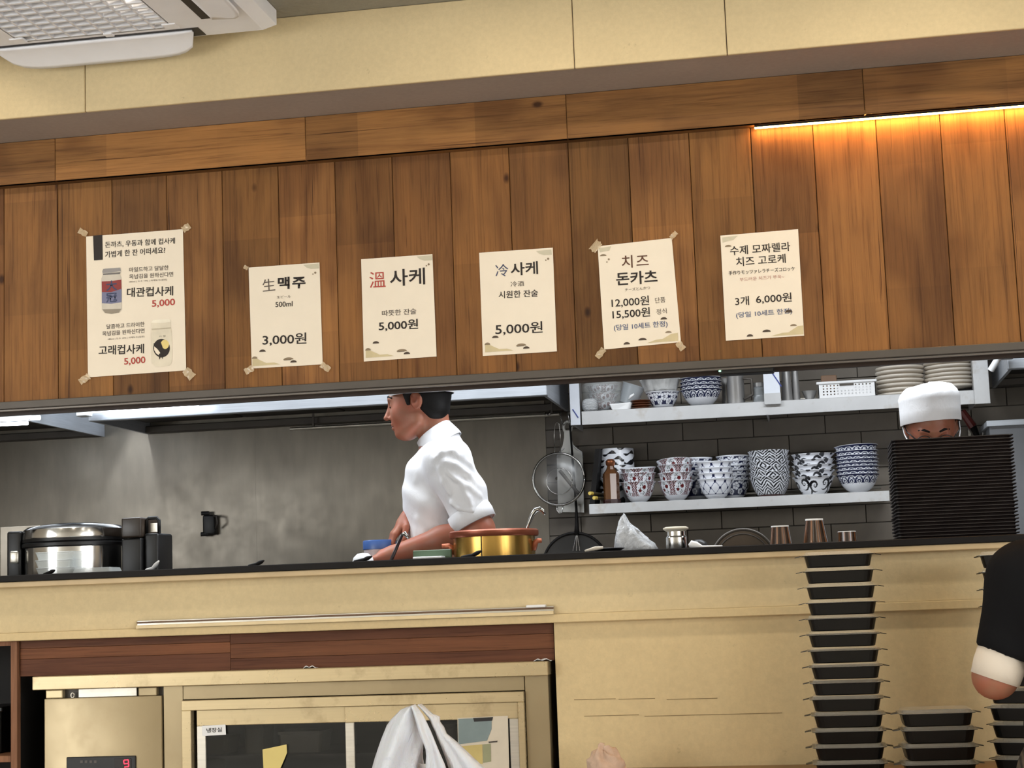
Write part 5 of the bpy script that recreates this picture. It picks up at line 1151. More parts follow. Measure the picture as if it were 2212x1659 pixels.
# glass section
gx0, gx1 = fz(396, 1500, -0.04).x, fz(1133, 1480, -0.04).x; gzt = fz(760, 1503, -0.04).z
px_ = fz(357, 1600, -0.035).x
MB().box(px_, gx0, -0.045, 0.33, 0.05, fbz, 0.001).build('post', M['fsteel'], fr_, world=True)
MB().box(gx1+0.002, fx1-0.004, -0.045, 0.33, 0.05, fbz, 0.001).build('post', M['fsteel'], fr_, world=True)
MB().box(gx0, gx1, -0.042, 0.33, gzt+0.002, fbz-0.001, 0.001).build('header', M['fsteel'], fr_, world=True)
MB().box(gx0, gx1, 0.30, 0.33, 0.05, gzt).build('inner_back', plain('fridge_inside', (74, 68, 60), 0.6), fr_, world=True)
fw = 0.030
def bar(nm, xa, xb, za, zb2, ya=-0.058, yb=-0.03, par=fr_, m_='fbright'): return MB().box(xa, xb, ya, yb, za, zb2, 0.0015).build(nm, M[m_], par, world=True)
bar('frame_top', gx0, gx1, gzt-0.028, gzt); bar('frame_side', gx0, gx0+0.028, 0.06, gzt-0.028); bar('frame_side', gx1-0.018, gx1, 0.06, gzt-0.028)
bar('frame_bottom', gx0, gx1, 0.06, 0.11)
mx = fz(758, 1560, -0.04).x
k = NT('fridge_glass'); k.bs(Base_Color=lin((22, 24, 24)), Roughness=0.05, Alpha=0.42); k.b.inputs['Specular IOR Level'].default_value = 0.7; M['fglass'] = k.m
for nm, xa, xb, ya in (('left_door', gx0+0.04, mx+0.012, -0.045), ('right_door', mx-0.014, gx1-0.018, -0.052)):
    d_ = bar('sliding_door', xa, xb, gzt-0.028-0.044, gzt-0.028, ya, ya+0.014)
    for s_ in (0, 1): bar('door_stile', (xa if s_ == 0 else xb-0.026), (xa+0.026 if s_ == 0 else xb), 0.11, gzt-0.072, ya, ya+0.014, d_, 'alu')
    MB().box(xa+0.02, xb-0.02, ya+0.005, ya+0.008, 0.11, gzt-0.07).build('pane', M['fglass'], d_, world=True)
xa = fz(860, 1640, -0.02).x; bar('inner_stile', xa-0.03, xa-0.006, 0.11, gzt-0.07, -0.025, -0.015, fr_, 'fsteel')
for z_ in (gzt-0.16, gzt-0.30): MB().box(gx0+0.02, gx1-0.02, 0.0, 0.29, z_-0.008, z_).build('inner_shelf', M['dkmetal'], fr_, world=True)
for px, w_, h_, c in ((470, 0.10, 0.05, (120, 112, 96)), (560, 0.06, 0.085, (96, 88, 72)), (660, 0.13, 0.06, (130, 122, 108)), (950, 0.12, 0.07, (110, 104, 92)), (1060, 0.10, 0.05, (126, 118, 104))):
    p_ = fz(px, 1600, 0.1); z_ = gzt-0.16
    one('food_box', tray_loft([(w_*0.9, 0.1, 0.01, 0), (w_, 0.11, 0.012, h_*0.85), (w_*1.04, 0.115, 0.012, h_*0.86), (w_*1.04, 0.115, 0.012, h_)]), plain('food_box_%d' % px, c, 0.4), 'lidded food box behind the fridge glass, %s' % {470: 'leftmost', 560: 'tall one under the yellow note', 660: 'wide one at the left pane', 950: 'behind the white bag', 1060: 'behind the blue notice'}[px], 'box', (0, 0, 0), 'food boxes in the fridge').location = (p_.x, 0.1, z_)
# stickers and notes on the glass
def note(nm, pts, mat, label, cat, Y, th=0.0006):
    ps = [at(x, y, Y) for x, y in pts]; c_ = sum(ps, Vector())/len(ps)
    n = len(ps); mb = MB().add(ps+[p+Vector((0, th, 0)) for p in ps], [tuple(range(n)), tuple(reversed(range(n, 2*n)))]+[(i, i+n, (i+1) % n+n, (i+1) % n) for i in range(n)])
    t = thing(nm, label, cat, c_[:]); mb.build('sheet', mat, t, world=True); return t
YT_, YT = YT, -0.0482
t = note('fridge_sticker', ((436, 1568), (487, 1565), (488, 1587), (437, 1590)), M['white'], 'small white sticker reading refrigerator compartment in Korean', 'sticker', -0.0470)
text(t, '냉장실', (446, 1578), (479, 1576), 10, M['ink'], 0.01)
t = note('yellow_note', ((567, 1619), (619, 1608), (620, 1626), (610, 1650), (600, 1672), (570, 1680)), plain('note_yellow', (226, 206, 130), 0.7, var=0.03), 'yellow paper note stuck on the left fridge pane', 'note', -0.0475)
t = note('energy_notice', ((988, 1551), (1097, 1546), (1101, 1700), (991, 1702)), plain('notice_pale', (210, 198, 178), 0.6, var=0.06), 'printed notice in pale blue and beige on the right fridge pane', 'notice', -0.0535)
def patch(nm, pts, rgb, dy): return MB().add([at(x, y, -0.0535-dy) for x, y in pts], [tuple(range(len(pts)))]).build(nm, ink(nm, rgb), t, world=True)
patch('blue_print', ((990, 1553), (1062, 1550), (1062, 1575), (1052, 1600), (990, 1608)), (126, 140, 140), 0.0008)
patch('yellow_print', ((992, 1612), (1042, 1608), (1043, 1650), (993, 1655)), (196, 176, 112), 0.0008)
patch('green_print', ((1043, 1608), (1060, 1606), (1061, 1645), (1044, 1648)), (150, 150, 116), 0.0008)
patch('black_pill_print', ((1022, 1551), (1065, 1549), (1063, 1557), (1024, 1559)), (40, 38, 38), 0.0012)
patch('dash_print', ((1055, 1602), (1075, 1600), (1074, 1603), (1056, 1605)), (70, 64, 58), 0.0012)
YT = YT_
# bits of tissue on the fridge
for i, (px, py, w_) in enumerate(((670, 1438, 0.022), (1172, 1423, 0.03))):
    c_ = at(px, py, -0.045); mb = MB()
    mb.loft([[(c_.x+w_*(u-0.5)*1.6, -0.055+0.03*v, ftz+0.001+0.010*max(0, math.sin(u*math.pi))*(1-v*0.6)*(0.6+0.4*math.sin(u*9+v*4))) for u in np.linspace(0, 1, 13)] for v in np.linspace(0, 1, 5)])
    o = one('tissue_scrap', mb, M['white'], 'crumpled white tissue on the %s of the fridge top' % ('middle' if i == 0 else 'right end'), 'tissue', (c_.x, -0.045, ftz), smooth=True)
    md = o.modifiers.new('thick', 'SOLIDIFY'); md.thickness = 0.0012
# ================================================================== side table with stacked meal boxes
TZ = at(1500, 1656, -0.05).z
t = thing('serving_table', 'low brown table along the cream counter front', 'table', (0.2, -0.35, 0))
tx0, tx1 = at(1262, 1659, -0.3).x, 1.4
MB().box(tx0, tx1, -0.62, -0.045, TZ-0.03, TZ, 0.003).build('tabletop', plain('table_brown', (134, 100, 62), 0.4), t, world=True)
for x_ in (tx0+0.05, tx1-0.05):
    for y_ in (-0.58, -0.09): MB().box(x_-0.02, x_+0.02, y_-0.02, y_+0.02, 0, TZ-0.03).build('leg', M['blackm'], t, world=True)
M['boxk'] = plain('black_meal_box', (13, 12, 11), 0.35, var=0.15, spec=0.3); M['boxlid'] = clear('meal_box_lid', (238, 232, 218), 0.12, 0.22)
PIT = 33.6*mpp(-0.3)*0.985
def meal_box(w=0.172, d=0.135):
    base = tray_loft([(w*0.87, d*0.85, 0.018, 0), (w*0.90, d*0.88, 0.02, 0.002), (w*0.97, d*0.96, 0.022, PIT*0.72), (w*1.05, d*1.05, 0.022, PIT*0.735), (w*1.05, d*1.05, 0.022, PIT*0.765), (w*0.94, d*0.93, 0.022, PIT*0.75), (w*0.85, d*0.83, 0.018, 0.004)])
    lid = tray_loft([(w*1.06, d*1.06, 0.022, PIT*0.765), (w*1.06, d*1.06, 0.022, PIT*0.80), (w*0.98, d*0.98, 0.022, PIT*0.81), (w*0.93, d*0.92, 0.02, PIT*0.985), (w*0.90, d*0.89, 0.02, PIT*0.99)])
    o = bpy.data.objects.new('meal_box', None); COL.objects.link(o); o['category'] = 'meal box'; WLOC[o.name] = (0, 0, 0)
    base.build('base', M['boxk'], o); lid.build('lid', M['boxlid'], o)
    for s_ in (-1, 1):
        mb = MB().add([(s_*w*0.53, -0.022, PIT*0.74), (s_*w*0.53, 0.022, PIT*0.74), (s_*(w*0.53+0.016), 0.012, PIT*0.66), (s_*(w*0.53+0.016), -0.012, PIT*0.66)]+[(s_*w*0.53, -0.022, PIT*0.78), (s_*w*0.53, 0.022, PIT*0.78), (s_*(w*0.53+0.016), 0.012, PIT*0.70), (s_*(w*0.53+0.016), -0.012, PIT*0.70)], [(0, 1, 2, 3), (4, 7, 6, 5), (0, 4, 5, 1), (1, 5, 6, 2), (2, 6, 7, 3), (3, 7, 4, 0)])
        mb.build('tab', M['boxk'], o)
    return o
proto = meal_box(); first = True
def meal_stack(px, ytop, Y, where, rot=0.0):
    global first
    x = at(px, ytop, Y).x; zt = at(px, ytop, Y-0.06).z; n = int(math.floor((zt-TZ)/PIT+0.35)); pit = (zt-TZ)/n; zz = TZ
    for i in range(n):
        lab = 'black lidded meal box %s, %s' % (where, from_top(n-1-i)); loc = (x+random.uniform(-.002, .002)+0.0016*i*0, Y+random.uniform(-.002, .002), zz); rt = (0, 0, rot+random.uniform(-.02, .02))
        if first: o = proto; o.location = loc; o.rotation_euler = rt; o['label'] = lab; o['group'] = 'meal boxes '+where; first = False
        else: o = clone(proto, loc, lab, 'meal boxes '+where, rt)
        WLOC[o.name] = loc; o.scale = (1, 1, pit/PIT); zz += pit
meal_stack(1810, 1190, -0.30, 'in the tall left stack')
meal_stack(2021, 1532, -0.36, 'in the low middle stack', 0.04)
meal_stack(2200, 1188, -0.30, 'in the tall stack behind the arm', -0.35)
# crumpled cloth on the table
c_ = at(1308, 1650, -0.2)
mb = MB(); rows = []
for j in range(12):
    v = j/11*math.pi/2; rows.append([(c_.x+0.050*math.cos(v)*math.cos(g)*(1+0.12*math.sin(3*g+j)+0.08*math.sin(7*g-j)), -0.2+0.045*math.cos(v)*math.sin(g)*(1+0.12*math.sin(4*g+j*0.7)), TZ+0.001+0.062*math.sin(v)*(1+0.15*math.sin(2*g+1)+0.12*math.sin(5*g+j*0.9))) for g in np.linspace(0, 2*math.pi, 41)[:-1]])
mb.loft(rows, True); crumple(mb, 0.003, 90, 4); mb.v = [(x, y, max(z, TZ+0.0005)) for x, y, z in mb.v]
one('crumpled_cloth', mb, plain('cloth_pinkish', (206, 178, 156), 0.85, var=0.1, scale=60), 'crumpled pinkish cloth at the left end of the serving table', 'cloth', (c_.x, -0.2, TZ), smooth=True)
# ================================================================== white carrier bag in front of the fridge
GY = -0.85
def gp(px, py, y=GY): p = at(px, py, GY); return Vector((p.x, y, p.z))
TB = 0.56
t = thing('dining_table', 'dark dining table edge under the white carrier bag', 'table', (-0.75, -1.0, 0))
MB().box(-1.3, -0.3, -1.25, -0.66, TB-0.03, TB, 0.003).build('tabletop', M['cabwood'], t, world=True)
for x_ in (-1.25, -0.35):
    for y_ in (-1.2, -0.71): MB().box(x_-0.02, x_+0.02, y_-0.02, y_+0.02, 0, TB-0.03).build('leg', M['blackm'], t, world=True)
bag = thing('carrier_bag', 'white plastic carrier bag with upright handle before the fridge', 'bag', (gp(915, 1659).x, GY, TB))
k = NT('bag_film'); n_ = k.noise(k.coord((3, 3, 1.2)), 9, 4, 0.6, 1.0); k.bump(n_, 0.5, 0.02); k.bs(Base_Color=lin((232, 232, 238)), Roughness=0.4); k.b.inputs['Subsurface Weight'].default_value = 0.15; M['bagf'] = k.m
def curve(pts, n):
    pts = [Vector((x, y, 0)) for x, y in pts]; d = [0]
    for p_, q_ in zip(pts[:-1], pts[1:]): d.append(d[-1]+(q_-p_).length)
    o = []
    for i in range(n):
        s_ = d[-1]*i/(n-1); j = max(k_ for k_ in range(len(d)) if d[k_] <= s_+1e-9); j = min(j, len(pts)-2); f_ = (s_-d[j])/(d[j+1]-d[j]); o.append(pts[j].lerp(pts[j+1], f_))
    return o
def film(nm, left, right, y0, bulge, seed):
    L_, R_ = curve(left, 26), curve(right, 26); rows = []
    for i, (p_, q_) in enumerate(zip(L_, R_)):
        rw = []
        for j in range(15):
            u = j/14; p = p_.lerp(q_, u); v = gp(p.x, p.y); v.y = y0-bulge*math.sin(u*math.pi)+0.010*math.sin(u*9+seed+i*0.12)*math.sin(i/26*math.pi)
            v.z = max(v.z, TB+0.002); rw.append(v)
        rows.append(rw)
    o = MB().loft(rows).build(nm, M['bagf'], bag, world=True, smooth=True); md = o.modifiers.new('thick', 'SOLIDIFY'); md.thickness = 0.0016; return o
film('left_panel', [(893, 1524), (868, 1532), (838, 1562), (822, 1600), (808, 1640), (797, 1680), (790, 1860)], [(898, 1522), (903, 1555), (912, 1590), (915, 1598), (908, 1628), (900, 1655), (905, 1860)], GY, 0.030, 0.0)
film('front_strap', [(893, 1526), (900, 1550), (911, 1590), (917, 1602), (924, 1622), (922, 1660), (880, 1860)], [(902, 1519), (921, 1545), (938, 1580), (953, 1616), (968, 1650), (980, 1690), (1010, 1860)], GY-0.022, 0.016, 1.3)
film('right_panel', [(903, 1521), (922, 1546), (940, 1582), (950, 1610), (962, 1640), (975, 1680), (985, 1860)], [(908, 1522), (934, 1545), (948, 1549), (942, 1556), (956, 1564), (958, 1582), (985, 1604), (1022, 1640), (1048, 1665), (1060, 1860)], GY+0.012, 0.025, 2.1)
film('rear_panel', [(870, 1560), (845, 1600), (830, 1659), (800, 1860)], [(900, 1590), (902, 1610), (900, 1640), (950, 1860)], GY+0.06, -0.03, 3.0)
film('inner_fold', [(898, 1650), (895, 1680), (880, 1860)], [(916, 1652), (925, 1690), (960, 1860)], GY+0.02, 0.01, 4.0)
# ================================================================== people: smooth bodies from blended volumes
class Field:
    def __init__(s, lo, hi, h):
        s.lo = np.array(lo, float); s.h = h; s.n = np.maximum(8, np.ceil((np.array(hi)-s.lo)/h).astype(int)+1)
        s.F = np.full(tuple(s.n), 0.25, np.float32); s.ax = [(s.lo[i]+h*np.arange(s.n[i])).astype(np.float32) for i in range(3)]
    def win(s, a, b):
        sl = []
        for i in range(3):
            i0 = int(np.clip(math.floor((a[i]-s.lo[i])/s.h), 0, s.n[i]-1)); i1 = int(np.clip(math.ceil((b[i]-s.lo[i])/s.h)+1, i0+1, s.n[i])); sl.append(slice(i0, i1))
        return tuple(sl), np.ix_(*[s.ax[i][sl[i]] for i in range(3)])
    def put(s, sl, d, k, op):
        f = s.F[sl]
        if op == 'add':
            if k > 0: hh = np.clip(0.5+0.5*(f-d)/k, 0, 1); s.F[sl] = f*(1-hh)+d*hh-k*hh*(1-hh)
            else: s.F[sl] = np.minimum(f, d)
        else:
            if k > 0: hh = np.clip(0.5-0.5*(f+d)/k, 0, 1); s.F[sl] = f*(1-hh)+(-d)*hh+k*hh*(1-hh)
            else: s.F[sl] = np.maximum(f, -d)
    def cap(s, a, b, ra, rb, k=0.02, op='add', sy=1.0):
        a, b = np.array(a, float), np.array(b, float); m = max(ra, rb)*max(1, sy)+0.07
        sl, (x, y, z) = s.win(np.minimum(a, b)-m, np.maximum(a, b)+m)
        cy = (a[1]+b[1])/2; A = np.array([a[0], (a[1]-cy)/sy+cy, a[2]]); B = np.array([b[0], (b[1]-cy)/sy+cy, b[2]]); y = (y-cy)/sy+cy
        ba = B-A; t = np.clip(((x-A[0])*ba[0]+(y-A[1])*ba[1]+(z-A[2])*ba[2])/(ba@ba+1e-9), 0, 1)
        d = np.sqrt((x-A[0]-t*ba[0])**2+(y-A[1]-t*ba[1])**2+(z-A[2]-t*ba[2])**2)-(ra+(rb-ra)*t)
        s.put(sl, d.astype(np.float32), k, op)
    def chain(s, pts, rs, k=0.012):
        for i in range(len(pts)-1): s.cap(pts[i], pts[i+1], rs[i], rs[i+1], k if i == 0 else 0.004)
    def ell(s, c, r, k=0.02, op='add', R=None):
        c = np.array(c, float); r = np.array(r, float); m = max(r)+0.07; sl, (x, y, z) = s.win(c-m, c+m)
        x, y, z = x-c[0], y-c[1], z-c[2]
        if R is not None:
            R = np.array(R); x, y, z = R[0, 0]*x+R[0, 1]*y+R[0, 2]*z, R[1, 0]*x+R[1, 1]*y+R[1, 2]*z, R[2, 0]*x+R[2, 1]*y+R[2, 2]*z
        k0 = np.sqrt((x/r[0])**2+(y/r[1])**2+(z/r[2])**2); k1 = np.sqrt((x/r[0]**2)**2+(y/r[1]**2)**2+(z/r[2]**2)**2)+1e-9
        s.put(sl, (k0*(k0-1)/k1).astype(np.float32), k, op)
    def cyl(s, a, b, r, k=0.004, op='add'):
        a, b = np.array(a, float), np.array(b, float); m = r+0.06; sl, (x, y, z) = s.win(np.minimum(a, b)-m, np.maximum(a, b)+m)
        L = np.linalg.norm(b-a); u = (b-a)/L; t = (x-a[0])*u[0]+(y-a[1])*u[1]+(z-a[2])*u[2]
        q = np.sqrt(np.maximum(0, (x-a[0])**2+(y-a[1])**2+(z-a[2])**2-t*t))
        dx, dy = q-r, np.abs(t-L/2)-L/2; d = np.minimum(np.maximum(dx, dy), 0)+np.sqrt(np.maximum(dx, 0)**2+np.maximum(dy, 0)**2)
        s.put(sl, d.astype(np.float32), k, op)
    def cut(s, c, n, k=0.0, lo=None, hi=None):
        """remove what lies on the side n points to, inside the window lo..hi"""
        c, n = np.array(c, float), np.array(n, float); n = n/np.linalg.norm(n)
        sl, (x, y, z) = s.win(lo if lo is not None else s.lo, hi if hi is not None else s.lo+s.h*s.n)
        d = -((x-c[0])*n[0]+(y-c[1])*n[1]+(z-c[2])*n[2]); s.put(sl, d.astype(np.float32)+0*s.F[sl], k, 'sub')
    def wrinkle(s, fn, lo=None, hi=None):
        sl, (x, y, z) = s.win(lo if lo is not None else s.lo, hi if hi is not None else s.lo+s.h*s.n); s.F[sl] = s.F[sl]+fn(x, y, z).astype(np.float32)
    def mb(s):
        F = s.F; n = s.n; sg = F < 0
        c = np.zeros(tuple(n-1), np.int8)
        for dx in (0, 1):
            for dy in (0, 1):
                for dz in (0, 1): c += sg[dx:n[0]-1+dx, dy:n[1]-1+dy, dz:n[2]-1+dz]
        act = np.argwhere((c > 0) & (c < 8)); idx = np.full(tuple(n-1), -1, np.int64); idx[tuple(act.T)] = np.arange(len(act))
        cor = np.array([(a, b, d) for a in (0, 1) for b in (0, 1) for d in (0, 1)]); V = np.stack([F[tuple((act+q).T)] for q in cor], 1)
        P_ = np.zeros((len(act), 3)); W_ = np.zeros(len(act))
        for i in range(8):
            for j in range(i+1, 8):
                if np.abs(cor[i]-cor[j]).sum() != 1: continue
                m = (V[:, i] < 0) != (V[:, j] < 0); t = V[m, i]/(V[m, i]-V[m, j]); P_[m] += cor[i]+(cor[j]-cor[i])*t[:, None]; W_[m] += 1
        P_ = s.lo+s.h*(act+P_/W_[:, None]); faces = []
        for a in range(3):
            b, d = (a+1) % 3, (a+2) % 3
            s0 = [slice(None)]*3; s1 = [slice(None)]*3; s0[a] = slice(0, n[a]-1); s1[a] = slice(1, n[a])
            e = np.argwhere(sg[tuple(s0)] != sg[tuple(s1)]); e = e[(e[:, b] > 0) & (e[:, d] > 0) & (e[:, b] < n[b]-1) & (e[:, d] < n[d]-1)]
            ob = np.zeros(3, int); ob[b] = 1; od = np.zeros(3, int); od[d] = 1
            q = np.stack([idx[tuple((e-ob-od).T)], idx[tuple((e-od).T)], idx[tuple(e.T)], idx[tuple((e-ob).T)]], 1)
            fl = ~sg[tuple(e.T)]; q[fl] = q[fl][:, ::-1]; faces.append(q)
        m = MB(); m.v = [tuple(p) for p in P_]; m.f = [tuple(int(i) for i in q) for q in np.concatenate(faces)]
        return m
def v3(*a): return np.array([float(q) for q in a])
# --- materials
def skin(name, rgb):
    k = NT(name); n1 = k.noise(k.coord(), 18, 4); n2 = k.noise(k.coord(), 220, 2)
    c = k.mix(k.ramp(n1, [(0.35, grey(0)), (0.7, grey(1))]), lin(rgb), lin((min(255, rgb[0]+10), rgb[1]-12, rgb[2]-12)))
    k.bump(n2, 0.08, 0.001); k.bs(Base_Color=c, Roughness=0.5); k.b.inputs['Subsurface Weight'].default_value = 0.12; k.b.inputs['Subsurface Radius'].default_value = (0.012, 0.004, 0.002); return k.m
def cloth(name, rgb, bump=0.25, sc=26):
    k = NT(name); n1 = k.noise(k.coord((1, 1, 0.6)), sc, 4, 0.55, 0.8); k.bump(n1, bump, 0.01); k.bs(Base_Color=lin(rgb), Roughness=0.85); k.b.inputs['Specular IOR Level'].default_value = 0.2; return k.m
M['skin1'] = skin('skin_tan', (166, 112, 88)); M['skin2'] = skin('skin_tan_deep', (150, 102, 78)); M['hair'] = plain('hair_black', (15, 12, 11), 0.6, var=0.3, scale=90, spec=0.25)
M['jacket'] = cloth('chef_white', (238, 238, 241), 0.22); M['capw'] = cloth('cap_white', (240, 240, 242), 0.2, 34); M['shirtk'] = cloth('shirt_black', (10, 10, 13), 0.12); M['cuffw'] = cloth('cuff_white', (226, 214, 198), 0.25)
M['trouser'] = cloth('trouser_dark', (34, 32, 34), 0.2)
k = NT('apron_stripes'); wv_ = k.n('ShaderNodeTexWave', {'Vector': k.coord(), 'Scale': 34.0, 'Distortion': 2.0, 'Detail': 2.0}, bands_direction='X').outputs[1]; k.bs(Base_Color=k.mix(wv_, lin((26, 22, 20)), lin((92, 80, 66))), Roughness=0.85); M['apron'] = k.m

class Head:
    """head local axes: fwd, left, up (metres); T turns them into places"""
    def __init__(s, c, fwd, left, up, sc=1.0): s.c = v3(*c); s.f, s.l, s.u = [v3(*q)/np.linalg.norm(q) for q in (fwd, left, up)]; s.k = sc
    def p(s, f, l, u): return s.c+s.k*(s.f*f+s.l*l+s.u*u)
    def R(s): return np.stack([s.f, s.l, s.u])
    def build(s, F):
        q, R, K = s.p, s.R(), s.k
        e = lambda c, r, k=0.02, op='add': F.ell(q(*c), v3(*r)*K, k, op, R)
        e((-0.002, 0, 0.020), (0.096, 0.074, 0.092), 0)
        e((0.040, 0, -0.030), (0.056, 0.060, 0.086), 0.025)
        for g in (-1, 1):
            F.cap(q(0.000, g*0.050, -0.066), q(0.046, g*0.020, -0.098), 0.022*K, 0.018*K, 0.03)
            e((0.056, g*0.036, -0.036), (0.026, 0.022, 0.030), 0.02)
        e((0.065, 0, -0.099), (0.020, 0.022, 0.018), 0.016)
        F.cap(q(0.088, -0.030, 0.008), q(0.088, 0.030, 0.008), 0.011*K, 0.011*K, 0.02)
        for g in (-1, 1): e((0.100, g*0.031, -0.008), (0.016, 0.017, 0.012), 0.014, 'sub')
        for g in (-1, 1): e((0.080, g*0.031, -0.008), (0.012, 0.014, 0.011), 0.006)
        F.cap(q(0.093, 0, -0.004), q(0.108, 0, -0.042), 0.0075*K, 0.010*K, 0.008)
        e((0.110, 0, -0.046), (0.010, 0.010, 0.0085), 0.006)
        for g in (-1, 1): e((0.092, g*0.012, -0.048), (0.010, 0.007, 0.007), 0.006)
        e((0.086, 0, -0.067), (0.012, 0.022, 0.0068), 0.005); e((0.084, 0, -0.081), (0.012, 0.020, 0.0068), 0.005)
        F.cap(q(0.100, -0.024, -0.0742), q(0.100, 0.024, -0.0742), 0.0040*K, 0.0040*K, 0.004, 'sub')
        for g in (-1, 1):
            e((-0.004, g*0.076, -0.004), (0.019, 0.008, 0.030), 0.008); e((0.002, g*0.083, 0.000), (0.009, 0.006, 0.016), 0.004, 'sub')
def hand(F, wrist, d, n, side, curl=0.5, sc=1.0):
    """palm from wrist along d, back of the hand towards n, thumb on side (+1/-1 along d x n)"""
    d = v3(*d)/np.linalg.norm(d); n = v3(*n); n = n-d*(n@d); n /= np.linalg.norm(n); s_ = np.cross(d, n)*side; w = v3(*wrist)
    F.cap(w, w+d*0.03*sc, 0.026*sc, 0.028*sc, 0.015)
    for o_ in (-0.024, -0.008, 0.009, 0.025): F.cap(w+d*0.02*sc+s_*o_*0.6*sc, w+d*0.078*sc+s_*o_*sc, 0.014*sc, 0.0125*sc, 0.012)
    for i, (o_, L) in enumerate(((-0.027, 0.062), (-0.009, 0.080), (0.009, 0.086), (0.027, 0.074))):
        a = w+d*0.080*sc+s_*o_*sc; dd = d; pts = [a]
        for j, f_ in enumerate((0.42, 0.33, 0.25)):
            ang = curl*(0.75+0.25*j); c_, sn = math.cos(ang), math.sin(ang); nn = np.cross(s_*side, dd); nn = -n if j == 0 else nn
            perp = -n-dd*((-n)@dd); perp = perp/(np.linalg.norm(perp)+1e-9) if np.linalg.norm(perp) > 1e-3 else -d
            dd = dd*c_+perp*sn; dd /= np.linalg.norm(dd); a = a+dd*L*f_*sc; pts.append(a)
        F.chain(pts, [0.0098*sc, 0.0090*sc, 0.0085*sc, 0.0072*sc], 0.006)
    b = w+d*0.018*sc+s_*0.024*sc
    F.chain([b, b+(d*0.6+s_*0.75-n*0.25)*0.032*sc, b+(d*0.95+s_*0.65-n*0.5)*0.056*sc, b+(d*1.1+s_*0.45-n*0.6)*0.074*sc], [0.014*sc, 0.012*sc, 0.010*sc, 0.008*sc], 0.010)
def legs(par, x, y, zhip, face, mat):
    """trousers and shoes down to the floor, hidden by the furniture in front"""
    f_ = v3(*face); l_ = v3(-f_[1], f_[0], 0); c = v3(x, y, 0)
    F = Field(c+v3(-0.30, -0.30, -0.02), c+v3(0.30, 0.30, zhip+0.10), 0.012)
    F.cap(c-l_*0.07+v3(0, 0, zhip), c+l_*0.07+v3(0, 0, zhip), 0.12, 0.12, 0)
    for g in (-1, 1):
        F.cap(c+l_*g*0.085+v3(0, 0, zhip-0.02), c+l_*g*0.10+f_*0.01+v3(0, 0, 0.48), 0.092, 0.066, 0.03); F.cap(c+l_*g*0.10+f_*0.01+v3(0, 0, 0.48), c+l_*g*0.11+v3(0, 0, 0.09), 0.066, 0.052, 0.02)
    F.mb().build('trousers', mat, par, world=True, smooth=True)
    for g in (-1, 1):
        F = Field(c+l_*g*0.11+v3(-0.2, -0.2, -0.01), c+l_*g*0.11+v3(0.2, 0.2, 0.14), 0.008); b = c+l_*g*0.11
        F.cap(b-f_*0.05+v3(0, 0, 0.042), b+f_*0.13+v3(0, 0, 0.034), 0.042, 0.034, 0); F.cap(b-f_*0.02+v3(0, 0, 0.05), b-f_*0.03+v3(0, 0, 0.10), 0.045, 0.045, 0.02); F.cut((0, 0, 0.001), (0, 0, -1)); F.mb().build('shoe', M['black'], par, world=True, smooth=True)
# ------------------------------------------------------------------ cook in profile, left
YC = 0.86
def C(px, py, dy=0.0): p = at(px, py, YC+dy); return v3(p.x, p.y, p.z)
ck1 = thing('person', 'cook in white jacket seen in profile, working at the pot', 'person', (C(950, 1100)[0], YC, 0.0))
S1 = mpp(YC)
H1 = Head(C(906, 868), (-1, -0.05, -0.03), (0.05, -1, 0), (-0.03, 0, 1), 1.04)
def body_bounds(pts, m): P_ = np.array(pts); return P_.min(0)-m, P_.max(0)+m
sh_n, sh_f = C(968, 1000, -0.165), C(950, 1000, 0.165)
el_n, wr_n = C(1036, 1144, -0.165), C(850, 1198, -0.175)
el_f, wr_f = C(935, 1130, 0.16), C(884, 1119, -0.055)
pel = C(945, 1330)
F1 = Field(*body_bounds([C(835, 790), C(1060, 800), sh_n, sh_f, el_n, wr_n+v3(-0.2, -0.02, -0.08), pel], 0.07), 0.0052)
H1.build(F1)
F1.cap(C(936, 890), C(944, 985), 0.049, 0.060, 0.018)
F1.cap(C(945, 1025), C(945, 1080), 0.082, 0.086, 0.04, sy=1.4); F1.cap(C(945, 1080), pel, 0.088, 0.09, 0.04, sy=1.3)
F1.cap(C(952, 1004), sh_n, 0.048, 0.052, 0.02); F1.cap(C(952, 1004), sh_f, 0.048, 0.052, 0.02)
F1.cap(sh_n, el_n, 0.053, 0.047, 0.02); F1.cap(el_n, C(955, 1166, -0.17), 0.047, 0.043, 0.02); F1.cap(C(955, 1166, -0.17), wr_n, 0.043, 0.029, 0.02)
F1.cap(sh_f, el_f, 0.050, 0.044, 0.02); F1.cap(el_f, wr_f, 0.042, 0.029, 0.02)
hand(F1, wr_n, wr_n-C(955, 1166, -0.17), (0, 0, 1), 1, 0.45)
dh = C(848, 1158, -0.075)-wr_f
hand(F1, wr_f, dh, (-0.6, -0.3, 0.7), -1, 0.55, 0.92)
F1.mb().build('body', M['skin1'], ck1, world=True, smooth=True)
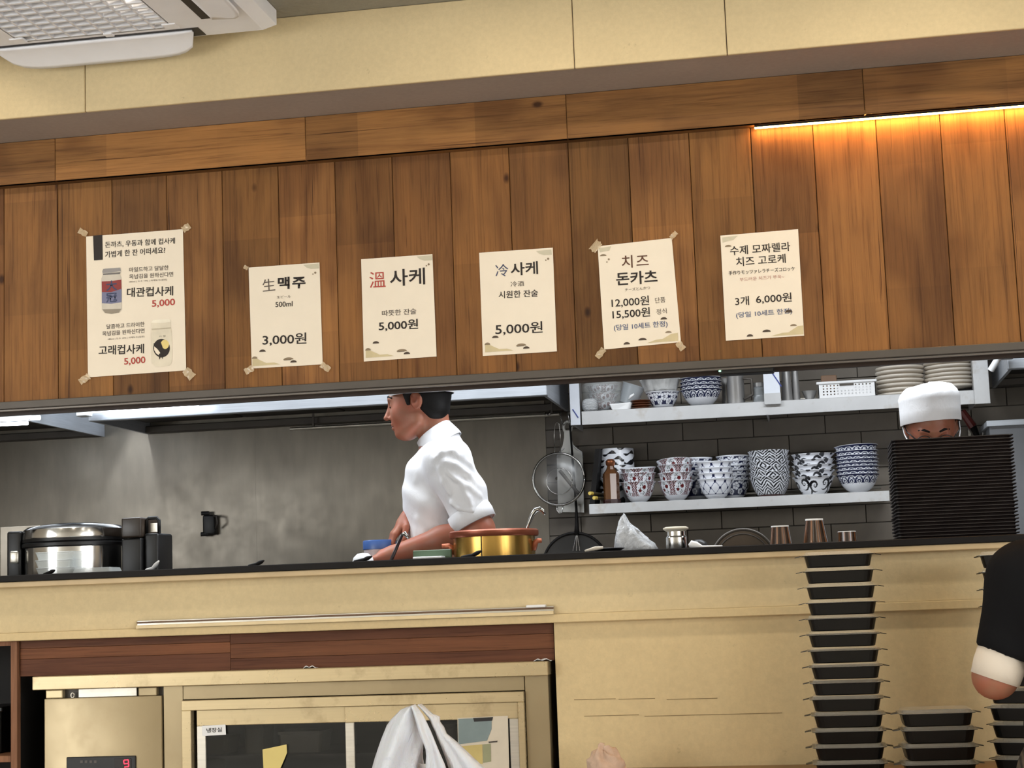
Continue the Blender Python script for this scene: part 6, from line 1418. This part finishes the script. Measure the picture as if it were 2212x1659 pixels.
# hair, face marks
FH = Field(*body_bounds([C(835, 790), C(985, 925, -0.1), C(985, 925, 0.1)], 0.03), 0.005)
FH.ell(H1.p(-0.010, 0, 0.024), v3(0.096, 0.080, 0.096)*1.04, 0, 'add', H1.R()); FH.cap(H1.p(-0.055, -0.025, -0.040), H1.p(-0.055, 0.025, -0.040), 0.036, 0.036, 0.03)
FH.cut(H1.p(0.030, 0, 0.0), H1.f*0.9+H1.u*(-0.30)); FH.cut(H1.p(-0.03, 0, -0.052), H1.f*0.75-H1.u*0.65)
for g in (-1, 1): FH.ell(H1.p(0.004, g*0.080, -0.012), v3(0.026, 0.022, 0.034), 0.004, 'sub', H1.R()); FH.cap(H1.p(0.030, g*0.064, 0.045), H1.p(0.024, g*0.071, -0.012), 0.020, 0.007, 0.004)
FH.mb().build('hair', M['hair'], ck1, world=True, smooth=True)
for g in (-1, 1):
    MB().tube([H1.p(0.097, g*0.016, 0.015), H1.p(0.094, g*0.032, 0.019), H1.p(0.080, g*0.047, 0.013)], [0.0035, 0.0055, 0.003], 8).build('eyebrow', M['hair'], ck1, world=True, smooth=True)
    MB().tube([H1.p(0.090, g*0.022, -0.0125), H1.p(0.0905, g*0.031, -0.0145), H1.p(0.083, g*0.042, -0.012)], [0.002, 0.0032, 0.002], 8).build('eyelid', M['hair'], ck1, world=True, smooth=True)
M['lip'] = plain('lip_line', (120, 66, 58), 0.5)
MB().tube([H1.p(0.086, -0.019, -0.0745), H1.p(0.0935, -0.008, -0.074), H1.p(0.0935, 0.008, -0.074), H1.p(0.086, 0.019, -0.0745)], 0.0019, 6).build('mouth', M['lip'], ck1, world=True, smooth=True)
# cap
rows = []
for rz, zz in ((1.0, 0.021), (1.01, 0.023), (1.01, 0.075), (1.02, 0.100), (0.97, 0.122), (0.80, 0.138), (0.45, 0.146), (0.02, 0.148)):
    rows.append([H1.p(-0.008+0.106*rz*math.cos(a_), 0.087*rz*math.sin(a_), zz+(0.002*math.sin(9*a_) if 0.09 < zz < 0.14 else 0)) for a_ in np.linspace(0, 2*math.pi, 49)[:-1]])
MB().loft(rows, True).build('cook_cap', M['capw'], ck1, world=True, smooth=True)
# jacket
FJ = Field(*body_bounds([C(870, 940), C(1070, 950), sh_n, sh_f, el_n, el_f, C(870, 1345), C(1010, 1345)], 0.10), 0.0062)
FJ.cap(C(950, 1026), C(946, 1080), 0.098, 0.098, 0.03, sy=1.55); FJ.cap(C(946, 1070), C(944, 1340), 0.098, 0.105, 0.03, sy=1.35)
FJ.cap(C(950, 988), C(952, 1020), 0.056, 0.080, 0.03, sy=1.3); FJ.cap(C(966, 950), C(980, 1000), 0.042, 0.064, 0.04, sy=1.5)
FJ.cap(C(914, 1024), C(913, 1090), 0.044, 0.05, 0.05, sy=1.8)
FJ.cap(C(955, 1000), sh_n, 0.062, 0.070, 0.04); FJ.cap(C(955, 1000), sh_f, 0.062, 0.070, 0.04)
cf0, cf1 = C(1012, 1094, -0.165), C(1026, 1133, -0.168)
FJ.cap(sh_n, C(1003, 1070, -0.163), 0.078, 0.070, 0.03); FJ.cap(C(1003, 1070, -0.163), C(1030, 1140, -0.168), 0.070, 0.066, 0.02)
FJ.cap(sh_f, C(935, 1075, 0.18), 0.075, 0.066, 0.03)
ax1 = cf1-cf0; ax1 /= np.linalg.norm(ax1)
FJ.wrinkle(lambda x, y, z: 0.0016*np.sin((x*0.62+z*0.78)*70+1.5*np.sin(z*17))+0.0016*np.sin((x*0.9-z*0.4)*52+y*14+1.2*np.sin(z*11)))
def fold(pts, r_=0.010, k_=0.012, yc=None):
    out = []
    for px, py in pts:
        p_ = C(px, py, -0.22); a_, b_ = sh_n, cf1; ab = b_-a_; t_ = np.clip(((p_-a_)[0]*ab[0]+(p_-a_)[2]*ab[2])/(ab[0]**2+ab[2]**2), 0, 1); q_ = a_+ab*t_
        u_ = math.hypot(p_[0]-q_[0], p_[2]-q_[2]); rr = 0.079-0.010*t_; yy = (q_[1]-math.sqrt(max(0.0, rr*rr-u_*u_))) if yc is None else yc
        out.append(v3(*at(px, py, yy)))
    for p_, q_ in zip(out[:-1], out[1:]): FJ.cap(p_, q_, r_, r_*0.85, k_)
for f_ in ([(940, 990), (955, 977), (978, 974), (1000, 982)], [(962, 998), (985, 1004), (1012, 1024), (1030, 1050)], [(965, 1018), (985, 1036), (1010, 1050), (1036, 1072)], [(1000, 1052), (1010, 1074), (1018, 1092)], [(990, 985), (1014, 1003), (1034, 1036)], [(950, 1012), (958, 1040), (972, 1066)], [(975, 1086), (992, 1098), (1020, 1104)]): fold(f_, 0.0085, 0.010)
for f_ in ([(940, 985), (915, 1005), (902, 1040)], [(930, 1000), (922, 1050), (930, 1100)], [(905, 1120), (918, 1150), (925, 1180)]): fold(f_, 0.010, 0.014, YC-0.125)
FJ.cut(cf1, ax1+v3(0.15, 0, 0), 0.003, cf1-0.14, cf1+0.14)
FJ.cap(C(934, 890), C(941, 958), 0.055, 0.058, 0.006, 'sub')
jk = FJ.mb().build('jacket', M['jacket'], ck1, world=True, smooth=True)
# turned-up cuff and collar
def ring_band(c0, c1, r0, r1, t, u_, v_, n=48, wob=0.0):
    rows = []
    for q, r_ in ((c0, r0), (c0, r0+t), (c0*0.5+c1*0.5, (r0+r1)/2+t*1.5), (c1, r1+t), (c1, r1)):
        rows.append([q+u_*(r_*(1+wob*math.sin(3*a_+1)))*math.cos(a_)+v_*(r_*(1+wob*math.sin(4*a_)))*math.sin(a_) for a_ in np.linspace(0, 2*math.pi, n+1)[:-1]])
    return MB().loft(rows+[rows[0]], True)
def perp(a):
    u_ = np.cross(a, v3(0, 1, 0.2)); u_ /= np.linalg.norm(u_); return u_, np.cross(a, u_)
axc = ax1+v3(0.15, 0, 0); axc /= np.linalg.norm(axc); u_, w_ = perp(axc)
ring_band(cf1-axc*0.052, cf1+axc*0.002, 0.066, 0.067, 0.006, u_, w_, wob=0.03).build('cuff', M['jacket'], jk, world=True, smooth=True)
b_, f_ = C(970, 906), C(901, 960); mid = (b_+f_)/2; uu = (f_-b_)/np.linalg.norm(f_-b_); nn_ = np.cross(v3(0, 1, 0), uu); nn_ = nn_ if nn_[2] > 0 else -nn_; vv_ = v3(0, 1, 0)
rows = []
for off, ra, th in ((-0.060, 0.074, 0.0), (-0.045, 0.074, 0.0), (0.0, 0.066, 0.0), (0.002, 0.062, 0.0), (-0.04, 0.062, 0.0)):
    rows.append([mid+nn_*off+uu*ra*math.cos(a_)+vv_*ra*0.98*math.sin(a_) for a_ in np.linspace(0, 2*math.pi, 49)[:-1]])
MB().loft(rows, True).build('collar', M['jacket'], jk, world=True, smooth=True)
legs(ck1, C(945, 1330)[0], YC+0.11, 0.86, (-1, 0, 0), M['trouser'])

# ------------------------------------------------------------------ cook with cap behind the trays, facing the room, looking down
Y2 = 0.82
def D(px, py, dy=0.0): p = at(px, py, Y2+dy); return v3(p.x, p.y, p.z)
ck2 = thing('person', 'cook in white cap and glasses looking down behind the tray pile', 'person', (D(2010, 1000)[0], Y2, 0.0))
H2 = Head(D(2011, 921), (0.03, -0.93, -0.37), (1, 0.03, 0), (0.0, -0.37, 0.93), 1.03)
nk = D(2034, 1010, 0.05)
s2l, s2r = nk+v3(0.105, -0.11, -0.06), nk+v3(-0.065, 0.17, -0.06)
F2 = Field(*body_bounds([D(1940, 820), s2l+v3(0.08, 0, 0), s2r-v3(0.08, 0, 0), nk+v3(0, 0, -0.75), nk+v3(0, -0.40, -0.3)], 0.13), 0.0065)
H2.build(F2)
F2.cap(H2.p(-0.03, 0, -0.05), nk+v3(0, 0.02, -0.04), 0.054, 0.060, 0.03)
F2.cap(nk+v3(-0.03, 0.08, -0.12), nk+v3(0.05, -0.03, -0.12), 0.08, 0.08, 0.05); F2.cap(nk+v3(0, 0.03, -0.15), nk+v3(0, 0.05, -0.62), 0.11, 0.11, 0.06)
e2l, e2r = s2l+v3(0.03, 0.0, -0.28), s2r+v3(0.0, 0.02, -0.28); w2l, w2r = v3(D(2040, 1100)[0]+0.02, 0.47, CT+0.045), v3(D(1985, 1100)[0]-0.02, 0.47, CT+0.045)
for s_, e_, w_2, g in ((s2l, e2l, w2l, 1), (s2r, e2r, w2r, -1)):
    F2.cap(nk+v3(0, 0.03, -0.08), s_, 0.055, 0.055, 0.04); F2.cap(s_, e_, 0.050, 0.044, 0.02); F2.cap(e_, w_2, 0.042, 0.029, 0.02); hand(F2, w_2, (0.0, -1, -0.02), (0, 0, 1), g, 0.3, 0.92)
F2.mb().build('body', M['skin2'], ck2, world=True, smooth=True)
FJ2 = Field(*body_bounds([s2l+v3(0.06, 0, 0), s2r-v3(0.06, 0, 0), nk+v3(0, 0.02, -0.02), nk+v3(0, 0.1, -0.62), nk+v3(0, -0.1, -0.4)], 0.10), 0.010)
FJ2.cap(nk+v3(-0.03, 0.09, -0.12), nk+v3(0.055, -0.035, -0.12), 0.09, 0.09, 0.05); FJ2.cap(nk+v3(0.01, 0.03, -0.15), nk+v3(0.01, 0.05, -0.60), 0.125, 0.13, 0.06); FJ2.cap(nk+v3(0, 0.02, -0.02), nk+v3(0, 0.03, -0.1), 0.066, 0.085, 0.04)
for s_, e_ in ((s2l, e2l), (s2r, e2r)): FJ2.cap(nk+v3(0, 0.03, -0.08), s_, 0.072, 0.070, 0.05); FJ2.cap(s_, e_, 0.070, 0.064, 0.03); FJ2.cut(e_+v3(0, -0.01, 0.03), (e_-s_), 0.0, e_-0.12, e_+0.12)
FJ2.cap(nk+v3(0, 0, 0.10), nk+v3(0, 0.01, -0.02), 0.058, 0.060, 0.0, 'sub')
FJ2.mb().build('jacket', M['jacket'], ck2, world=True, smooth=True)
FH = Field(*body_bounds([H2.p(0, 0.1, 0), H2.p(0, -0.1, 0), H2.p(-0.11, 0, -0.07), H2.p(0.1, 0, 0.12)], 0.03), 0.006)
FH.ell(H2.p(-0.010, 0, 0.024), v3(0.094, 0.078, 0.094)*1.03, 0, 'add', H2.R()); FH.cut(H2.p(0.040, 0, 0.0), H2.f*0.9-H2.u*0.2); FH.cut(H2.p(-0.03, 0, -0.05), H2.f*0.7-H2.u*0.7)
for g in (-1, 1): FH.ell(H2.p(0.006, g*0.080, -0.012), v3(0.026, 0.022, 0.036), 0.004, 'sub', H2.R())
FH.mb().build('hair', M['hair'], ck2, world=True, smooth=True)
rows = []
ct_, cb_ = D(2008, 829), D(2010, 916)
for r_, f_, pl in ((0.97, 0.0, 0), (1.0, 0.02, 0), (1.0, 0.3, 0), (1.01, 0.56, 0), (1.02, 0.64, 1), (0.95, 0.76, 1), (0.78, 0.90, 1), (0.42, 0.98, 0), (0.02, 1.0, 0)):
    rows.append([H2.c*0+v3(cb_[0], Y2-0.012, cb_[2])+v3(0.0945*r_*math.cos(a_), 0.106*r_*math.sin(a_), (ct_[2]-cb_[2])*f_+0.005*math.cos(a_)-0.006*(1-f_)*math.sin(a_)*0+pl*0.0022*math.sin(13*a_))+v3(0, -0.006*(1-f_), 0) for a_ in np.linspace(0, 2*math.pi, 65)[:-1]])
cp = MB().loft(rows, True).build('cook_cap', M['capw'], ck2, world=True, smooth=True)
q = D(2060, 858, -0.075); MB().add([q+v3(-0.014, 0, 0.016), q+v3(0.012, 0.012, 0.010), q+v3(0.008, 0.006, -0.020), q+v3(-0.006, -0.003, -0.012)], [(0, 1, 2, 3)]).build('cap_fold', M['cuffw'], cp, world=True)
for g in (-1, 1):
    MB().tube([H2.p(0.100, g*0.014, 0.012), H2.p(0.097, g*0.030, 0.018), H2.p(0.082, g*0.046, 0.013)], [0.0032, 0.0042, 0.002], 8).build('eyebrow', M['hair'], ck2, world=True, smooth=True)
    MB().tube([H2.p(0.090, g*0.022, -0.0125), H2.p(0.0915, g*0.031, -0.0145), H2.p(0.083, g*0.042, -0.012)], [0.0015, 0.0022, 0.0015], 8).build('eyelid', M['hair'], ck2, world=True, smooth=True)
gl = MB()
for g in (-1, 1): gl.tube([H2.p(0.108, g*0.032+0.022*math.cos(a_), -0.014+0.017*math.sin(a_)) for a_ in np.linspace(0, 2*math.pi, 21)], 0.0016, 6); gl.tube([H2.p(0.106, g*0.054, -0.010), H2.p(0.06, g*0.078, 0.004), H2.p(0.0, g*0.082, 0.010)], 0.0022, 6)
gl.tube([H2.p(0.109, -0.010, -0.012), H2.p(0.112, 0, -0.010), H2.p(0.109, 0.010, -0.012)], 0.0016, 6)
gl.build('glasses', M['black'], ck2, world=True, smooth=True)
rows = []
for j in range(9):
    v = j/8; rows.append([H2.p(0.118*(1-0.30*abs(u)**2.2)-0.028*(v-0.4)**2-0.02*v+0.002, u*(0.070-0.012*v), -0.024-0.085*v) for u in np.linspace(-1, 1, 17)])
mk = MB().loft(rows).build('face_mask', M['white'], ck2, world=True, smooth=True)
for g in (-1, 1): MB().tube([H2.p(0.080, g*0.069, -0.040), H2.p(0.03, g*0.083, -0.012), H2.p(-0.012, g*0.086, 0.012)], 0.0022, 6).build('mask_strap', M['white'], mk, world=True)
legs(ck2, nk[0], Y2+0.10, 0.86, (0, -1, 0), M['trouser'])

# ------------------------------------------------------------------ person in black at the right front, back to the camera
Y3 = -0.75
def E3(px, py, dy=0.0): p = at(px, py, Y3+dy); return v3(p.x, p.y, p.z)
pr = thing('person', 'person in black shirt with white cuff, arm bent, at the right edge', 'person', (E3(2345, 1400)[0], Y3, 0.0))
nk = E3(2345, 1165); shl, shr = E3(2216, 1248), E3(2474, 1246)
el, el2 = E3(2150, 1461), E3(2535, 1458); wrl = v3(*at(2160, 1458, Y3+0.20)); wrr = v3(*at(2470, 1470, Y3+0.25))
F3 = Field(*body_bounds([shl-v3(0.12, 0, 0), shr+v3(0.12, 0, 0), nk+v3(0, 0, 0.32), nk+v3(0, 0, -0.62), wrl+v3(-0.05, 0.20, 0), el], 0.13), 0.0075)
H3 = Head(nk+v3(0, 0.03, 0.17), (-0.1, 1, -0.2), (-1, -0.1, 0), (0, 0.2, 1), 0.98)
H3.build(F3)
F3.cap(H3.p(-0.03, 0, -0.05), nk+v3(0, 0.0, -0.03), 0.050, 0.055, 0.03); F3.cap(nk+v3(0, 0, -0.14), nk+v3(0, 0, -0.55), 0.088, 0.09, 0.05)
for s_, e_, w_3, g in ((shl, el, wrl, -1), (shr, el2, wrr, 1)):
    F3.cap(nk+v3(0, 0, -0.08), s_, 0.045, 0.05, 0.015); F3.cap(s_, e_, 0.052, 0.046, 0.02); F3.cap(e_, w_3, 0.045, 0.028, 0.025); hand(F3, w_3, w_3-e_, (0, 0, 1), g, 0.4, 0.9)
F3.mb().build('body', M['skin2'], pr, world=True, smooth=True)
FS = Field(*body_bounds([shl-v3(0.1, 0, 0), shr+v3(0.1, 0, 0), nk, nk+v3(0, 0, -0.50), el], 0.17), 0.008)
FS.cap(nk+v3(-0.10, 0, -0.14), nk+v3(0.10, 0, -0.14), 0.098, 0.098, 0.05); FS.cap(nk+v3(-0.055, 0, -0.16), nk+v3(-0.05, 0, -0.50), 0.112, 0.108, 0.05); FS.cap(nk+v3(0.055, 0, -0.16), nk+v3(0.05, 0, -0.50), 0.112, 0.108, 0.05)
FS.cap(nk+v3(0, 0, -0.03), nk+v3(0, 0, -0.10), 0.060, 0.09, 0.04)
for s_, e_ in ((shl, el), (shr, el2)):
    FS.cap(nk+v3(0, 0, -0.09), s_, 0.072, 0.078, 0.05); FS.cap(s_, s_*0.3+e_*0.7, 0.079, 0.060, 0.03); FS.cap(s_*0.3+e_*0.7, e_, 0.060, 0.056, 0.01)
    d_ = (e_-s_)/np.linalg.norm(e_-s_); cpt = s_*0.22+e_*0.78; FS.cut(cpt, d_+v3(0.0, 0, 0), 0.0, cpt-0.13, cpt+np.array([0.13, 0.13, 0.13]) if False else np.minimum(cpt+0.13, cpt+v3(0.075, 0.13, 0.13)) if s_ is shl else cpt+0.13)
FS.cap(nk+v3(0, 0, 0.06), nk+v3(0, 0, -0.02), 0.052, 0.054, 0.0, 'sub')
FS.wrinkle(lambda x, y, z: 0.002*np.sin((x*0.7+z*0.6)*60+3*np.sin(z*14)))
sh = FS.mb().build('shirt', M['shirtk'], pr, world=True, smooth=True)
d_ = (el-shl)/np.linalg.norm(el-shl); u_, w_ = perp(d_)
c0 = shl*0.245+el*0.755; c1 = shl*-0.03+el*1.03
ring_band(c0, c1, 0.052, 0.050, 0.004, u_, w_, wob=0.02).build('cuff', M['cuffw'], sh, world=True, smooth=True)
FA = Field(*body_bounds([nk+v3(-0.2, -0.12, -0.42), nk+v3(0.2, 0.12, -0.95)], 0.12), 0.010)
FA.cap(nk+v3(-0.06, 0, -0.52), nk+v3(-0.08, 0, -0.80), 0.125, 0.14, 0); FA.cap(nk+v3(0.06, 0, -0.52), nk+v3(0.08, 0, -0.80), 0.125, 0.14, 0.05); FA.cut(nk+v3(0, 0, -0.44), (0, 0, 1)); FA.cut(nk+v3(0, 0, -0.85), (0, 0, -1))
FA.mb().build('apron', M['apron'], pr, world=True, smooth=True)
FH = Field(*body_bounds([H3.p(0, 0.1, 0), H3.p(0, -0.1, 0), H3.p(-0.11, 0, -0.08), H3.p(0.1, 0, 0.12)], 0.03), 0.008)
FH.ell(H3.p(-0.008, 0, 0.024), v3(0.100, 0.084, 0.100), 0, 'add', H3.R()); FH.cap(H3.p(-0.05, -0.02, -0.05), H3.p(-0.05, 0.02, -0.05), 0.04, 0.04, 0.03); FH.cut(H3.p(0.050, 0, 0.0), H3.f*0.9-H3.u*0.4)
FH.mb().build('hair', M['hair'], pr, world=True, smooth=True)
legs(pr, nk[0], Y3, max(0.35, nk[2]-0.55), (0, 1, 0), M['trouser'])
set_type()
